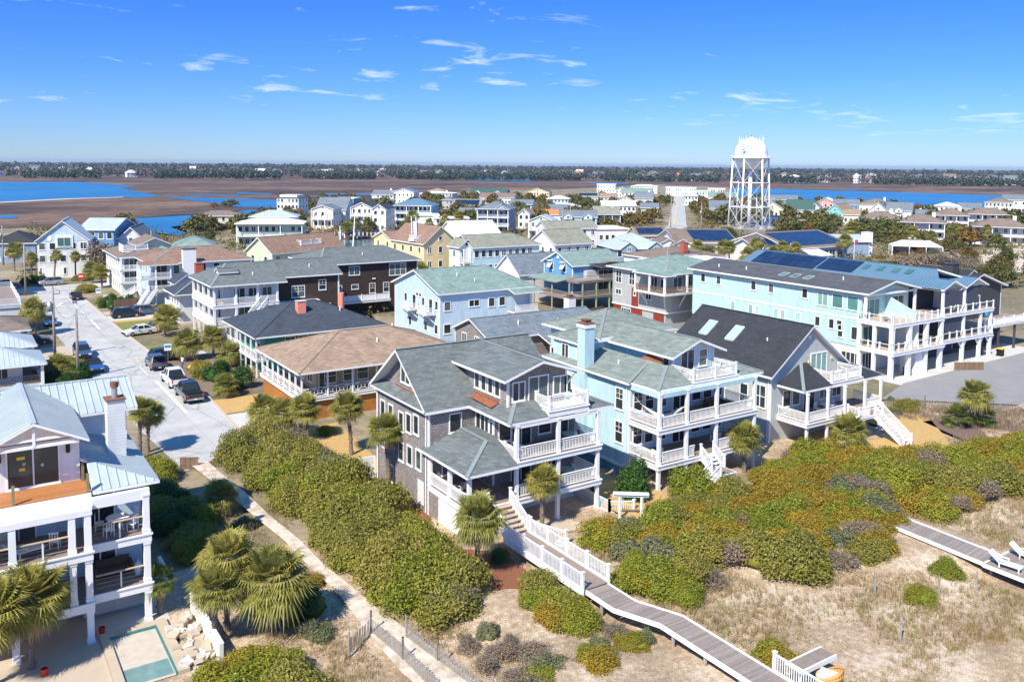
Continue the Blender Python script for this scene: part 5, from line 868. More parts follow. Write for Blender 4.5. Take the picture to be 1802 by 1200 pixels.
H.deck(97.6, 61.9, 109.0, 67.0, 7.1, .45, 'paver'); H.deck(97.6, 61.7, 109.0, 67.0, 3.6, .45, 'paver')
for z in (3.6, 7.1):
    H.rail((97.7, 62.0), (108.9, 62.0), z, style='cable', posts=9); H.rail((97.7, 62.1), (97.7, 66.9), z, style='cable', posts=4)
for x in (97.9, 101.6, 105.3, 108.7):
    H.column(x, 62.2, 0, 3.15, .5); H.column(x, 62.2, 3.6, 6.65, .5)
for y in (64.6, 66.7): H.column(97.9, y, 0, 3.15, .4); H.column(97.9, y, 3.6, 6.65, .4)
for x in (98.2, 109.0): H.column(x, 66.2, 7.1, 10.4, .3)
H.add('divider_wall', MB().box(103.5, 62.3, 0, 104.9, 64.5, 3.1).box(103.7, 62.4, 3.6, 104.0, 67.0, 6.6), 'white_board'); H.add('divider_wall', MB().extr([(62.6, 7.1), (67.0, 7.1), (67.0, 9.8), (66.0, 9.4), (62.6, 8.0)], 'x', 103.6, 103.85), 'aqua'); H.box('beam', 'white', 98.0, 66.0, 10.05, 109.2, 66.25, 10.3)
for z in (3.6, 7.1): H.door('F', 67.0, 100.6, z, 3.2, 2.3, 3, glass='glass_teal'); H.door('F', 67.0, 106.4, z, 2.4, 2.3, 2)
H.door('L', 98.6, 68.4, .05, 2.6, 2.3, 4); H.door('F', 67.1, 100.5, .05, 2.6, 2.3, 4); rp = lambda x, y: (x, y, 10.5 + (x - 97.8) / 5.9 * 1.3)
for y in (81.0, 79.0, 76.8):
    q = [Vector(rp(x_, y_)) + Vector((-.02, 0, .08)) for x_, y_ in ((99.8, y - .5), (101.2, y - .5), (101.2, y + .5), (99.8, y + .5))]; f = MB()
    for k in range(4): f.beam(q[k], q[(k + 1) % 4], .1, .1)
    o = H.add('skylight', f, 'grey_siding'); H.add('pane', MB().face(q), 'glass_teal', o)
place_chair('lounger', 99.6, 64.2, 7.1, 2.0, 'white sun lounger on the teal house top balcony'); place_chair('sofa', 101.8, 65.0, 7.1, .4, 'white cushioned sofa on the teal house top balcony', m='canvas_white'); place_chair('round_table', 106.5, 64.2, 7.1, 0, 'tan round table on the teal house top balcony', m='paver')
H = House('blue_metal_roof_townhouse', 'navy screened town house with blue standing-seam metal roof, solar panels and white balconies', 110, 63)
H.add('wall', MB().box(110.2, 67.2, 0, 120.4, 97.0, 10.3), 'navy_wall')
P1 = [[(109.7, 63.0, 10.5), (109.7, 98, 10.5), (114.6, 98, 12.6), (114.6, 66.5, 12.6)], [(120.9, 98, 10.5), (120.9, 63.0, 10.5), (114.6, 66.5, 12.6), (114.6, 98, 12.6)]]
H.slab(P1, 'metal_blue', .2, capmat='metal_blue'); H.seams(P1, .5, 'metal_blue', 'y', .04, .06)
for xa, xb, xm in ((109.7, 115.1, 112.4), (115.3, 120.9, 118.1)):
    P2 = [[(xa, 62.6, 10.52), (xa, 68, 10.52), (xm, 68, 11.6), (xm, 62.6, 11.6)], [(xb, 68, 10.52), (xb, 62.6, 10.52), (xm, 62.6, 11.6), (xm, 68, 11.6)]]; H.slab(P2, 'metal_blue', .2, capmat='metal_blue'); H.seams(P2, .5, 'metal_blue', 'y', .04, .06); H.add('gable_wall', MB().extr([(xa + .3, 10.3), (xb - .3, 10.3), (xm, 11.3)], 'y', 63.6, 63.7), 'sky_siding')
sl = lambda x, y: (x, y, 10.5 + (x - 109.7) / 4.9 * 2.1 + .02)
H.solar([sl(110.6, 96), sl(110.6, 84), sl(114.2, 84), sl(114.2, 96)], 7, 2); H.solar([sl(111.0, 83.6), sl(111.0, 77.5), sl(114.2, 77.5), sl(114.2, 83.6)], 4, 2)
for y in (76.4, 74.0, 71.6, 69.6): H.add('skylight', MB().face([Vector(sl(x_, y_)) + Vector((-.02, 0, .08)) for x_, y_ in ((112.4, y - .45), (113.6, y - .45), (113.6, y + .45), (112.4, y + .45))]), 'glass_teal')
for z in (3.6, 7.1):
    H.deck(109.9, 62.6, 122.6, 67.2, z, .45, 'deck_wood'); H.rail((115.5, 62.7), (122.5, 62.7), z, style='cable', posts=5); H.rail((110.0, 62.7), (115.3, 62.7), z, style='cable', posts=4)
    H.box('screen', 'navy_wall', 110.3, 62.95, z + (1.0 if z < 5 else 1.1), 115.0, 63.0, z + 3.0)
H.box('screen', 'navy_wall', 115.7, 62.95, 8.1, 118.8, 63.0, 10.2)
for x in (110.1, 115.3, 119.6, 122.3):
    H.column(x, 62.9, 0, 3.15, .42); H.column(x, 62.9, 3.6, 6.65, .36); H.add('brace', MB().beam((x + .2, 62.9, 2.2), (x + 1.0, 62.9, 3.1), .14, .18).beam((x - .2, 62.9, 2.2), (x - 1.0, 62.9, 3.1), .14, .18), 'white')
    if x < 119: H.column(x, 62.9, 7.1, 10.3, .3)
H.add('divider_wall', MB().extr([(62.9, 7.1), (67.2, 7.1), (67.2, 10.3), (64.2, 10.3), (62.9, 8.4)], 'x', 115.2, 115.45), 'white_board')
H = House('charcoal_beach_house', 'charcoal-sided house with dark shingle roof and square charcoal chimney', 123, 66)
block(H, 'charcoal', 'roof_black', 122.5, 68, 137, 96, 0, 8.6, 2.2, 'y', 'gh', .7, capmat='roof_black'); H.chimney(126.5, 71, 128.3, 72.6, 8, 12.0, 'charcoal', 'dark_metal', False); H.add('dormer', MB().extr([(127, 9.4), (133, 9.4), (130, 11.0)], 'y', 70, 74), 'charcoal'); H.roof('roof_black', 126.5, 69.6, 133.5, 78, 9.5, 1.7, 'y', 'gg', .15)
H.win('L', 123.2, 70.2, 5.6, 1.2, 1.5); H.win('F', 68.7, 125.3, 5.4, 1.6, 2.0, 2, glass='glass_teal'); H.win('F', 68.7, 129.3, 5.4, 1.6, 2.0, 2); H.deck(122.8, 64.0, 137, 68.6, 4.0, .35); H.rail((122.9, 64.1), (136.9, 64.1), 4.0, style='bal', posts=6); H.rail((122.9, 64.2), (122.9, 68.5), 4.0)
for x in (123.0, 127.5, 132, 136.7): H.column(x, 64.3, 0, 3.65, .25, 'charcoal')
place_chair('chair', 125.2, 66, 4.0, 3, 'white deck chair beside the blue folded parasol on the charcoal house deck'); t = thing('parasol', 'folded bright blue parasol on the charcoal house deck', 'parasol', (126.4, 65.6, 4.0)); link('pole', MB().tube([(0, 0, 0), (0, 0, 2.5)], .03, 6).mesh('pole', 'white'), t); link('canopy', MB().lathe((0, 0, 0), [(.03, 2.55), (.2, 2.2), (.26, 1.2), (.1, .9), (.03, .9)], 10).mesh('canopy', 'blue_plastic'), t)

# ---------------------------------------------------------------- west side of the street
H = House('white_deck_house', 'white house with railed roof terrace and lattice side at the left edge', 5, 150); H.add('wall', MB().box(-6, 150, 0, 9.4, 170, 4.3), 'white_siding'); H.deck(-6, 149.8, 9.6, 171, 4.6, .4); H.rail((-5.9, 149.9), (9.5, 149.9), 4.6, posts=5); H.rail((9.5, 150), (9.5, 170.8), 4.6, posts=6); H.rail((-5.9, 170.8), (9.4, 170.8), 4.6); H.win('F', 150, 6, 1.5, 1.2, 1.4); H.win('R', 9.4, 158, 1.5, 1.2, 1.4)
H = House('brown_carport', 'low carport with brown shingle roof at the left edge', 5, 131); H.slab([[(-5, 132, 3.7), (9.6, 132, 3.7), (6.0, 138, 5.0), (-5, 138, 5.0)], [(9.6, 132, 3.7), (9.6, 144, 3.7), (6.0, 138, 5.0)], [(9.6, 144, 3.7), (-5, 144, 3.7), (-5, 138, 5.0), (6.0, 138, 5.0)]], 'roof_taupe', .2, capmat='roof_taupe'); H.box('wall', 'white_siding', -5, 138, 0, 3.0, 143, 3.6)
for x, y in ((9.2, 132.4), (9.2, 143.6), (3, 132.4)): H.column(x, y, 0, 3.55, .2)
H = House('pale_metal_cottage', 'low cottage with stepped pale metal hip roofs and railed porch', 4, 112)
for z, x1, y0, y1, xr in ((3.25, 9.5, 111.0, 119.5, 5.0), (3.9, 9.2, 119.0, 127.0, 5.0)):
    PP = [[(-6, y0, z), (x1, y0, z), (xr, (y0 + y1) / 2, z + 1.6), (-6, (y0 + y1) / 2, z + 1.6)], [(x1, y0, z), (x1, y1, z), (xr, (y0 + y1) / 2, z + 1.6)], [(x1, y1, z), (-6, y1, z), (-6, (y0 + y1) / 2, z + 1.6), (xr, (y0 + y1) / 2, z + 1.6)]]
    H.slab(PP, 'metal_pale', .16, capmat='metal_pale'); H.seams([PP[0], PP[2]], .5, 'metal_pale', 'x'); H.box('wall', 'white_siding', -6, y0 + 2, 0, x1 - 2.4, y1 - .7, z - .1); H.column(x1 - .5, y0 + .5, 0, z - .17, .32); H.column(x1 - .5, y1 - .5, 0, z - .17, .32)
H.deck(-6, 111.6, 9.0, 126, .9, .3); H.rail((-6, 111.8), (8.8, 111.8), .9, m='grey_wood'); H.rail((8.9, 112), (8.9, 125.8), .9); H.wins('F', 113.0, (2, 5), 1.5, w=1.2, h=1.4, n=2); H.chimney(-1.5, 114, -.3, 115.2, 4, 6.0, 'white', 'dark_metal', False)
H = House('tall_white_corner_house', 'tall narrow white and blue house with awning roof at the far street corner', 6, 195); block(H, 'white_siding', 'metal_pale', -4, 193, 8.5, 210, 0, 10.6, 2.0, 'y', 'gg', .6); H.slab([[(-4, 191.0, 7.2), (9.2, 191.0, 7.2), (9.2, 193.6, 7.9), (-4, 193.6, 7.9)]], 'metal_pale', .15, caps=False); H.wins('F', 193.6, (2.5, 5.5), 8.4, w=1.2, h=1.5); H.deck(-4, 191.2, 8.6, 193.5, 4.2, .3); H.rail((-3.9, 191.3), (8.5, 191.3), 4.2, style='bal2'); H.column(8.2, 191.5, 0, 7.1, .3); H.column(3, 191.5, 0, 7.1, .3); H.wins('R', 7.9, (196, 200, 204), 8.2, w=1.0, h=1.4)
# ---------------------------------------------------------------- blocks around the second street
H = House('tan_roof_deck_house', 'low house with tan hip roof, red chimney and walled rooftop deck', 130, 134); block(H, 'white_siding', 'roof_taupe', 131, 137, 150, 152, 0, 6.0, 2.0, 'x', 'hh', .5); H.add('wall', MB().box(124, 128, 0, 141, 138, 6.2), 'light_grey'); H.box('parapet', 'white', 123.8, 127.8, 6.2, 141.2, 138.2, 6.7); H.rail((131, 136), (141, 136), 6.7, style='bal', m='dark_metal', sp=.3); H.chimney(139, 140, 140.4, 141.4, 6.8, 9.2, 'red_brick', 'red_brick', False); H.wins('L', 124, (130, 132, 134), 3.8, w=.6, h=.6)
H = House('solar_restaurant', 'long low white restaurant with taupe gable roof covered in solar panels', 191, 152, cat='restaurant'); block(H, 'white', 'roof_taupe', 191, 152, 218, 176, 0, 4.3, 3.7, 'x', 'gg', 1.0, capmat='roof_taupe')
rr = lambda x, y: (x, y, 4.3 + (y - 152) / 12 * 3.7); H.solar([rr(193, 153.6), rr(216.5, 153.6), rr(216.5, 163), rr(193, 163)], 15, 6); H.add('wall', MB().box(200, 152.6, .2, 216, 153.0, 3.6), 'sky_siding')
H.wins('F', 152.6, (203.5, 206.5, 209.5, 213), .9, w=2.4, h=2.4, n=2); H.slab([[(193, 146.5, 2.8), (200.5, 145.5, 2.8), (203, 152.5, 3.9), (196, 152.5, 3.9)]], 'canvas_white', .05, trim='canvas_white', caps=False, name='sail_canopy'); block(H, 'white', 'roof_taupe', 183, 157, 193, 167, 0, 4.4, 2.4, 'x', 'gg', .8); r2 = lambda x, y: (x, y, 4.4 + (y - 157) / 5 * 2.4); H.solar([r2(187, 157.6), r2(192, 157.6), r2(192, 161), r2(187, 161)], 4, 3)
H.slab([[(184.5, 152.5, 2.6), (189, 151.5, 2.6), (189.5, 155.5, 2.7), (185, 156.5, 2.7)]], 'tarp_blue', .05, trim='tarp_blue', caps=False, name='awning')
H = House('metal_wing_building', 'low building with pale metal shed roof and square white chimney beside the restaurant', 222, 158, 28, cat='building'); block(H, 'slate_blue', 'metal_pale', -7, 0, 9, 16, 0, 4.6, 1.6, 'x', 'gg', .6); H.chimney(7.2, 1, 9.6, 3.4, 0, 7.2, 'white', 'white', False); H.wins('F', .6, (-3, 0), .6, w=2.0, h=2.6, n=2)
H = House('solar_roof_hall', 'low brown-roofed hall with a wide band of solar panels and white gables', 186, 177, 28, cat='building'); block(H, 'white', 'roof_taupe', -10, 0, 9, 22, 0, 4.3, 3.2, 'x', 'gg', .8); r3 = lambda x, y: (x, y, 4.3 + y / 11 * 3.2); H.solar([r3(-4, 1.2), r3(8.5, 1.2), r3(8.5, 10), r3(-4, 10)], 8, 5)
for x, y in ((-13, -3), (-9.5, -5)): H.gwall('white', x - 2.5, y, x + 2.5, y + 9, 0, 4.2, 1.4, 'y'); H.roof('roof_taupe', x - 3, y - .6, x + 3, y + 9, 4.2, 1.6, 'y', 'gg', .15)
for nm, pts in (('taupe_roofed_cottage', ((40, 87.5, 6.7), (44, 92, 7.2))), ('navy_roofed_cottage', ((44.2, 108.5, 6.8),)), ('aqua_gable_house', ((68, 113, 8.6), (66, 115, 9.3))), ('tall_shingle_house', ((63, 144, 10),)), ('long_porch_house', ((39, 130, 9.5), (49, 133, 9.9))), ('low_shingle_cottage', ((62, 92, 5.9), (68, 91.5, 5.7))), ('teal_row_house', ((100.5, 88, 11.1), (101.5, 72, 11.3), (100, 93, 11)))):
    o_ = bpy.data.objects[nm]
    for x, y, z in pts: link('vent_pipe', MB().tube([(x, y, z - .5), (x, y, z + .45)], .09, 8).mesh('vent_pipe', 'white', (o_.location.x, o_.location.y, 0)), o_)
FAR = [
    ('flat_roofed_house', 'white three storey flat-roofed house beside the channel', 142.4, 415.6, 11.5, 9, 45, 11, 'flat', 0.4, 'white_siding', 'roof_grey', 3, 'w'),
    ('aqua_canal_house', 'long aqua and sage two storey house with pale roof and white balcony band', 85.1, 264.9, 19.9, 7.6, 25, 10, 'hip', 1.3, 'mint', 'roof_white', 2, 'bw'),
    ('pale_hip_house', 'house showing only a broad pale hip roof behind the aqua house', 101.8, 313.4, 16.7, 6.5, 25, 12, 'hip', 2.2, 'white_siding', 'metal_pale', 2, ''),
    ('piling_house', 'cream house with brown hip roof standing on tall braced pilings by the channel', 89.9, 341.7, 17.8, 5.6, 20, 11, 'hip', 1.8, 'cream', 'roof_taupe', 1, 'p'),
    ('grey_steep_house', 'house with large steep grey roof behind the white canal cottage', 135.8, 342.4, 12.5, 7, 40, 12, 'gs', 5, 'white_siding', 'roof_slate', 2, ''),
    ('gabled_canal_house', 'white gable-fronted canal house with dark porch roof', 127.5, 330.2, 8.5, 8, 40, 11, 'gf', 1.6, 'white_siding', 'roof_slate', 2, 'b'),
    ('triple_gable_house', 'white triple-gabled three storey house with dark blue roof and stacked porches', 137.4, 314.2, 8.4, 9, 42, 13, 'gf', 2.2, 'white_siding', 'roof_navy', 3, 'bw'),
    ('arched_gable_house', 'tall white gable house with arched windows next to the triple gables', 141.3, 306.9, 5.5, 8.6, 42, 12, 'gf', 2.2, 'white_siding', 'roof_navy', 3, 'w'),
    ('blue_hip_house', 'pale blue and white three storey house with blue hip roof', 161.1, 316.5, 15.3, 9.5, 42, 12, 'hip', 2.6, 'pale_blue', 'metal_blue', 3, 'bw'),
    ('white_saltbox_house', 'white house with slate roof and square white chimney', 239.9, 515.6, 14.8, 6, 45, 12, 'gs', 3, 'white_siding', 'roof_slate', 2, 'c'),
    ('white_cluster_house', 'white blocky house with raised white gable and blue metal roof', 250.8, 507.2, 13.9, 8, 45, 12, 'gf', 2.4, 'white', 'metal_blue', 2, ''),
    ('cupola_house', 'pale grey house with flat white roof and small cupola', 288.9, 533.1, 23.5, 6, 45, 14, 'hip', 0.8, 'light_grey', 'roof_white', 2, 'c'),
    ('solar_lean_house', 'grey house whose front roof slope is filled with solar panels', 218.4, 371.8, 13.9, 5.5, 42, 12, 'gs', 3.4, 'grey_siding', 'roof_olive', 1, 's'),
    ('small_grey_cottage', 'small white cottage with low grey roof behind the oak', 199.8, 338.8, 8.4, 4.5, 42, 9, 'gs', 2, 'white_siding', 'roof_slate', 1, ''),
    ('blue_stilt_house', 'tall slate blue house with white balconies and centre gable on open ground floor', 175.8, 278.5, 12.2, 9.6, 44, 13, 'hip', 2.8, 'slate_blue', 'roof_slate', 3, 'bwg'),
    ('awning_motel', 'white flat-roofed motel with pink awning band', 167.3, 295.8, 13.4, 5, 25, 9, 'flat', 0.4, 'white', 'roof_white', 2, 'a'),
    ('blank_white_building', 'plain white building with blank upper wall beside the motel', 159.1, 301.8, 10.0, 6, 25, 9, 'flat', 0.5, 'white', 'roof_white', 1, ''),
    ('white_tarp_house', 'house with large bright white roof', 128.5, 211.2, 13.8, 6, 5, 13, 'gs', 4, 'white_siding', 'roof_white', 1, ''),
    ('yellow_house', 'yellow house with tan roof and white rooftop stair', 102.3, 186.5, 9.5, 7, -4, 16, 'gf', 4.2, 'yellow', 'roof_brown', 2, 't'),
    ('yellow_annex', 'low yellow annex with tan roof attached left of the yellow house', 101.9, 207.3, 5.6, 6.4, -4, 10, 'gs', 2, 'yellow', 'roof_brown', 2, ''),
    ('orange_roofed_cottage', 'low white cottage with bright orange roof', 226.4, 312.7, 15.0, 4.2, 42, 9, 'gs', 2.2, 'white_siding', 'roof_orange', 1, ''),
    ('mint_gable_house', 'white two storey porch house with mint green front gable', 179.4, 252.3, 8.7, 6.4, 44, 11, 'gf', 2, 'mint', 'metal_pale', 2, 'b'),
    ('twin_gable_house', 'white and blue house with grey roof and two small front gables', 209.8, 269.8, 14.6, 6, 38, 11, 'gs', 2.5, 'pale_blue', 'roof_slate', 2, 'wg'),
    ('khaki_porch_house', 'blue house with khaki roof, white chimney and long upper porch', 233.5, 280.1, 10.3, 6, 30, 11, 'gs', 3.2, 'slate_blue', 'roof_olive', 2, 'bc'),
    ('white_modern_house', 'angular white house with low sloped roof among the trees', 274.3, 320.7, 16.1, 7, 35, 12, 'gs', 2.2, 'white', 'roof_white', 2, 'w'),
    ('little_solar_cottage', 'small white cottage with single row of solar panels', 378.3, 475.4, 14.3, 4.5, 40, 9, 'gs', 2.5, 'light_grey', 'roof_olive', 1, 's'),
    ('white_box_building', 'plain white box building at the marsh edge', 530.9, 639.9, 17.5, 8, 45, 14, 'flat', 0.5, 'white', 'roof_white', 2, ''),
    ('grey_peak_cottage', 'pale cottage with taupe gable roof left of the slate roofs', 468.8, 544.0, 11.8, 6, 45, 12, 'gf', 3, 'white_siding', 'roof_taupe', 2, ''),
    ('sea_roofed_house', 'house with long sea green roof beyond the white modern house', 429.6, 482.8, 22.4, 6.5, 45, 14, 'gs', 3, 'white_siding', 'roof_sea', 2, ''),
    ('slate_street_house', 'dark slate-roofed house with white chimney near the second street', 377.5, 417.1, 11.6, 5.5, 45, 13, 'gs', 4, 'light_grey', 'roof_slate', 1, 'c'),
    ('white_row_building', 'long white building at the head of the second street', 545.0, 554.1, 26.1, 7, 45, 12, 'flat', 0.6, 'white', 'roof_white', 2, 'w'),
    ('cream_row_building', 'cream building with white roof left of the second street head', 552.3, 610.1, 24.9, 7, 45, 14, 'hip', 1.5, 'cream', 'roof_white', 2, ''),
    ('green_dormer_house', 'house with sea green roof and several small front gables by the marsh', 330.6, 531.6, 27.0, 6, 45, 13, 'gs', 3, 'light_grey', 'roof_green', 2, 'g'),
    ('taupe_long_house', 'long house with taupe roof and shaded porch by the marsh', 299.1, 470.2, 22.5, 5, 45, 11, 'gs', 3, 'white_siding', 'roof_taupe', 1, 'w'),
    ('yellow_solar_house', 'yellow house with stepped gables and blue solar roof by the marsh', 364.6, 517.6, 17.6, 6.5, 45, 12, 'gf', 3, 'yellow', 'roof_navy', 2, 'w'),
    ('white_marsh_house', 'white house with flat pale roof at the marsh side of the street', 490.3, 474.3, 10.5, 7, 45, 11, 'flat', 0.5, 'white_siding', 'roof_white', 2, 'w'),
    ('green_roofed_house', 'low house with grey-green roof left of the water tower', 442.3, 409.8, 18.7, 6, 45, 12, 'gs', 3, 'white_siding', 'roof_sea', 1, ''),
    ('slate_roofed_cottage', 'cottage with wide slate roof left of the water tower legs', 339.8, 315.5, 11.8, 4.5, 45, 12, 'gs', 4, 'light_grey', 'roof_slate', 1, ''),
    ('cream_gable_cottage', 'cream gable-fronted cottage with two shuttered windows right of the water tower', 352.6, 293.2, 10.5, 5, 50, 11, 'gf', 4, 'cream', 'roof_taupe', 1, 'w'),
    ('grey_twin_gable_house', 'grey house with dark trimmed twin gables by the river', 433.9, 354.0, 18.8, 6, 50, 12, 'gs', 3, 'slate_blue', 'roof_slate', 2, 'g'),
    ('green_steep_house', 'house with big dark green roof', 368.6, 288.6, 13.3, 4.5, 55, 12, 'gs', 5, 'white_siding', 'roof_green', 1, ''),
    ('pink_house', 'pink and white house with red porch openings', 400.7, 297.1, 8.5, 7.5, 60, 12, 'gf', 2.4, 'pink', 'roof_white', 2, 'b'),
    ('teal_gable_cottage', 'turquoise gable-fronted cottage with tan roof and white dormers', 355.2, 258.1, 8.0, 5, 75, 15, 'gf', 4, 'teal', 'roof_tan', 1, 'w'),
    ('blue_side_house', 'house with slate roof and bright blue right end wall', 401.3, 284.5, 12.4, 6.5, 50, 10, 'gs', 3, 'mid_blue', 'roof_slate', 2, ''),
    ('tan_hip_house', 'house with wide tan hip roof and white cupola by the river', 444.6, 296.2, 18.2, 5.5, 55, 14, 'hip', 3, 'cream', 'roof_taupe', 1, 'c'),
    ('white_blue_gable_house', 'white house with steep blue-edged front gable and slate roof', 385.3, 255.3, 8.5, 5, 62, 14, 'gf', 4.5, 'white_siding', 'roof_slate', 1, 'w'),
    ('dormer_row_house', 'white house with row of white dormers on slate roof', 391.4, 248.1, 11.2, 5.5, 62, 12, 'gs', 4, 'white_siding', 'roof_slate', 1, 'g'),
    ('white_hip_house', 'white two storey house with bright white hip roof by the river', 431.4, 247.1, 11.0, 7, 62, 13, 'hip', 2, 'white_siding', 'roof_white', 2, 'w'),
    ('white_hip_wing', 'low wing with bright white hip roof beside the white hip house', 427.8, 253.7, 9.6, 5, 62, 10, 'hip', 2, 'white_siding', 'roof_white', 1, ''),
    ('grey_river_house', 'house with long grey gable roof by the river', 461.2, 251.5, 10.8, 5, 62, 12, 'gs', 3, 'light_grey', 'roof_slate', 1, ''),
    ('tan_river_house', 'white house with tan hip roof and round white vent', 513.6, 263.1, 14.1, 7, 64, 13, 'hip', 2.4, 'white_siding', 'roof_taupe', 2, 'w'),
    ('slate_river_house', 'white gabled house with slate roof at the right edge by the river', 533.8, 263.4, 14.0, 8, 66, 13, 'gs', 3, 'white_siding', 'roof_slate', 2, 'w'),
    ('dark_roof_house', 'house with low dark grey hip roof at the left edge', 15.0, 257.7, 10.7, 5, 15, 14, 'hip', 2.6, 'slate_blue', 'roof_black', 1, ''),
    ('white_gable_house', 'white gable-fronted house with dark grey roof by the channel', 38.5, 227.6, 8.2, 6, 20, 16, 'gf', 4.4, 'white_siding', 'roof_slate', 2, 'w'),
    ('blue_gable_house', 'white and blue gable-fronted three storey house with oval window and pale metal roof', 22.6, 218.0, 10.4, 8.4, 12, 14, 'gf', 4.6, 'white_siding', 'metal_pale', 3, 'wo'),
    ('blue_tower_house', 'blue house with pale metal roof and white rooftop rails behind the gabled house', 31.0, 228.1, 8.0, 10, 30, 14, 'gs', 2.4, 'mid_blue', 'metal_pale', 3, 'w'),
    ('dark_green_hip_house', 'low house showing a dark green hip roof beside the bare trees', 54.3, 232.0, 10.0, 4.5, 15, 13, 'hip', 2.4, 'sage', 'roof_sea', 1, ''),
    ('green_gable_house', 'pale green gable-ended house with brown roof and small white roof deck', 69.5, 188.5, 20.6, 6.6, -20, 9, 'gs', 3.4, 'pale_green', 'roof_brown', 2, 'k'),
    ('khaki_gable_house', 'pale blue house with olive-khaki roof and white balcony gables', 113.4, 173.4, 19.0, 6.9, 0, 10, 'gsh', 2.7, 'sky_siding', 'roof_olive', 2, 'w'),
    ('khaki_balcony_gable', 'small white gable wing with balcony at the left end of the khaki-roofed house', 103.4, 175.5, 4, 6.9, 0, 5, 'gf', 2, 'white_siding', 'roof_olive', 2, 'b'),
    ('white_khaki_house', 'white house with khaki gable roof and second cross gable', 130.6, 169.7, 11.2, 7, 0, 10.2, 'gs', 3.4, 'white_siding', 'roof_olive', 2, ''),
    ('metal_hip_house', 'blue house with large pale blue metal hip roof and small front gable', 144.8, 160.5, 13.3, 6, 18, 13, 'hip', 3.4, 'slate_blue', 'metal_pale', 2, 'wg'),
    ('grey_low_house', 'low house with grey roof behind the orange-roofed cottage', 250.8, 340.8, 13.4, 4.6, 42, 10, 'gs', 2.4, 'light_grey', 'roof_slate', 1, ''),
    ('pale_roof_house', 'low house with pale shallow roof above the twin-gabled house', 274.7, 361.0, 11.0, 4.6, 40, 10, 'hip', 1.6, 'white_siding', 'roof_white', 1, ''),
    ('white_flat_house', 'wide low house with flat white roof below the khaki porch house', 187.9, 222.4, 10.5, 5, 20, 14, 'flat', 0.4, 'white_siding', 'roof_white', 1, 'w'),
    ('olive_roof_house', 'house with olive roof just behind the white khaki-roofed house', 166.2, 216.6, 16.9, 6.5, 15, 10, 'gs', 2.2, 'white_siding', 'roof_olive', 2, ''),
    ('brown_solar_house', 'low brown-roofed house with a single row of solar panels behind the palms', 192.4, 207.8, 10.3, 3.8, 25, 11, 'gs', 2.6, 'tan_siding', 'roof_taupe', 1, 's'),
    ('tan_corner_cottage', 'small cottage with tan roof beside the slate-roofed cottage', 360.6, 346.7, 6.3, 4.2, 45, 9, 'gs', 2.4, 'cream', 'roof_tan', 1, ''),
    ('white_street_house', 'white two storey house with pale roof on the tower side of the second street', 418.2, 415.4, 8.5, 6.5, 45, 11, 'hip', 1.6, 'white_siding', 'roof_white', 2, 'w'),
    ('cream_marsh_house', 'cream house with white roof terrace behind the green-roofed house', 550.6, 517.4, 14.1, 7, 45, 11, 'flat', 0.6, 'cream', 'roof_white', 2, 'w'),
    ('blue_flat_house', 'blue and white house with flat pale roof behind the steep grey roof', 173.5, 420.4, 11.0, 8, 42, 11, 'flat', 0.5, 'mid_blue', 'roof_white', 2, 'w'),
    ('small_slate_shed', 'small slate-roofed cottage between the arched gable and blue hip houses', 173.5, 361.9, 4, 4.2, 42, 8, 'gs', 1.8, 'light_grey', 'roof_slate', 1, ''),
    ('tan_marsh_house', 'house with tan hip roof and thin mast behind the cupola house', 328.2, 606.1, 12.2, 5, 45, 11, 'hip', 2, 'cream', 'roof_tan', 1, ''),
    ('white_pier_house', 'small white house with flat roof left of the cupola house', 274.1, 532.7, 5.3, 5, 45, 9, 'flat', 0.4, 'white', 'roof_white', 1, ''),
    ('grey_motel_house', 'grey two storey house with white trim left of the solar lean roof', 240.5, 430.2, 6.3, 6, 42, 10, 'hip', 1.8, 'grey_siding', 'roof_slate', 2, 'w'),
    ('sage_oak_house', 'sage house with slate roof among the oaks left of the second street', 294.0, 320.5, 8.4, 5.5, 42, 10, 'gs', 2.4, 'sage', 'roof_slate', 2, 'w'),
    ('blush_oak_house', 'cream gable-fronted house among the oaks behind the white modern house', 339.3, 391.2, 8.0, 6, 44, 10, 'gf', 2.6, 'cream', 'roof_brown', 2, 'w'),
    ('white_oak_house', 'white gable-fronted house between the mint gable and blue stilt houses', 201.1, 295.1, 4.8, 6, 44, 10, 'gf', 2.4, 'white_siding', 'roof_olive', 2, 'w'),
    ('slate_oak_house', 'white house with long slate roof left of the orange cottage', 254.5, 376.2, 11.5, 5.5, 44, 10, 'gs', 2.6, 'white_siding', 'roof_slate', 2, ''),
    ('blue_oak_house', 'pale blue house with white hip roof behind the yellow solar house trees', 310.7, 420.1, 13.1, 6, 44, 11, 'hip', 1.8, 'pale_blue', 'roof_white', 2, 'w'),
    ('tan_oak_house', 'tan-roofed white house right of the small solar cottage', 367.6, 440.9, 10.5, 5.5, 44, 10, 'gs', 2.6, 'white_siding', 'roof_tan', 2, ''),
    ('white_river_gable', 'white gable-fronted house between the pink and green-roofed houses', 375.5, 284.8, 4.5, 5.5, 60, 10, 'gf', 2.6, 'white_siding', 'roof_slate', 2, 'w'),
    ('sea_green_river_house', 'pale green hip-roofed house by the river left of the grey twin gables', 411.3, 354.1, 9.9, 6, 50, 11, 'hip', 2, 'pale_green', 'roof_sea', 2, 'w'),
    ('cream_condo_cottage', 'cream cottage with tan gable roof between the tan hip house and first condo', 348.6, 244.5, 6.9, 4.8, 62, 9, 'gs', 2.4, 'cream', 'roof_tan', 1, 'w'),
    ('grey_condo_cottage', 'grey cottage with slate roof behind the second condo row', 375.1, 224.7, 7.5, 5.2, 60, 9, 'gs', 2.2, 'light_grey', 'roof_slate', 1, ''),
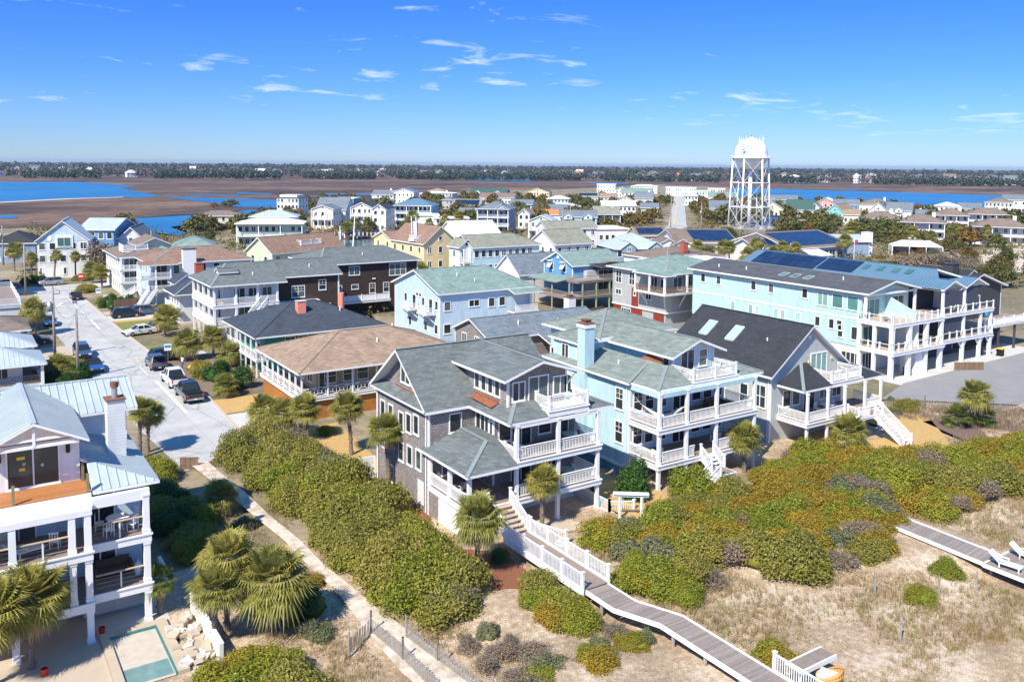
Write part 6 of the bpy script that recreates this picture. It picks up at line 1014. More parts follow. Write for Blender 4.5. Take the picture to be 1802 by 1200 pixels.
    ('pump_house', 'small flat-roofed white pump house with red doors under the water tower', 318.1, 261.7, 10.9, 3.6, 50, 7, 'flat', 0.3, 'white', 'roof_olive', 1, 'r'),
    ('condo_block', 'taupe-roofed two storey condo with white balconies, left-most of the five, beside the white-blue gable house', 312.3, 205.9, 14.6, 6.4, 58, 11, 'hip', 2.6, 'white_siding', 'roof_taupe', 2, 'bqc'),
    ('condo_block', 'taupe-roofed two storey condo with white balconies, with palm trees and a shrub bank in front', 304.4, 183.5, 15.5, 6.4, 58, 11, 'hip', 2.6, 'white_siding', 'roof_taupe', 2, 'bqc'),
    ('condo_block', 'taupe-roofed two storey condo with white balconies, second row, between two other condos', 361.9, 205.2, 13.7, 6.4, 58, 11, 'hip', 2.6, 'white_siding', 'roof_taupe', 2, 'bqc'),
    ('condo_block', 'taupe-roofed two storey condo with white balconies, rear row, upper floor only above the other roofs', 386.3, 201.7, 16.7, 6.4, 58, 11, 'hip', 2.6, 'white_siding', 'roof_taupe', 2, 'bqc'),
    ('condo_block', 'taupe-roofed two storey condo with white balconies, largest, above the bare sand bank', 307.2, 156.0, 17.1, 6.4, 58, 11, 'hip', 2.6, 'white_siding', 'roof_taupe', 2, 'bqc'),
]
def far_house(nm, label, cx, cy, w, ze, rot, dep, roof, rise, wall, rm, fl, fg, group=None):
    H = House(nm, label, cx, cy, rot, group=group); H.far = True; rng = random.Random(label); x0, x1 = -w / 2, w / 2
    z0 = 2.6 if 'p' in fg else 0; oh = .5
    if roof == 'flat':
        H.box('wall', wall, x0, 0, z0, x1, dep, ze); H.box('roof', rm, x0 - .4, -.4, ze + .002, x1 + .4, dep + .4, ze + rise)
        if fl > 2: H.box('roof_terrace', wall, x0 + .8, 1.5, ze + rise, x1 - 1.5, dep - 1, ze + rise + 1.1)
    else:
        ax, en = {'hip': ('x' if w >= dep else 'y', 'hh'), 'gf': ('y', 'gg'), 'gs': ('x', 'gg'), 'gsh': ('x', 'gh')}[roof]
        block(H, wall, rm, x0 - oh, -oh, x1 + oh, dep + oh, z0, ze, rise, ax, en, oh, .22, capmat=rm)
    if 'p' in fg:
        for x in np.linspace(x0 + .4, x1 - .4, 5):
            for y in (.4, dep - .4): H.add('piling', MB().box(x - .18, y - .18, 0, x + .18, y + .18, z0), 'fence_wood')
        H.add('brace', MB().beam((x0 + .4, .4, .2), (x0 + w / 4, .4, 2.4), .12, .12).beam((x0 + w / 4, .4, .2), (x0 + .4, .4, 2.4), .12, .12).beam((x1 - .4, .4, .2), (x1 - w / 4, .4, 2.4), .12, .12).beam((x1 - w / 4, .4, .2), (x1 - .4, .4, 2.4), .12, .12), 'fence_wood')
    fh = (ze - z0) / fl; ww = 1.1 if 'w' in fg else .95; nw = max(2, int(w / (1.9 if 'w' in fg else 2.6))); gl = 'glass_teal' if rng.random() < .12 else 'glass'
    if nm != 'blank_white_building':
        for f in range(fl):
            z = z0 + f * fh + fh * .33
            for i in range(nw):
                x = x0 + w * (i + .5) / nw
                if rng.random() < .9: H.win('F', 0, x, z, ww, min(1.5, fh * .5), 1 + (rng.random() < .3), glass=gl, bar=.12)
            for i in range(max(1, int(dep / 3.4))):
                y = dep * (i + .5) / max(1, int(dep / 3.4)); H.win('R' if rot > 15 else 'L', x1 if rot > 15 else x0, y, z, .95, min(1.4, fh * .48), glass=gl, bar=.12)
    if roof == 'gf' and rise > 1.5: H.win('F', 0, 0, ze + rise * .18, .8, min(.9, rise * .3), bar=.1)
    if 'b' in fg:
        for f in range(1, fl):
            z = z0 + f * fh; H.deck(x0, -1.9, x1, -.01, z, .3); H.rail((x0 + .1, -1.8), (x1 - .1, -1.8), z, m='grey_wood' if 'q' in fg else 'white', sp=.3)
        for x in np.linspace(x0 + .15, x1 - .15, 4 if w > 7 else 3): H.column(x, -1.75, 0, ze - .25, .26, base=False)
        if roof != 'gf': H.slab([[(x0 - .5, -2.3, ze - .02), (x1 + .5, -2.3, ze - .02), (x1 + .5, -.3, ze + .06), (x0 - .5, -.3, ze + .06)]], rm, .18, caps=False)
    if 'q' in fg: H.stair((0, -2.0), (2.6, -4.4), fh, .2, 1.2, 8, 'grey_wood', 'grey_wood', False); H.box('end_wall', 'slate_blue', x0 - .06, 0.05, 0, x0 - .01, dep - .05, ze - .1)
    if 'c' in fg: H.chimney(x1 * .45, dep * .45, x1 * .45 + 1.1, dep * .45 + 1.1, ze, ze + rise + .9, 'white', 'white', False)
    if 'g' in fg:
        for gx in ((0,) if w < 13 else (-w * .27, w * .27)) if nm != 'blue_stilt_house' else (w * .25,):
            zz = ze - .1; H.gwall(wall, gx - 1.7, -.9, gx + 1.7, dep * .4, zz - .9, zz + .3, 1.2, 'y', 'dormer'); H.roof(rm, gx - 2.1, -1.2, gx + 2.1, dep * .45, zz + .35, 1.45, 'y', 'gg', .15); H.win('F', -.9, gx, zz - .5, .9, .9, 2)
    if 's' in fg:
        r = lambda x, y: (x, y, ze + (y + oh) / (dep / 2 + oh) * rise); H.solar([r(x0 + .6, .6), r(x1 - .8, .6), r(x1 - .8, dep * .42), r(x0 + .6, dep * .42)], max(3, int(w / 1.5)), 3 if w > 10 else 2)
    if 'a' in fg: H.slab([[(x0 + 2, -1.4, 2.5), (x1, -1.4, 2.5), (x1, -.01, 3.0), (x0 + 2, -.01, 3.0)]], 'awning_pink', .08, trim='awning_pink', caps=False, name='awning')
    if 't' in fg:
        H.stair((x0 + .6, 5.5), (x0 + 4.6, 12.5), ze + 1.0, ze + rise + .6, 1.2, 12, 'white'); H.deck(x0 - .8, 3.5, x0 + 1.6, 6.0, ze + .9, .5); H.rail((x0 - .7, 3.6), (x0 - .7, 5.9), ze + .9); H.rail((x0 - .7, 3.6), (x0 + 1.5, 3.6), ze + .9)
    if 'o' in fg:
        H.add('gable_panel', MB().extr([(x0 + .5, ze - .1), (x1 - .5, ze - .1), (0, ze + rise - .9)], 'y', -.06, -.01), 'pale_blue'); H.add('oval_window', MB().extr([(-2.6 + .45 * math.cos(t), ze + .7 + .75 * math.sin(t)) for t in np.linspace(0, 6.0, 14)], 'y', -.12, -.061), 'white'); H.win('F', -.25, .3, ze - 1.2, 2.6, 1.9, 2, glass='glass_teal'); H.box('bay', 'white', -1.5, -.24, ze - 1.6, 2.1, -.02, ze + 1.2); H.box('garage_door', 'white', x0 + .8, -.05, .1, x0 + 5.2, -.01, 2.3)
    if 'k' in fg: H.deck(-1.5, 1.0, 4.5, 4.0, ze + 1.3, .4); H.rail((-1.4, 1.1), (4.4, 1.1), ze + 1.3, posts=3); H.rail((-1.4, 1.1), (-1.4, 3.9), ze + 1.3); H.rail((4.4, 1.1), (4.4, 3.9), ze + 1.3)
    if 'r' in fg:
        for x in (1.2, 3.4): H.box('door', 'red_plastic', x - .6, -.06, .1, x + .6, -.01, 2.4)
    return H
for row in FAR: far_house(*row)
# ---------------------------------------------------------------- houses on the far shore
rng = random.Random(21); FW_ = [('white_siding', 'roof_slate', 'white'), ('white_siding', 'roof_brown', 'white, brown-roofed'), ('cream', 'roof_taupe', 'cream'), ('white_siding', 'roof_white', 'all-white'), ('pale_blue', 'roof_slate', 'pale blue'), ('pink', 'roof_orange', 'pink, orange-roofed')]
for i, a in enumerate(np.linspace(0, 66, 72)):
    a = a + rng.gauss(0, 1.1); dist = rng.uniform(1530, 1640) if rng.random() < .4 else rng.uniform(1640, 2000); w, rmn, cn = FW_[rng.choice((0, 0, 0, 1, 2, 3, 3, 4, 5))]
    x, y = dist * math.sin(R(a)), dist * math.cos(R(a)); ww = rng.uniform(9, 21)
    H = House('shore_house', cn + ' house among the woods on the far shore', x, y, a + rng.uniform(-25, 25), group=cn + ' houses on the far shore'); H.far = True; ht = rng.uniform(6.5, 12.5)
    block(H, w, rmn, -ww / 2, 0, ww / 2, 11, 0, ht, rng.uniform(3, 5), rng.choice('xy'), rng.choice(('gg', 'hh')), .6, .3, capmat=rmn)
    for k in range(3): H.win('F', .6, -ww / 3 + k * ww / 3, ht * .55, 1.8, 2.0, bar=.2); H.win('F', .6, -ww / 3 + k * ww / 3, ht * .15, 1.8, 2.0, bar=.2)
# ---------------------------------------------------------------- vehicles
_vm = {}
def vehicle(kind, paint, x, y, rz, label, nm, cat, hatch=False):
    k = (kind, paint)
    if k not in _vm:
        L, Wd, belt, top, zb = {'sedan': (4.7, 1.82, .95, 1.45, .28), 'suv': (4.75, 1.9, 1.08, 1.72, .32), 'pickup': (5.85, 2.0, 1.2, 1.9, .42), 'convertible': (4.6, 1.85, .95, 1.35, .28)}[kind]; h = Wd / 2
        # side profile of the lower body (x forward = -y local)
        if kind == 'pickup': prof = [(-L / 2, zb), (L / 2, zb), (L / 2, belt - .05), (L / 2 - 1.75, belt), (-L / 2 + 1.35, belt), (-L / 2 + .2, belt - .16), (-L / 2, belt - .4)]
        elif kind == 'suv': prof = [(-L / 2, zb), (L / 2, zb), (L / 2, belt), (L / 2 - .1, belt + .05), (-L / 2 + 1.25, belt), (-L / 2 + .2, belt - .18), (-L / 2, belt - .4)]
        else: prof = [(-L / 2, zb), (L / 2, zb), (L / 2, belt - .12), (L / 2 - .2, belt + .02), (-L / 2 + 1.5, belt), (-L / 2 + .3, belt - .18), (-L / 2, belt - .35)]
        P = []
        b = MB(); n = len(prof); i0 = 0
        secs = ((-h, .06), (-h + .07, 0), (h - .07, 0), (h, .06))
        rings = []
        for xx, ins in secs:
            rings.append([(xx, u * (1 - ins * .35), v + (ins if v < .5 else -ins)) for u, v in prof])
        for a_, c_ in zip(rings, rings[1:]):
            for j in range(n): b.face([a_[j], a_[(j + 1) % n], c_[(j + 1) % n], c_[j]])
        b.face(rings[0][::-1]); b.face(rings[-1]); P.append(('body', b, paint))
        # cabin
        if kind == 'pickup': cab = [(-L / 2 + 1.35, belt), (-L / 2 + 2.05, top), (L / 2 - 2.35, top), (L / 2 - 1.8, belt)]
        elif kind == 'suv': cab = [(-L / 2 + 1.15, belt), (-L / 2 + 1.85, top), (L / 2 - .55, top), (L / 2 - .12, belt)]
        else: cab = [(-L / 2 + 1.35, belt - .02), (-L / 2 + 2.1, top), (L / 2 - 1.35, top), (L / 2 - .55, belt)]
        g = MB(); wb, wt = h - .06, h - .28; lo = [cab[0], cab[3]]; hi = [cab[1], cab[2]]
        A = [(-wb, lo[0][0], lo[0][1]), (wb, lo[0][0], lo[0][1]), (wb, lo[1][0], lo[1][1]), (-wb, lo[1][0], lo[1][1])]; B = [(-wt, hi[0][0], hi[0][1]), (wt, hi[0][0], hi[0][1]), (wt, hi[1][0], hi[1][1]), (-wt, hi[1][0], hi[1][1])]
        for j in range(4): g.face([A[j], A[(j + 1) % 4], B[(j + 1) % 4], B[j]])
        P.append(('windows', g, 'car_glass')); r = MB().prism([(-wt - .02, hi[0][0] - .04), (wt + .02, hi[0][0] - .04), (wt + .02, hi[1][0] + .04), (-wt - .02, hi[1][0] + .04)], top - .03, top + .03)
        for sx in (-1, 1):
            r.beam((sx * (wb + .005), lo[0][0], lo[0][1]), (sx * (wt + .005), hi[0][0], hi[0][1]), .07, .07).beam((sx * (wb + .005), lo[1][0], lo[1][1]), (sx * (wt + .005), hi[1][0], hi[1][1]), .1, .09); mid = (lo[0][0] + lo[1][0]) / 2; r.beam((sx * (wb + .005), mid, belt), (sx * (wt + .005), mid, top), .05, .08)
        P.append(('roof', r, 'black' if kind == 'convertible' else paint))
        if kind == 'pickup':
            P.append(('bed_cover', MB().box(-h + .12, L / 2 - 1.7, belt + .004, h - .12, L / 2 - .08, belt + .04), 'black')); P.append(('tailgate', MB().box(-h + .14, L / 2 + .004, .62, h - .14, L / 2 + .03, belt - .1), paint))
        P.append(('bumper', MB().box(-h + .1, L / 2 + .003, zb + .05, h - .1, L / 2 + .1, zb + .25), 'steel' if kind == 'pickup' else 'black')); P.append(('bumper', MB().box(-h + .1, -L / 2 - .08, zb + .03, h - .1, -L / 2 - .003, zb + .28), 'black')); P.append(('grille', MB().box(-.5, -L / 2 - .04, zb + .32, .5, -L / 2 + .06, belt - .38), 'black'))
        for sx in (-1, 1):
            P.append(('taillight', MB().box(sx * (h - .08), L / 2 - .04, belt - .36, sx * (h - .26), L / 2 + .035, belt - .08), 'lamp_red')); P.append(('headlight', MB().box(sx * (h - .1), -L / 2 - .03, belt - .48, sx * (h - .48), -L / 2 + .2, belt - .30), 'lamp_clear')); P.append(('mirror', MB().box(sx * h, -L / 2 + 1.75, belt + .02, sx * (h + .2), -L / 2 + 1.9, belt + .2), paint if kind != 'pickup' else 'black'))
        P.append(('number_plate', MB().box(-.17, L / 2 + .1, zb + .12, .17, L / 2 + .112, zb + .22), 'white'))
        rw = .40 if kind == 'pickup' else .36 if kind == 'suv' else .33; WH = []
        tyre = MB().tube([(-.11, 0, 0), (.11, 0, 0)], rw, 18); rim = MB().tube([(-.116, 0, 0), (.116, 0, 0)], rw * .62, 12)
        for sx in (-1, 1):
            for wy in (-L / 2 + .95, L / 2 - 1.05): WH.append((sx * (h - .1), wy, rw))
        _vm[k] = ([(nn, bb.mesh(nn, mm)) for nn, bb, mm in P], tyre.mesh('wheel', 'rubber'), rim.mesh('rim', 'steel'), WH, L, belt, top, h)
    parts, ty, rm_, WH, L, belt, top, h = _vm[k]
    t = thing(nm, label, cat, (x, y, .035), rz)
    for nn, me in parts: link(nn, me, t)
    for w in WH: o = link('wheel', ty, t, w); link('rim', rm_, o)
    if hatch:
        o = link('hatch_lid', MB().beam((-.0, L / 2 - .5, top + .02), (0, L / 2 + .55, top + .38), 1.5, .06).mesh('hatch_lid', paint), t)
    return t
# local -y is the front of the car; rz=0 points it seaward (-Y), pi points it up the street
vehicle('pickup', 'paint_black', 22.4, 99.3, math.pi, 'black pickup truck with black bed cover parked at the kerb', 'pickup_truck', 'pickup')
vehicle('pickup', 'paint_white', 22.4, 106.6, math.pi, 'white crew-cab pickup truck with dark bed cover parked at the kerb', 'pickup_truck', 'pickup')
vehicle('suv', 'paint_graphite', 22.3, 116.6, math.pi, 'dark grey hatchback with its rear hatch open and beach gear inside', 'hatchback_car', 'car', True)
vehicle('sedan', 'paint_white', 24.6, 140.4, R(-78), 'white sedan pulled onto the grass verge', 'sedan_car', 'car')
vehicle('suv', 'paint_silver', 27.4, 141.6, R(-80), 'grey car parked under the palm behind the white sedan', 'parked_car', 'car')
vehicle('suv', 'paint_navy', 25.6, 157.3, R(92), 'dark navy minivan parked on the concrete driveway', 'minivan', 'van')
vehicle('suv', 'paint_steelblue', 28.9, 158.6, R(92), 'blue car half hidden behind the navy minivan', 'parked_car', 'car')
vehicle('sedan', 'paint_black', 20.9, 183.0, math.pi, 'black car parked alone near the street corner', 'parked_car', 'car')
vehicle('suv', 'paint_silver', 18.8, 206.2, R(-86), 'silver crossover crossing at the far street corner', 'crossover_car', 'car')
vehicle('pickup', 'paint_graphite', 10.2, 204.5, R(94), 'grey pickup by the left corner house beyond the utility pole', 'pickup_truck', 'pickup')
vehicle('sedan', 'paint_blue', 13.9, 156.0, 0, 'bright blue car parked in palm shade on the left kerb', 'parked_car', 'car')
vehicle('suv', 'paint_steelblue', 15.2, 128.4, 0, 'steel blue crossover parked behind the second utility pole', 'crossover_car', 'car')
vehicle('convertible', 'paint_blue', 15.4, 119.0, 0, 'blue soft-top off-roader parked nearest the metal-roofed house', 'off_roader', 'car')
vehicle('sedan', 'paint_navy', 10.3, 140.5, R(90), 'dark car in the shade of the brown carport', 'parked_car', 'car')
vehicle('sedan', 'paint_white', 83.5, 116.5, R(70), 'white car parked below the weathered deck house', 'parked_car', 'car')
vehicle('suv', 'paint_navy', 24.5, 120.2, R(100), 'dark car tucked behind the blue parking sign', 'parked_car', 'car')
for x, y, z, m, l in ((21.9, 119.3, .9, 'blue_plastic', 'blue beach bag in the open hatchback'), (22.6, 119.3, .9, 'orange_plastic', 'orange beach bag in the open hatchback')):
    t = thing('beach_bag', l, 'bag', (x, y, z)); link('bag', MB().lathe((0, 0, 0), [(0, 0), (.2, .02), (.24, .2), (.18, .36), (0, .36)], 10).mesh('bag', m, smooth=True), t); link('strap', MB().tube([(-.15, 0, .34), (0, 0, .5), (.15, 0, .34)], .02, 5).mesh('strap', 'black'), t)
# ---------------------------------------------------------------- people
def person(x, y, rz, label, top, bottom, arm):
    t = thing('person', label, 'person', (x, y, .03), rz)
    V = [(0, 0, .95), (0, 0, 1.15), (0, 0, 1.4), (0, -.01, 1.52), (0, -.02, 1.62), (0, -.02, 1.75), (.1, 0, .92), (.11, -.02, .5), (.11, .02, .07), (.11, -.14, .04), (-.1, 0, .92), (-.12, .06, .5), (-.13, .12, .07), (-.13, -.04, .04), (.2, 0, 1.42), (.26, -.03, 1.15), (.24, -.16, .92), (.23, -.24, .86), (-.2, 0, 1.42), (-.27, -.02, 1.16), (-.25, arm * -.3, 1.0), (-.24, arm * -.4, .98)]
    E_ = [(0, 1), (1, 2), (2, 3), (3, 4), (4, 5), (0, 6), (6, 7), (7, 8), (8, 9), (0, 10), (10, 11), (11, 12), (12, 13), (2, 14), (14, 15), (15, 16), (16, 17), (2, 18), (18, 19), (19, 20), (20, 21)]
    rad = [.14, .13, .15, .055, .095, .085, .095, .065, .045, .04, .095, .065, .045, .04, .06, .045, .035, .04, .06, .045, .035, .04]
    me = bpy.data.meshes.new('body'); me.from_pydata(V, E_, []); me.materials.append(M[top]); me.materials.append(M[bottom]); me.materials.append(M['skin'])
    o = link('body', me, t); sk = o.modifiers.new('skin', 'SKIN'); sl_ = me.skin_vertices[0].data
    for i, r in enumerate(rad): sl_[i].radius = (r, r * .85)
    sl_[0].use_root = True; o.modifiers.new('sub', 'SUBSURF').levels = 1
    dg = bpy.context.evaluated_depsgraph_get(); ev = bpy.data.meshes.new_from_object(o.evaluated_get(dg)); o.modifiers.clear(); o.data = ev
    for m in (top, bottom, 'skin'):
        if m not in [q.name for q in ev.materials]: ev.materials.append(M[m])
    mi = []
    for p in ev.polygons:
        c = p.center; mi.append(2 if (c.z > 1.47 or (abs(c.x) > .2 and c.z < 1.25) or c.z < .12) else (1 if c.z < .97 else 0))
    ev.polygons.foreach_set('material_index', mi); ev.polygons.foreach_set('use_smooth', [True] * len(mi))
    link('hair', MB().lathe((0, .02, 1.63), [(.1, -.02), (.105, .06), (.08, .13), (0, .16)], 12).mesh('hair', 'hair', smooth=True), t)
person(25.0, 114.0, 2.0, 'person in white shirt and dark shorts standing by the front garden', 'shirt_white', 'jeans', 1)
person(27.6, 156.2, .6, 'person in coral top and jeans beside the navy minivan', 'shirt_coral', 'jeans', .6)
for x, y, m, l in ((25.9, 113.4, 'coral', 'round coral beach toy beside the garden'), (25.6, 112.8, 'yellow_plastic', 'yellow beach toy on the garden edge'), (26.5, 113.0, 'orange_plastic', 'orange beach toy by the garden')):
    t = thing('beach_toy', l, 'toy', (x, y, .04)); link('ball', MB().lathe((0, 0, 0), [(.02, 0), (.2, .06), (.3, .25), (.22, .46), (.02, .52)], 12).mesh('ball', m, smooth=True), t); link('cap', MB().lathe((0, 0, .52), [(0, 0), (.06, 0), (.05, .05), (0, .05)], 8).mesh('cap', 'white'), t)
# ---------------------------------------------------------------- poles, wires, signs
def pole(x, y, h, label, transformer=False, arm=True, lamp=None):
    t = thing('utility_pole', label, 'utility pole', (x, y, 0)); link('pole', MB().tube([(0, 0, 0), (0, 0, h * .5), (0, 0, h)], [.2, .17, .13], 10).mesh('pole', 'pole_wood', smooth=True), t)
    if arm: link('crossarm', MB().box(-.1, -.06, h - .9, .9, .06, h - .78).mesh('crossarm', 'pole_wood'), t); link('insulator', MB().tube([(.8, 0, h - .78), (.8, 0, h - .5)], .06, 8).mesh('insulator', 'galv'), t); link('insulator', MB().tube([(0, 0, h), (0, 0, h + .25)], .06, 8).mesh('insulator', 'galv'), t)
    if transformer: link('transformer', MB().tube([(-.42, 0, h - 3.1), (-.42, 0, h - 1.9)], .3, 14).tube([(-.42, 0, h - 1.9), (-.42, 0, h - 1.78)], [.26, .1], 14).mesh('transformer', 'galv', smooth=True), t)
    if lamp: link('lamp_arm', MB().tube([(0, 0, h * .72), (lamp * .5, 0, h * .78), (lamp, 0, h * .78)], .04, 6).mesh('lamp_arm', 'galv'), t); link('lamp_head', MB().box(lamp - .1, -.12, h * .76, lamp + .5, .12, h * .8).mesh('lamp_head', 'galv'), t)
    return t
pole(11.93, 128.6, 9.6, 'leaning grey utility pole with transformer and lamp arm beside the paved drive', True, True, 2.4); pole(13.1, 115, 8.6, 'plain grey utility pole behind the metal roof', False, False); pole(13.2, 193, 10, 'utility pole at the far street corner in front of the white house', False, True); pole(41.4, 218, 10, 'thin utility pole behind the rooftop deck house', True, True); pole(12.6, 252, 10, 'utility pole with drum transformer by the dark-roofed house', True, True)
def wire(p, q, sag, label):
    p, q = Vector(p), Vector(q); pts = [p + (q - p) * (i / 12) - Vector((0, 0, sag * 4 * (i / 12) * (1 - i / 12))) for i in range(13)]
    t = thing('power_line', label, 'cable', tuple(p)); link('cable', MB().tube([tuple(v - p) for v in pts], .016, 4).mesh('cable', 'black'), t)
wire((12.0, 128.6, 7.6), (13.1, 115, 8.3), 1.4, 'drooping service wire between the two near utility poles'); wire((12.7, 128.6, 9.2), (13.9, 193, 9.5), 1.6, 'long wire from the transformer pole to the corner pole'); wire((13.2, 193, 9.3), (41.4, 218, 9.6), .9, 'wire from the corner pole across to the rooftop deck house'); wire((13.1, 115, 8.3), (9.4, 112, 3.6), .7, 'service drop from the near pole to the pale metal cottage'); wire((12.6, 252, 9.4), (41.4, 218, 9.2), 1.0, 'high wire in front of the blue gable house')
for i, (x, y, h, l) in enumerate(((232, 225, 12, 'wood utility pole left of the tower shrubs'), (262, 272, 13, 'tall pale light pole beside the second street'), (270, 262, 11, 'shorter pale pole beside the second street'), (340, 255, 12, 'utility pole in front of the green-roofed house'), (352, 235, 12, 'utility pole in front of the turquoise cottage'), (176, 235, 11, 'wooden pole beside the mint gable house'), (200, 262, 11, 'pole among the oaks behind the mint gable house'))): pole(x, y, h, l, i == 0, True, 2.2 if i in (1, 2) else None)
for x, y, l in ((163, 138, 'curved grey street lamp in front of the restaurant palms'), (178, 142, 'curved grey street lamp by the restaurant entrance')): 
    t = thing('street_lamp', l, 'street lamp', (x, y, 0)); link('post', MB().tube([(0, 0, 0), (0, 0, 6.5), (.3, 0, 7.2), (1.2, 0, 7.6)], .09, 8).mesh('post', 'galv'), t); link('lamp_head', MB().box(1.1, -.15, 7.52, 1.8, .15, 7.68).mesh('lamp_head', 'galv'), t)
def text_obj(s_, size, parent, loc, rot, m):
    c = bpy.data.curves.new('lettering', 'FONT'); c.body = s_; c.size = size; c.align_x = 'CENTER'; c.align_y = 'CENTER'; c.extrude = .004; o = bpy.data.objects.new('lettering', c); col.objects.link(o)
    dg = bpy.context.evaluated_depsgraph_get(); me = bpy.data.meshes.new_from_object(o.evaluated_get(dg)); bpy.data.objects.remove(o); me.materials.clear(); me.materials.append(M[m]); q = link('lettering', me, parent, loc); q.rotation_euler = rot; return q
t = thing('do_not_enter_sign', 'round red no-entry sign with white bar at the street corner', 'road sign', (23.6, 197.5, 0), R(-6)); link('post', MB().box(-.03, -.03, 0, .03, .03, 2.4).mesh('post', 'galv'), t); link('disc', MB().tube([(0, -.04, 2.6), (0, -.06, 2.6)], .62, 24).mesh('disc', 'sign_red'), t); link('bar', MB().box(-.42, -.075, 2.48, .42, -.061, 2.72).mesh('bar', 'white'), t)
for x, y, l, h in ((23.9, 176.0, 'white street sign on a post before the green hedge', 2.6), (24.2, 118.6, 'white and blue parking sign on a thin post beside the hatchback', 2.4)):
    t = thing('parking_sign', l, 'road sign', (x, y, 0), R(-8)); link('post', MB().box(-.03, -.03, 0, .03, .03, h).mesh('post', 'galv'), t); link('board', MB().box(-.45, -.06, h - .75, .45, -.031, h + .15).mesh('board', 'white'), t); link('band', MB().box(-.38, -.068, h - .35, .38, -.061, h - .05).mesh('band', 'sign_blue'), t)
t = thing('notice_board', 'plain white notice board standing by the hedge', 'sign', (24.8, 173.0, 0)); link('board', MB().box(-.5, -.05, .3, .5, .05, 1.9).mesh('board', 'white'), t); link('leg', MB().box(-.4, -.03, 0, -.34, .03, .3).mesh('leg', 'galv'), t); link('leg', MB().box(.34, -.03, 0, .4, .03, .3).mesh('leg', 'galv'), t)
# ---------------------------------------------------------------- water tower
T = House('water_tower', 'tall white water tower on braced legs with red, green and blue emblem', 293, 256, 0, cat='water tower'); n = 8; TH = 30.0; r0, r1 = 8.9, 7.5
T.add('tank', MB().lathe((0, 0, 0), [(1.0, TH - 4.9), (3.4, TH - 4.3), (5.8, TH - 2.8), (7.1, TH - .6), (7.3, TH), (7.0, TH + .9), (6.95, TH + 2.6), (6.7, TH + 4.0), (6.1, TH + 5.4), (5.0, TH + 6.8), (3.4, TH + 7.9), (1.6, TH + 8.4), (0, TH + 8.5)], 48), 'tower_white', smooth=True)
T.add('walkway', MB().lathe((0, 0, 0), [(7.2, TH), (8.1, TH), (8.1, TH + .25), (7.2, TH + .25)], 48), 'tower_white'); rl = MB()
for k in range(48): a = k * math.pi / 24; b2 = (k + 1) * math.pi / 24; rl.beam((8.0 * math.cos(a), 8.0 * math.sin(a), TH + 1.2), (8.0 * math.cos(b2), 8.0 * math.sin(b2), TH + 1.2), .06, .06); rl.box(8.0 * math.cos(a) - .03, 8.0 * math.sin(a) - .03, TH + .2, 8.0 * math.cos(a) + .03, 8.0 * math.sin(a) + .03, TH + 1.2)
T.add('railing', rl, 'tower_white', stuff=True); T.add('riser_pipe', MB().tube([(0, 0, 0), (0, 0, TH - 4.5)], .85, 20), 'tower_white', smooth=True)
lp = lambda k, z: Vector((0, 0, z)) + Vector((math.cos(k * 2 * math.pi / 6 + .35), math.sin(k * 2 * math.pi / 6 + .35), 0)) * (r0 + (r1 - r0) * z / TH); n = 6
for k in range(n): T.add('leg', MB().tube([lp(k, 0), lp(k, TH)], .36, 12), 'tower_white', smooth=True); T.add('footing', MB().box(lp(k, 0).x - .9, lp(k, 0).y - .9, 0, lp(k, 0).x + .9, lp(k, 0).y + .9, .5), 'concrete')
for z in (9.0, 19.5):
    for k in range(n): T.add('strut', MB().tube([lp(k, z), lp(k + 1, z)], .2, 8), 'tower_white')
for za, zb in ((.3, 9.0), (9.0, 19.5), (19.5, TH - .5)):
    for k in range(n): T.add('brace', MB().tube([lp(k, za), lp(k + 1, zb)], .07, 6), 'tower_white'); T.add('brace', MB().tube([lp(k + 1, za), lp(k, zb)], .07, 6), 'tower_white')
an = MB()
for k in range(22): a = k * 2 * math.pi / 22; hh = 1.4 + (k * 7 % 5) * .3; an.box(5.2 * math.cos(a) - .06, 5.2 * math.sin(a) - .06, TH + 6.4, 5.2 * math.cos(a) + .06, 5.2 * math.sin(a) + .06, TH + 6.9 + hh)
for k in range(22): a, b2 = k * 2 * math.pi / 22, (k + 1) * 2 * math.pi / 22; an.beam((5.2 * math.cos(a), 5.2 * math.sin(a), TH + 7.6), (5.2 * math.cos(b2), 5.2 * math.sin(b2), TH + 7.6), .1, .1)
T.add('antenna', an, 'tower_white', stuff=True); T.add('beacon', MB().tube([(0, 0, TH + 8.4), (0, 0, TH + 9.9)], .2, 8), 'red_plastic'); T.add('hatch', MB().lathe((0, 0, TH + 8.3), [(1.2, 0), (1.2, .7), (0, .8)], 14), 'tower_white')
ang0 = math.atan2(-256, -293) - .42       # emblem on the side turned to the street
def emblem(pts, m, off):
    e = MB(); e.face([((6.96 + off) * math.cos(ang0 + u / 6.9), (6.96 + off) * math.sin(ang0 + u / 6.9), TH + 2.2 + v) for u, v in pts]); T.add('emblem', e, m)
emblem([(-1.0, .2), (-.2, .9), (.7, .9), (1.0, .1), (.5, -.6), (-.2, -.3)], 'blue_plastic', .02); emblem([(-.9, -.2), (-.2, -.4), (.1, -1.0), (-.4, -1.2), (-1.0, -.8)], 'teal_hose', .03); emblem([(.1, -.9), (.8, -.5), (.9, -1.0), (.4, -1.3)], 'sign_red', .03); emblem([(-1.3, 1.2), (-.3, 1.7), (.7, 1.6), (.6, 1.35), (-.2, 1.4), (-1.1, .95)], 'sign_red', .02)
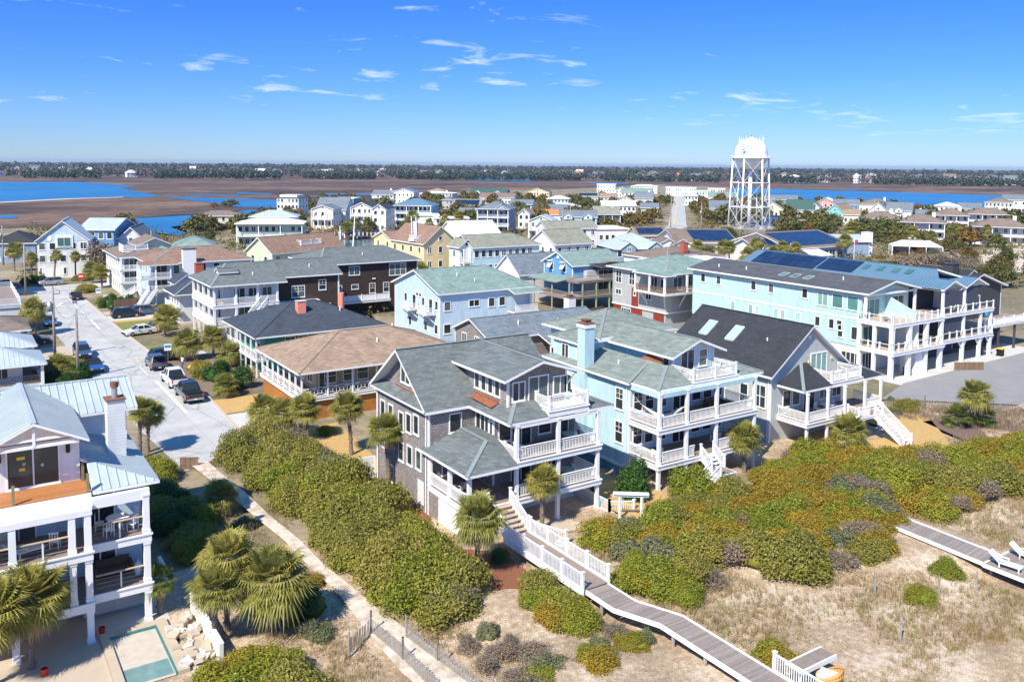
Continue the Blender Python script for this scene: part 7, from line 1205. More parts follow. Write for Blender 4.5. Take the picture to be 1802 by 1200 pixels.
# ---------------------------------------------------------------- fences, walks, beach furniture
W = House('dune_boardwalk', 'weathered plank boardwalk with white edge boards curving to a lounger platform', 57, 30, cat='boardwalk')
for i in range(58):
    y = 36.6 - i * .145; link('plank', plank_me(2.0), W.root, (.35 - (i * .145) * .04, y - 30, .82), .1)
for i in range(40): link('plank', plank_me(3.6), W.root, (.6, 28.1 - i * .145 - 30, .82), 0)
W.add('edge_board', MB().beam((58.4, 36.6, .76), (58.1, 28.3, .76), .09, .24).beam((56.35, 36.4, .76), (55.9, 28.3, .76), .09, .24).beam((55.75, 28.25, .76), (55.75, 22.4, .76), .09, .24).beam((55.75, 28.3, .76), (59.45, 28.3, .76), .09, .24).beam((59.45, 28.3, .76), (59.45, 22.4, .76), .09, .24), 'white')
for y in (35, 31, 28, 25): W.add('piling', MB().tube([(56.3, y, -.3), (56.3, y, .7)], .1, 8).tube([(58.2, y, -.3), (58.2, y, .7)], .1, 8), 'pole_wood')
place_chair('lounger', 56.5, 27.2, .83, R(8), 'white wooden sun lounger along the near edge of the platform'); place_chair('lounger', 58.9, 27.1, .83, R(8), 'white wooden sun lounger at the far corner of the platform')
pk = MB().box(-.02, -.01, 0, .02, .01, .9).mesh('picket', 'picket')
def sand_fence(pts, label, sp=.11, lean=.06, nm='sand_fence'):
    t = thing(nm, label, 'fence', (*pts[0], .3)); o0 = Vector((*pts[0], 0)); rng = random.Random(label); cnt = 0
    for a, b in zip(pts, pts[1:]):
        a, b = Vector((*a, 0)), Vector((*b, 0)); L = (b - a).length; n = int(L / sp); an_ = math.atan2((b - a).y, (b - a).x)
        for i in range(n):
            p = a + (b - a) * (i / n) - o0
            if cnt < 280: o = link('picket', pk, t, (p.x, p.y, rng.uniform(-.15, .02)), an_); o.rotation_euler = (rng.uniform(-lean, lean), rng.uniform(-lean, lean), an_); cnt += 1
        w_ = MB().beam(tuple(a - o0 + Vector((0, 0, .25))), tuple(b - o0 + Vector((0, 0, .25))), .012, .012).beam(tuple(a - o0 + Vector((0, 0, .75))), tuple(b - o0 + Vector((0, 0, .75))), .012, .012); link('wire', w_.mesh('wire', 'galv'), t)
        for q in (a, b): link('post', MB().tube([(q.x - o0.x, q.y - o0.y, -.4), (q.x - o0.x, q.y - o0.y, 1.25)], .06, 8).mesh('post', 'pole_wood'), t)
sand_fence([(17.3, 41.6), (19.2, 43.0), (19.5, 39.6), (19.6, 34)], 'slatted sand fence on the near side of the sand path'); sand_fence([(20.6, 41.4), (21.0, 38.5), (21.6, 34)], 'slatted sand fence on the shrub side of the sand path'); sand_fence([(79.3, 57), (84, 55), (89.5, 52.6), (94, 47.5), (104, 46)], 'long slatted fence between the sandy yard and the parking lot', .14)
for i, (x, y, l) in enumerate(((47.5, 30.5, 'tilted weathered post nearest the shrub clump'), (50.6, 28.2, 'weathered post in the open dry grass'), (53.2, 27.3, 'weathered fence post near the lounger platform'), (44.0, 26.6, 'short weathered post by the wicker chair'))):
    t = thing('fence_post', l, 'post', (x, y, .2)); link('post', MB().tube([(0, 0, -.3), (.05 * (i - 1), .03, 1.15)], [.06, .055], 8).mesh('post', 'pole_wood'), t); link('tie', MB().tube([(-.07, 0, .9), (.07, 0, .9)], .025, 6).mesh('tie', 'galv'), t)
def board_fence(p, q, h, label, m='fence_wood', w=.19):
    t = thing('board_fence', label, 'fence', (*p, 0), math.atan2(q[1] - p[1], q[0] - p[0])); L = math.hypot(q[0] - p[0], q[1] - p[1]); n = int(L / w); bm = MB().box(0, -.02, 0, w - .012, .02, h).mesh('board', m)
    for i in range(min(n, 290)): link('board', bm, t, (i * w, 0, random.uniform(-.03, .03)))
    link('rail', MB().box(0, .021, h * .3, L, .06, h * .3 + .09).box(0, .021, h * .8, L, .06, h * .8 + .09).mesh('rail', m), t)
board_fence((16.3, 76.2), (17.8, 75.6), 1.1, 'short brown board fence on the left of the beach path entrance'); board_fence((20.6, 76.0), (22.3, 77.2), 1.1, 'short brown board fence on the right of the beach path entrance'); board_fence((109.5, 60.6), (113.0, 58.6), 1.3, 'low brown timber fence between the two right-hand town houses'); board_fence((82.0, 112.0), (97, 117.0), 1.8, 'brown timber fence below the weathered deck house'); board_fence((55, 104), (60, 104), 1.6, 'grey board fence between the navy-roofed cottage and pale blue house'); board_fence((25.0, 166.0), (29.3, 166.8), 1.8, 'brown board fence beside the outside stairs')
t = thing('wheelie_bin', 'black wheelie bin with yellow lid by the town house', 'bin', (124.6, 62.4, .03)); link('body', MB().prism([(-.32, -.35), (.32, -.35), (.36, .38), (-.36, .38)], .06, 1.0).mesh('body', 'black'), t); link('lid', MB().box(-.42, -.42, 1.0, .42, .45, 1.12).mesh('lid', 'yellow_plastic'), t); link('wheel', MB().tube([(-.38, .36, .12), (.38, .36, .12)], .12, 10).mesh('wheel', 'rubber'), t)
t = thing('wheelie_bin', 'dark bin between the white columns of the teal house', 'bin', (102.2, 62.6, .03)); link('body', MB().prism([(-.32, -.35), (.32, -.35), (.36, .38), (-.36, .38)], .06, 1.0).mesh('body', 'black'), t); link('lid', MB().box(-.42, -.42, 1.0, .42, .45, 1.1).mesh('lid', 'dark_metal'), t); link('wheel', MB().tube([(-.38, .36, .12), (.38, .36, .12)], .12, 10).mesh('wheel', 'rubber'), t)
# canal: bulkhead, boat lift, boats
B = House('canal_bulkhead', 'grey timber bulkhead with white pickets along the canal edge', 75, 333, cat='bulkhead')
for i in range(40): x = 76 + i * 1.15; y = 334 + i * .95; B.add('board', MB().box(x, y, -.3, x + 1.05, y + .3, 1.3), 'picket')
B = House('channel_fence', 'white post fence along the canal in front of the gabled houses', 120, 290, cat='fence')
for i in range(26): x = 116 + i * 1.2; y = 301 - i * .9; B.add('post', MB().box(x, y, 0, x + .3, y + .3, 1.4), 'white')
t = thing('boat_lift', 'white framed canal boat lift with dark blue hull slung inside', 'boat lift', (119.5, 283, 0), R(-40))
for sx in (-3, 3):
    for sy in (-2.5, 2.5): link('post', MB().box(sx - .2, sy - .2, -.3, sx + .2, sy + .2, 5.2).mesh('post', 'white'), t)
link('roof', MB().extr([(-3.6, 5.2), (3.6, 5.2), (0, 6.4)], 'y', -3.2, 3.2).mesh('roof', 'roof_navy'), t)
def boat(x, y, z, rz, label, hull='white', Lb=6.5):
    t = thing('motor_boat', label, 'boat', (x, y, z), rz); h = MB(); secs = []
    for k in range(7): f_ = k / 6; w_ = 1.15 * (1 - max(0, f_ - .45) ** 2 * 3.0); secs.append([(-w_, f_ * Lb - Lb / 2, .95 + .25 * f_), (-w_ * .85, f_ * Lb - Lb / 2, .2), (0, f_ * Lb - Lb / 2, -.1 + .5 * max(0, f_ - .6)), (w_ * .85, f_ * Lb - Lb / 2, .2), (w_, f_ * Lb - Lb / 2, .95 + .25 * f_)])
    for a_, c_ in zip(secs, secs[1:]):
        for j in range(4): h.face([a_[j], a_[j + 1], c_[j + 1], c_[j]])
        h.face([a_[0], c_[0], c_[4], a_[4]])
    h.face(secs[0]); link('hull', h.mesh('hull', hull, smooth=False), t); link('console', MB().box(-.5, -.6, .9, .5, .5, 1.9).mesh('console', 'white'), t); link('canopy', MB().box(-.9, -1.0, 2.7, .9, .9, 2.8).box(-.85, -.95, 1.0, -.78, -.88, 2.7).box(.78, -.95, 1.0, .85, -.88, 2.7).mesh('canopy', 'canvas_white'), t); link('outboard_motor', MB().box(-.25, -Lb / 2 - .6, .3, .25, -Lb / 2 - .02, 1.4).mesh('outboard_motor', 'black'), t)
boat(119.5, 283, 1.6, R(-40), 'dark blue motor boat hoisted in the canal lift', 'paint_navy', 8); boat(124.5, 262, .1, R(60), 'white centre-console motor boat moored in the canal', 'white'); boat(128.5, 258, .1, R(40), 'second white motor boat moored nearest the yellow house', 'white', 5.5); boat(104, 262, .1, R(70), 'white skiff on the canal beside the pale mast', 'canvas_white', 5)
t = thing('flagpole', 'tall leaning white mast by the canal boat lift', 'mast', (104.5, 246, 0)); link('mast', MB().tube([(0, 0, 0), (1.2, .6, 13)], [.25, .12], 8).mesh('mast', 'white'), t); link('cap', MB().tube([(1.2, .6, 13), (1.22, .61, 13.3)], .2, 8).mesh('cap', 'galv'), t)
t = thing('event_tent', 'white frame marquee tent below the condos', 'tent', (246, 150, 0), R(-50)); link('roof', MB().face([(-7, -4, 3), (7, -4, 3), (4, 0, 4.6), (-4, 0, 4.6)]).face([(7, 4, 3), (-7, 4, 3), (-4, 0, 4.6), (4, 0, 4.6)]).face([(-7, 4, 3), (-7, -4, 3), (-4, 0, 4.6)]).face([(7, -4, 3), (7, 4, 3), (4, 0, 4.6)]).mesh('roof', 'canvas_white'), t)
for k in range(4): link('leg', MB().box((-7, -2.3, 2.3, 6.8)[k], -4, 0, (-7, -2.3, 2.3, 6.8)[k] + .2, -3.8, 3).mesh('leg', 'white'), t)
link('side_wall', MB().box(-7, 3.8, 0, 7, 3.9, 2.95).box(-6.95, -3.8, 0, -6.85, 3.8, 2.95).mesh('side_wall', 'canvas_white'), t)
t = thing('flagpole', 'white flagpole with small purple flag by the metal-roofed wing', 'flagpole', (213, 148, 0)); link('pole', MB().tube([(0, 0, 0), (0, 0, 7)], .08, 8).mesh('pole', 'white'), t); link('flag', MB().box(.1, -.02, 5.0, 1.6, .02, 6.2).mesh('flag', 'awning_pink'), t)
Wl = House('retaining_wall', 'low dark timber retaining wall zigzagging over the sand', 235, 135, cat='wall')
for p, q in (((222, 118), (238, 131)), ((238, 131), (262, 148)), ((262, 148), (276, 150)), ((221, 121), (236, 122)), ((238, 124), (248, 122))): Wl.add('timber', MB().beam((*p, .5), (*q, .5), .5, 1.0), 'fence_wood')
# ---------------------------------------------------------------- plants
rs = np.random.RandomState(11)
def leaf_mesh(name, pts, nrm, size, m, aspect=1.5, jit=.5):
    n = len(pts); P = np.asarray(pts, float); N = np.asarray(nrm, float) + rs.normal(0, jit, (n, 3)); N /= np.linalg.norm(N, axis=1, keepdims=True) + 1e-9
    T_ = np.cross(N, rs.normal(0, 1, (n, 3))); T_ /= np.linalg.norm(T_, axis=1, keepdims=True) + 1e-9; B_ = np.cross(N, T_); s = size * rs.uniform(.6, 1.35, (n, 1)); a = T_ * s * aspect / 2; b = B_ * s / 2
    V = np.stack([P - a, P + b * .9, P + a, P - b * .9], 1).reshape(-1, 3); me = bpy.data.meshes.new(name); me.vertices.add(4 * n); me.vertices.foreach_set('co', V.ravel()); me.loops.add(4 * n); me.loops.foreach_set('vertex_index', np.arange(4 * n, dtype=np.int32)); me.polygons.add(n); me.polygons.foreach_set('loop_start', np.arange(0, 4 * n, 4, dtype=np.int32)); me.polygons.foreach_set('loop_total', np.full(n, 4, np.int32))
    me.materials.append(M[m]); me.update(); me.validate(); return me
def lumpy(n, rx, rz_, lumps=9, shell=.5, base=0.0, lr=(.2, .52)):
    C_ = rs.normal(0, 1, (lumps, 3)); C_ /= np.linalg.norm(C_, axis=1, keepdims=True); C_ *= rs.uniform(.35, .72, (lumps, 1)); C_[:, 2] = np.abs(C_[:, 2]) * 1.0; C_[0] = (0, 0, .45); r = rs.uniform(*lr, lumps); k = rs.choice(lumps, n, p=r ** 2 / (r ** 2).sum())
    d = rs.normal(0, 1, (n, 3)); d /= np.linalg.norm(d, axis=1, keepdims=True); d[:, 2] = np.where(d[:, 2] < -.35, -d[:, 2], d[:, 2]); q = C_[k] + d * r[k, None] * rs.uniform(shell, 1.04, (n, 1)); q[:, 2] = np.maximum(q[:, 2], 0.02); P = q * np.array([rx, rx, rz_]); P[:, 2] += base; sh = rs.rand(n) < .09; P[sh, 2] += rs.uniform(.05, .42, sh.sum()) * rz_ * .5; P[sh, :2] *= rs.uniform(.9, 1.12, (sh.sum(), 1)); N = d * .7 + np.array([0, 0, .55]); return P, N
def core_mesh(rx, rz_, m, base=0.0):
    b = MB(); n = 12; prof = [(.55, .0), (.8, .25), (.72, .55), (.42, .8), (.02, .9)]; rr = [1 + rs.uniform(-.18, .18) for _ in range(n)]
    for r, z in prof:
        for j in range(n): t = 2 * math.pi * j / n; b.v.append((r * rx * .66 * rr[j] * math.cos(t), r * rx * .66 * rr[j] * math.sin(t), z * rz_ * .72 + base))
    for k in range(len(prof) - 1):
        for j in range(n): b.f.append([k * n + j, k * n + (j + 1) % n, (k + 1) * n + (j + 1) % n, (k + 1) * n + j]); b.mi.append(0)
    return b
def stems(rx, rz_, n, r=.03, top=.8):
    b = MB()
    for i in range(n): a = rs.uniform(0, 6.28); q = rs.uniform(.2, .8) * rx; b.tube([(.1 * math.cos(a) * rx, .1 * math.sin(a) * rx, -.15), (q * .5 * math.cos(a + .3), q * .5 * math.sin(a + .3), rz_ * .45), (q * math.cos(a), q * math.sin(a), rz_ * rs.uniform(.6, top))], [r, r * .7, r * .3], 5, cap=False)
    return b
SH = {}
def shrub_kind(k, n, rx, rz_, leaf, size, lumps=10, cm=None, ns=5, jit=.5):
    for i in range(3):
        P, N = lumpy(n, rx, rz_, lumps); f = leaf_mesh('foliage', P, N, size, leaf, jit=jit); c = core_mesh(rx, rz_, leaf); s = stems(rx, rz_, ns)
        SH.setdefault(k, []).append((f, s.mesh('branches', 'bark'), c.mesh('inner_foliage', leaf, smooth=True) if cm is None else None))
shrub_kind('hedge', 15000, 2.1, 1.75, 'leaf_hedge', .095, 22); shrub_kind('green', 15000, 2.1, 1.6, 'leaf_green', .09, 22); shrub_kind('rust', 15000, 2.1, 1.5, 'leaf_rust', .085, 22); shrub_kind('sage', 7000, 1.5, 1.3, 'leaf_sage', .085, 14, ns=24); shrub_kind('twig', 3600, 1.7, 1.4, 'leaf_brown', .075, 16, cm=0, ns=90); shrub_kind('dark', 8500, 1.7, 1.95, 'leaf_dark', .11, 10); shrub_kind('yucca', 500, .7, .9, 'frond', .3)
NAMES = {'hedge': 'wax_myrtle_shrub', 'green': 'yaupon_shrub', 'rust': 'dune_shrub', 'sage': 'sage_shrub', 'twig': 'twiggy_shrub', 'dark': 'evergreen_shrub', 'yucca': 'yucca_plant'}
def shrub(kind, x, y, z, s, label, group=None, sz=None, cat='shrub'):
    nm = NAMES[kind]; s = s * (1.0 if group else .75)
    f, b, c = random.choice(SH[kind]); sz = s if sz is None else sz; t = thing(nm, label, cat, (x, y, z), random.uniform(0, 6.28), group); t.scale = (s, s * random.uniform(.85, 1.15), sz)
    link('foliage', f, t); link('branches', b, t)
    if c: link('inner_foliage', c, t)
    return t
def inside(p, poly):
    x, y = p; c = False; j = len(poly) - 1
    for i in range(len(poly)):
        if (poly[i][1] > y) != (poly[j][1] > y) and x < (poly[j][0] - poly[i][0]) * (y - poly[i][1]) / (poly[j][1] - poly[i][1]) + poly[i][0]: c = not c
        j = i
    return c
def thicket(poly, step, kinds, label, group, s=(.9, 1.3), z=.1, seed=1, sz=None):
    rng = random.Random(seed); xs = [p[0] for p in poly]; ys = [p[1] for p in poly]; y = min(ys)
    while y < max(ys):
        x = min(xs) + rng.uniform(0, step)
        while x < max(xs):
            px, py = x + rng.uniform(-.35, .35) * step, y + rng.uniform(-.35, .35) * step
            if inside((px, py), poly):
                k = rng.choice(kinds); kn = {'hedge': 'olive-leaved', 'green': 'green-leaved', 'rust': 'rust-tinged', 'sage': 'grey-green', 'twig': 'bare-twigged', 'dark': 'dark glossy'}[k]
                q_ = rng.uniform(*s) * rng.choice((.8, 1, 1, 1.1)); shrub(k, px, py, z, q_, kn + ' shrub ' + label, kn + ' shrubs ' + group, sz=q_ * rng.uniform(.75, 1.2) * (sz or 1))
            x += step
        y += step * .86
hedge_poly = [(21.0, 68.5), (21.2, 77.6), (24.4, 79.2), (26.8, 75), (27.3, 66), (27.1, 58), (26.7, 51.5), (26.1, 45), (25.0, 41.8), (22.4, 41.8), (22.0, 45), (21.7, 50), (21.3, 58)]
thicket(hedge_poly, 1.9, ['hedge'] * 8 + ['green', 'sage', 'twig'], 'in the dense thicket between sand path and shingle cottage', 'of the thicket beside the sand path', (.95, 1.2), .1, 2, 1.3)
thicket([(22.6, 41.6), (24.8, 41.8), (25.4, 46), (23.5, 48), (22.4, 47)], 1.6, ['green', 'green', 'hedge'], 'at the seaward tip of the thicket by the sand path', 'at the seaward end of the thicket', (.95, 1.15), .15, 3)
thicket([(28.0, 37.6), (30.2, 36.6), (30.3, 40.6), (30.0, 43.0), (29.0, 41.5)], 1.45, ['rust', 'green', 'hedge', 'rust'], 'in the clump against the near side of the boardwalk', 'against the near side of the boardwalk', (.85, 1.0), .2, 4)
thicket([(35.2, 38.0), (36.0, 45.8), (38.6, 47.0), (40.2, 45.6), (43.6, 46.0), (47, 47.6), (50.8, 48.2), (51.8, 45.2), (55.2, 45.4), (57.5, 48.6), (62, 50.0), (66.0, 48.6), (71.0, 44.5), (68, 40.5), (61.5, 38.6), (54.6, 33.8), (51, 32.6), (47, 33.0), (44.5, 36), (41.5, 38.0), (38.8, 36.2), (36.2, 36.2)], 1.95, ['rust'] * 6 + ['green'] * 5 + ['hedge', 'hedge', 'sage', 'twig', 'twig'], 'in the dune scrub below the blue house', 'of the dune scrub below the blue house', (.75, 1.15), .15, 5, 1.1)
thicket([(61.5, 35.0), (66, 33.8), (74, 36.3), (84, 37), (93, 35.5), (94, 39.5), (84, 41.2), (78, 43.0), (71, 42.5), (68, 40)], 2.1, ['rust'] * 7 + ['green', 'hedge', 'twig'], 'in the dune scrub beyond the far boardwalk', 'of the dune scrub beyond the far boardwalk', (.85, 1.3), .15, 6)
thicket([(22.8, 33.5), (31.2, 32.5), (31.4, 35.6), (27.2, 36.0), (25.4, 39.6), (22.8, 40.0)], 1.5, ['twig', 'twig', 'sage', 'twig', 'rust'], 'in the dry brush seaward of the thicket', 'of the dry brush seaward of the thicket', (.45, .75), .1, 21)
thicket([(7.4, 38), (7.6, 42.0), (9.6, 43.8), (12.4, 43.4), (14.4, 41.4), (15.0, 38)], 1.8, ['green', 'green', 'green', 'hedge'], 'in the bright thicket below the pool terrace', 'below the pool terrace', (.8, 1.05), .1, 7)
thicket([(12.4, 57.5), (15.0, 58), (15.0, 64), (15.4, 72), (15.0, 76.5), (12.8, 76.5), (12.4, 66)], 1.8, ['dark', 'hedge', 'green'], 'in the shaded hedge along the metal-roofed house', 'in the hedge along the metal-roofed house', (.8, 1.05), .05, 8)
thicket([(79.5, 52.5), (86, 50.5), (90.5, 55.5), (84, 57)], 1.9, ['hedge', 'green', 'sage'], 'beside the black-roofed house yard and parking lot', 'beside the parking lot', (.5, .75), .2, 9)
for i, (k, x, y, s, l) in enumerate((('sage', 17.6, 54.5, 1.1, 'grey-green bush on the near side of the sand path'), ('dark', 17.0, 47.0, 1.5, 'dark wind-bent bush beside the palms and sand path'), ('sage', 16.4, 44.6, 1.1, 'grey-green bush behind the sand fence'), ('rust', 18.4, 50.5, .7, 'small rusty bush at the sand path edge'), ('sage', 17.3, 61, 1.0, 'pale bush by the path entrance palm'), ('dark', 45.3, 50.3, 1.6, 'large clipped dark green camellia between the two porch houses'), ('dark', 30.3, 46.6, .75, 'small dark shrub under the white walkway'), ('dark', 42.2, 51.5, .5, 'small conical evergreen beside the shingle cottage'), ('rust', 35.2, 47.9, .45, 'small red-leaved bush beside the patio'), ('green', 49.3, 28.6, .7, 'yellow-green bush by the leaning dune posts'), ('green', 54.0, 29.6, .8, 'yellow-green bush at the lounger platform'), ('rust', 36.5, 29.2, .9, 'low rusty bush beside the boardwalk end'), ('sage', 31.6, 34.3, .7, 'low grey bush under the boardwalk edge'), ('rust', 59.4, 46.8, 1.1, 'tall golden bush in front of the blue house stair'), ('twig', 42.8, 44.5, 1.2, 'bare twiggy bush by the white arbor'), ('twig', 40.0, 37.0, 1.0, 'bare twiggy bush in the gap of the scrub'), ('green', 30.6, 79.0, .7, 'low hedge bush behind the palms of the taupe cottage'), ('dark', 28.0, 101.0, 1.7, 'large dark rounded evergreen by the taupe cottage corner'), ('dark', 27.2, 105.5, 1.8, 'dark evergreen between the two hip-roofed cottages'), ('hedge', 26.0, 108.5, 1.2, 'olive bush behind the parked pickups'), ('rust', 26.6, 112.5, 1.1, 'golden ornamental bush in the street garden'), ('dark', 82.5, 118, 1.7, 'dark cedar bush behind the pale blue house'), ('rust', 80.0, 114.5, 1.5, 'rust-coloured cedar bush behind the pale blue house'), ('rust', 77.5, 112.5, 1.3, 'low orange-brown bush at the pale blue house corner'), ('hedge', 27.6, 141, .8, 'low bush beside the grey parked car'))):
    o = shrub(k, x, y, .08, s, l); o.scale.z *= {0: 1}.get(i, 1) * (1.5 if 'conical' in l else 1)
    if 'camellia' in l: o.scale.z = 1.55
thicket([(24.6, 166.8), (28.5, 168), (28.5, 176), (24.0, 178)], 1.7, ['dark', 'green'], 'in the clipped green hedge at the street corner', 'of the street corner hedge', (.8, 1.0), 0, 12); thicket([(22.5, 190.5), (25, 190.5), (25.5, 197), (23, 197)], 1.7, ['hedge'], 'in the low yellow hedge at the street corner', 'of the low corner hedge', (.6, .75), 0, 13)
thicket([(14, 209), (35, 212), (35, 214), (14, 211.5)], 1.8, ['dark', 'hedge'], 'in the clipped hedge before the blue gable house', 'of the hedge before the blue gable house', (.8, 1.0), 0, 14); thicket([(9.8, 111.5), (13.6, 112), (13.6, 124), (10.4, 124.5)], 2.1, ['dark', 'hedge', 'green'], 'beside the near utility poles', 'beside the near utility poles', (.8, 1.1), 0, 15)
# palms
def palm_meshes(seed, nf, fr, dead, leaf='frond', droop=.5):
    g = np.random.RandomState(seed); b = MB(); d = MB()
    def frond(mb, az, el, L, dr):
        pet = L * .5; dirv = Vector((math.cos(az) * math.cos(el), math.sin(az) * math.cos(el), math.sin(el))); p0 = dirv * .12; p1 = p0 + dirv * pet + Vector((0, 0, -.06 * pet)); side = dirv.cross(Vector((0, 0, 1)))
        side = side.normalized() if side.length > .05 else Vector((1, 0, 0)); up = side.cross(dirv).normalized(); mb.face([p0 - side * .02, p0 + side * .02, p1 + side * .012, p1 - side * .012]); nl = 21
        for i in range(nl):
            a = -2.0 + 4.0 * i / (nl - 1); ll = L * .62 * (1 - .28 * abs(a) / 2.0) * g.uniform(.88, 1.1); dv = (dirv * math.cos(a) + side * math.sin(a) + up * .12).normalized(); wv = dv.cross(up).normalized() * (.024 * L / 1.6 + .011)
            m1 = p1 + dv * ll * .55; m2 = p1 + dv * ll + Vector((0, 0, -dr * ll * g.uniform(.5, 1.1)))
            mb.face([p1, m1 + wv, m2, m1 - wv])
    for i in range(nf): u = (i + .5) / nf; el = math.asin(max(-.6, min(.98, 1.02 - 1.5 * u))) + g.uniform(-.28, .28); frond(b, i * 2.399 + g.uniform(-.4, .4), el, fr * g.uniform(.72, 1.14), droop * (.5 + u) * g.uniform(.6, 1.8))
    for i in range(dead): frond(d, i * 2.399 + 1, g.uniform(-1.15, -.55), fr * g.uniform(.6, .85), .75)
    return b.mesh('fronds', leaf), d.mesh('dead_fronds', 'frond_dead')
PM = [palm_meshes(1, 84, .92, 26, 'frond', .34), palm_meshes(2, 74, .92, 44, 'frond', .42), palm_meshes(3, 92, .9, 20, 'frond', .3), palm_meshes(5, 64, .95, 50, 'frond', .5), palm_meshes(4, 34, 1.0, 6, 'frond_green', .3)]
def palm(x, y, h, r, label, v=None, group=None, lean=None, z=0.05):
    lean = lean or (random.gauss(0, .05) * h, random.gauss(0, .05) * h); h = h * random.uniform(.94, 1.08); r = r * random.uniform(.9, 1.1)
    v = random.randrange(4) if v is None else (4 if v == 3 else v); t = thing('palm_tree', label, 'palm tree', (x, y, z), 0, group)
    bt = MB(); pts = [(lean[0] * k * k, lean[1] * k * k, -.3 + (h + .3) * k) for k in (0, .2, .4, .6, .8, 1)]; bt.tube(pts, [.22, .17, .16, .16, .18, .2], 10)
    for k in range(int(h * 7)):
        f_ = k / max(1, h * 7); a = k * 2.4; zz = .15 + (h - .2) * f_; xx, yy = lean[0] * f_ * f_, lean[1] * f_ * f_; bt.beam((xx + .14 * math.cos(a), yy + .14 * math.sin(a), zz), (xx + .25 * math.cos(a), yy + .25 * math.sin(a), zz + .16), .09, .03)
    link('trunk', bt.mesh('trunk', 'trunk'), t); f, d = PM[v]
    for nm_, me in (('fronds', f), ('dead_fronds', d)): link(nm_, me, t, (lean[0], lean[1], h), random.uniform(0, 6.28), r * .86)
    return t
for a in ((27.7, 45.6, 3.7, 2.05, 'full golden-green palm beside the beach stairs of the shingle cottage', 1, None, (.1, -.1)), (35.6, 49.5, 3.2, 1.75, 'palm in front of the shingle cottage lower porch', 0), (29.3, 61.9, 5.2, 1.8, 'tall palm against the west wall of the shingle cottage', 0), (30.3, 72, 4.2, 1.75, 'palm in the gap before the taupe cottage lawn', 0), (28.4, 78.0, 2.9, 1.9, 'short palm at the taupe cottage base', 2), (25.6, 82.2, 2.5, 2.3, 'bushy palm beside the driveway of the taupe cottage', 1), (27.1, 80.2, 2.2, 2.0, 'low spreading palm between two others at the taupe cottage', 2), (14.9, 82.6, 3.5, 1.75, 'palm casting a shadow on the street end', 0), (14.0, 81.2, 4.2, 1.5, 'palm close behind the metal roof chimney', 2), (16.7, 64.8, 1.3, 2.0, 'trunkless palm bush at the beach path', 2), (12.6, 48.0, 3.9, 2.1, 'tall shaggy palm behind the white garden wall', 1), (11.6, 46.8, 3.4, 1.8, 'palm leaning over the rubble pile', 2), (14.6, 46.2, 3.1, 2.4, 'shaggy palm with hanging dead fronds by the sand path', 1), (3.0, 49.7, 3.6, 2.4, 'large palm in front of the metal-roofed house porch', 2), (1.2, 49.0, 3.6, 2.2, 'palm at the left edge in front of the metal-roofed house', 0), (9.8, 51.9, 1.9, 1.15, 'small bright fan palm by the pool corner', 3), (57.4, 49.8, 2.9, 2.0, 'palm beside the blue house front stair', 0), (69.6, 48.2, 2.1, 2.1, 'palm in front of the black-roofed house porch', 2), (86.7, 46.0, 3.6, 2.3, 'solitary palm on the mulch island by the parking lot', 1), (85.2, 46.6, 1.2, 1.7, 'young palm left of the solitary palm trunk', 3), (88.0, 45.4, 1.1, 1.8, 'young palm right of the solitary palm trunk', 3)): palm(*a)
for a in ((27.6, 137, 2.8, 2.5, 'dense palm beside the white sedan'), (26.5, 118.8, 2.4, 2.3, 'dense palm behind the parking sign'), (30.0, 118.4, 2.9, 2.1, 'palm against the navy-roofed cottage porch'), (11.2, 148, 4.0, 2.7, 'broad palm shading the bright blue car'), (11.0, 117, 1.7, 1.8, 'low palm beside the pale metal cottage'), (15.7, 211, 5.8, 1.8, 'slim palm left of three before the blue gable house'), (20.0, 211, 5.7, 1.7, 'slim palm in the middle before the blue gable house'), (24.4, 213, 5.3, 1.7, 'slim palm right of three before the blue gable house'), (26.6, 205, 3.2, 2.2, 'palm left of the rooftop deck house'), (27.5, 197, 3.2, 2.3, 'palm against the rooftop deck house side'), (14, 236, 5.0, 3.0, 'palm by the dark-roofed house'), (30.5, 112.5, 1.6, 1.9, 'low palm under the navy-roofed cottage eave'), (26.0, 97.8, 1.2, 2.0, 'palm bush behind the black pickup'), (80, 133, 4.8, 2.6, 'palm beside the slate gable house'), (84.5, 137, 5.2, 2.2, 'taller palm beside the slate gable house'), (79.0, 152, 4.5, 3.2, 'golden palm left of the pale blue khaki-roofed house')): palm(*a)
rng = random.Random(5)
for i in range(9): palm(160 + rng.uniform(0, 22), 140 + rng.uniform(-3, 12), rng.uniform(4.5, 6.5), rng.uniform(2.0, 2.8), 'palm in the group in front of the solar restaurant', None, 'palms before the restaurant')
for i in range(14): palm(255 + i * 7 + rng.uniform(-4, 4), 168 - i * 1.5 + rng.uniform(-9, 9), rng.uniform(4, 7), rng.uniform(2.0, 2.8), 'palm standing among the condos', None, 'palms among the condos')
for i in range(9): palm(112 + rng.uniform(0, 48), 303 - rng.uniform(0, 30), rng.uniform(4.5, 7.5), rng.uniform(2.2, 3), 'palm along the canal before the gabled houses', None, 'palms along the canal')
for x, y, h in ((172, 158, 5.2), (168, 164, 4.6), (212, 150, 5.8), (132, 125, 5)): palm(x, y, h, 2.6, 'palm beside the solar roofs and brown-roofed house', None, 'palms beside the solar roofs')
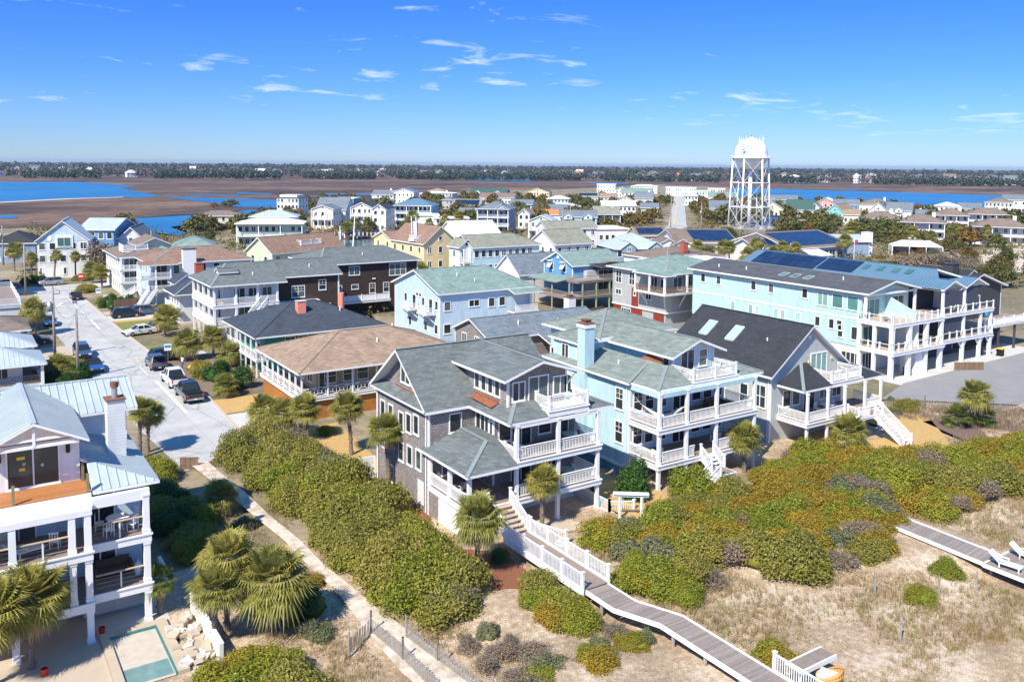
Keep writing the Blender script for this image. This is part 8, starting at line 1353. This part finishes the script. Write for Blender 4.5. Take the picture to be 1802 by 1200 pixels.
# trees between the houses
TR = {}
for k, leaf, n, sz in (('oak', 'leaf_tree', 2600, .30), ('cedar', 'leaf_tree', 2600, .26), ('bare', 'leaf_brown', 1500, .24), ('far', 'leaf_tree', 900, .55)):
    for i in range(3):
        rx, rz_, base = {'oak': (3.4, 3.0, 1.5), 'cedar': (2.4, 4.6, .6), 'bare': (3.2, 3.6, 1.6), 'far': (4.2, 3.4, 1.2)}[k]
        P, N = lumpy(n, rx, rz_, 14, .5, base, (.28, .5)); f = leaf_mesh('crown', P, N, sz, leaf, jit=.6); b = MB(); b.tube([(0, 0, -.2), (.15, .1, base), (.1, .2, base + rz_ * .6)], [.22, .16, .06], 7)
        for j in range(26 if k == 'bare' else 8): a = rs.uniform(0, 6.28); q = rs.uniform(.4, .85) * rx; z1 = base + rz_ * rs.uniform(.35, .95); b.tube([(.12, .1, base * rs.uniform(.5, 1)), (q * .5 * math.cos(a), q * .5 * math.sin(a), (base + z1) / 2), (q * math.cos(a), q * math.sin(a), z1)], [.09, .06, .02], 5, cap=False)
        TR.setdefault(k, []).append((f, b.mesh('trunk', 'bark'), core_mesh(rx * .8, rz_ * .8, leaf, base).mesh('inner_crown', leaf, smooth=True) if k != 'bare' else None))
def tree(kind, x, y, s, label, group=None):
    f, b, c = random.choice(TR[kind]); t = thing({'oak': 'oak_tree', 'cedar': 'cedar_tree', 'bare': 'bare_tree', 'far': 'oak_tree'}[kind], label, 'tree', (x, y, 0), random.uniform(0, 6.28), group); t.scale = (s, s, s * random.uniform(.85, 1.1)); link('crown', f, t); link('trunk', b, t)
    if c: link('inner_crown', c, t)
NEAR_H = [(o.location.x, o.location.y, o.name.split('.')[0].replace('_', ' ')) for o in list(col.objects) if o.parent is None and o.get('category') in ('house', 'building', 'restaurant') and o.location.length < 1000]
FOOT = [(o.location.x, o.location.y, 11.0 if o.location.length > 230 else 9.5) for o in list(col.objects) if o.parent is None and o.get('category') in ('house', 'building', 'restaurant')]
FOOT = [(x, y, r) for x, y, r in FOOT]
def blocked(x, y, pad=0):
    for fx, fy, r in FOOT:
        if (x - fx - r * .25) ** 2 + (y - fy - r * .45) ** 2 < (r * .8 + pad) ** 2: return True
    p = Vector((x, y)) - a_
    if 0 < p.dot(d_) < 640 and abs(p.dot(n_)) < 8: return True
    if abs((y - 203) - (x - 60) * .31) < 9 and 60 < x < 268: return True
    for poly in (CANAL, WATER['river'], WATER['channel']):
        if inside((x, y), poly): return True
    t_ = (x * 293 + y * 256) / 389.1; return abs(x * 256 - y * 293) / 389.1 < 13 and 340 < t_ < 405
rng = random.Random(9); cnt = 0
for _ in range(7000):
    ang = R(rng.uniform(9, 66)); d = rng.uniform(215, 640); x, y = d * math.sin(ang), d * math.cos(ang)
    if d < 300 and ang < R(22): continue
    if not inside((x, y), TOWN) or blocked(x, y): continue
    # woods are densest in the middle distance between canal and river
    if rng.random() > (.85 if d > 330 else .45): continue
    k = 'far' if d > 330 else rng.choice(('oak', 'oak', 'cedar')); nh = min(NEAR_H, key=lambda q: (q[0] - x) ** 2 + (q[1] - y) ** 2)[2]; kn = 'evergreen oak' if k != 'cedar' else 'dark cedar'; tree(k, x, y, rng.uniform(.7, 1.25) * (1.05 if d < 330 else 1.4), kn + ' growing beside the ' + nh, kn + 's beside the ' + nh); cnt += 1
    FOOT.append((x, y - 2, 3.6 if d < 330 else 5.0))
    if cnt > 288: break
for x, y, s, l in ((30.5, 216, 1.5, 'bare brown-crowned tree beside the blue gable house'), (63, 196, 1.2, 'leafless grey tree behind the reddish-brown roof'), (70, 205, 1.3, 'leafless grey tree before the aqua canal house'), (57, 202, 1.2, 'leafless grey tree left of the green gable house'), (76, 215, 1.2, 'leafless grey tree below the sage walls'), (50, 208, 1.0, 'small leafless tree behind the rooftop deck house')): tree('bare', x, y, s, l)
for x, y, s, l in ((97, 345, 1.0, 'round evergreen beside the piling house'), (79, 110, .5, 'small cedar at the pale blue house rear'), (112, 150, .8, 'evergreen behind the slate gable house'), (243, 132, 1.2, 'spreading dark cedar on the sand bank'), (250, 125, 1.1, 'rusty cedar on the sand bank'), (236, 142, .9, 'cedar below the condo shrub bank'), (176, 112, .7, 'yellow-green cedar behind the charcoal chimney'), (186, 108, .8, 'dark cedar at the right edge behind the charcoal house'), (200, 130, .7, 'evergreen between the restaurant and the blue metal roof'), (206, 132, .6, 'palmetto-like evergreen by the restaurant terrace')): tree('cedar' if 'cedar' in l else 'oak', x, y, s, l)
for i, (x, y, r) in enumerate(((210, 128, 4.5), (214, 124, 5), (219, 120, 4))):
    shrub('twig', x, y, 0, r * .8, 'tan dry bush mound behind the blue metal roof', 'tan dry bush mounds')
rng = random.Random(14)
for i in range(46): a = R(rng.uniform(14, 26)); d = rng.uniform(500, 640); x, y = d * math.sin(a), d * math.cos(a); tree('far', x, y, rng.uniform(.7, 1.2), 'low tree on the marsh hummock beyond the channel', 'trees on the marsh hummocks') if not any(inside((x, y), w) for w in WATER.values()) else None
# ---------------------------------------------------------------- dune grass, litter, far woods
def grass(name, label, pts, hgt, blades, m, w=.02):
    n = len(pts) * blades; P = np.repeat(np.asarray(pts, float), blades, 0); a = rs.uniform(0, 6.28, n); ln_ = hgt * rs.uniform(.4, 1.2, n); lean = rs.uniform(.1, .75, n); P[:, 0] += rs.normal(0, .09, n); P[:, 1] += rs.normal(0, .09, n)
    d = np.stack([np.cos(a) * lean, np.sin(a) * lean, np.sqrt(np.maximum(.05, 1 - lean ** 2))], 1) * ln_[:, None]; s = np.stack([-np.sin(a), np.cos(a), np.zeros(n)], 1) * w
    V = np.stack([P - s, P + s, P + d], 1).reshape(-1, 3); me = bpy.data.meshes.new(name); me.vertices.add(3 * n); me.vertices.foreach_set('co', V.ravel()); me.loops.add(3 * n); me.loops.foreach_set('vertex_index', np.arange(3 * n, dtype=np.int32)); me.polygons.add(n); me.polygons.foreach_set('loop_start', np.arange(0, 3 * n, 3, dtype=np.int32)); me.polygons.foreach_set('loop_total', np.full(n, 3, np.int32)); me.materials.append(M[m]); me.update(); me.validate()
    o = link(name, me); tag(o, label, 'grass', kind='stuff')
def scatter(n, x0, x1, y0, y1, ok, z=.12, clump=.5):
    out = []
    while len(out) < n:
        cx, cy = rs.uniform(x0, x1), rs.uniform(y0, y1)
        for _ in range(6):
            x, y = cx + rs.normal(0, clump), cy + rs.normal(0, clump)
            if ok(x, y): out.append((x, y, z))
        
    return out
path = [(16.8, 75.8), (18.8, 77), (19.4, 68), (19.9, 56.5), (20.3, 48), (21.2, 41), (22.0, 34), (19.6, 30), (18.2, 38.5), (18.6, 43), (18.9, 48), (18.7, 57), (17.6, 68)]
def dune_ok(x, y):
    if math.sin(x * .55 + 1.3 * math.sin(y * .31)) + math.sin(y * .62 + 1.1 * math.sin(x * .27 + 2)) + .8 * math.sin(x * .21 - y * .33) < rs.uniform(-1.6, .2): return False
    if inside((x, y), path): return False
    if 31.1 < x < 34.7 and y > 24: return False
    if 55.0 < x < 60.2 and 22 < y < 37: return False
    return True
grass('dune_grass', 'dry tan dune grass and litter across the open sand', scatter(15000, 16.5, 95, 12, 45, dune_ok), .45, 8, 'grass_dry', .013); grass('gold_grass', 'golden-brown grass tufts on the dune', scatter(4500, 16.5, 75, 14, 44, dune_ok, clump=.35), .34, 7, 'grass_gold', .015); grass('path_edge_grass', 'dry grass along the sand path and cottage beds', scatter(1500, 14, 21, 38, 66, dune_ok), .35, 6, 'grass_dry', .016); grass('green_sprouts', 'small yellow-green ground plants on the dune', scatter(3000, 18, 70, 16, 43, dune_ok, clump=.5), .16, 6, 'leaf_green', .028)
def wood(name, label, n, m, d0, d1, hh, a0=-8, a1=76, per=46, sz=2.6):
    a = np.radians(rs.uniform(a0, a1, n)); d = rs.uniform(d0, d1, n); x, y = d * np.sin(a), d * np.cos(a); h = hh * rs.uniform(.75, 1.2, n); r = h * rs.uniform(.25, .42, n); k = np.repeat(np.arange(n), per); v = rs.normal(0, 1, (n * per, 3)); v /= np.linalg.norm(v, axis=1, keepdims=True); v *= rs.uniform(.5, 1, (n * per, 1))
    P = np.stack([x[k] + v[:, 0] * r[k], y[k] + v[:, 1] * r[k], h[k] * .55 + v[:, 2] * h[k] * .45], 1); N = v + np.array([0, 0, .4]); o = link(name, leaf_mesh(name, P, N, sz, m, 1.2, .5)); tag(o, label, 'woodland', kind='stuff')
wood('far_pine_wood', 'dark evergreen wood along the far shore', 1500, 'wood_pine', 1540, 2250, 15); wood('far_bare_wood', 'leafless purple-grey wood behind the far shore', 3000, 'wood_bare', 1520, 2500, 14, per=52); wood('far_ridge_wood', 'blue-green wood on the skyline', 1900, 'wood_pine', 2300, 3200, 21, sz=3.6)
for a0_, a1_, n_w in ((4, 8, 60), (11, 18.5, 170), (20, 24.5, 100), (26, 38, 240), (39.5, 47, 120), (49, 53, 60), (56, 66, 120)): wood('shore_pines', 'dark evergreens standing at the marsh edge of the far shore', n_w, 'wood_pine', 1400, 1500, 12, a0_, a1_, 60)

def undergrowth(n, per, sz):
    out = []; nn = []
    g = random.Random(77); k = 0
    while k < n:
        ang = R(g.uniform(4, 68)); d = g.uniform(120, 680); x, y = d * math.sin(ang), d * math.cos(ang)
        if not inside((x, y), TOWN) or blocked(x, y, -2.5): k += .2; continue
        if d < 215 and (x < 52 or x > 85 or g.random() < .75): k += .2; continue
        k += 1; r = g.uniform(.9, 2.6) * (1 + d / 500); v = rs.normal(0, 1, (per, 3)); v /= np.linalg.norm(v, axis=1, keepdims=True); v[:, 2] = np.abs(v[:, 2]); out.append(np.array([x, y, 0]) + v * np.array([r, r, r * .8]) * rs.uniform(.6, 1.05, (per, 1))); nn.append(v + np.array([0, 0, .4]))
    o = link('undergrowth', leaf_mesh('undergrowth', np.concatenate(out), np.concatenate(nn), sz, 'leaf_tree', 1.3, .5)); tag(o, 'low scrub and bushes filling the gaps between the houses', 'scrub', kind='stuff')
undergrowth(2600, 60, .5)

grass('verge_grass', 'brown dead grass along the fence by the parking lot', scatter(2600, 79, 112, 42, 57, lambda x, y: (not inside((x, y), [(86.5, 57.4), (97.5, 60.1), (134, 61.5), (134, 44), (99.5, 45)]) and not (66 < x < 86 and 44 < y < 56 and x + y < 134)), .25), .55, 8, 'leaf_brown', .02)
# ---------------------------------------------------------------- thin sea haze
hb = bpy.data.objects.new('haze', MB().box(-9200, -320, -1.6, 14200, 14200, 42).mesh('haze', [])); col.objects.link(hb); hb['kind'] = 'stuff'; hb['label'] = 'thin pale sea haze over the marsh and town'
hm = bpy.data.materials.new('haze'); hm.use_nodes = True; hm.node_tree.nodes.clear()
ho = hm.node_tree.nodes.new('ShaderNodeOutputMaterial'); hv = hm.node_tree.nodes.new('ShaderNodeVolumePrincipled'); hv.inputs['Density'].default_value = 0.00007; hv.inputs['Color'].default_value = (0.62, 0.80, 1.0, 1); hv.inputs['Anisotropy'].default_value = 0.2
hm.node_tree.links.new(hv.outputs[0], ho.inputs['Volume']); hb.data.materials.append(hm)
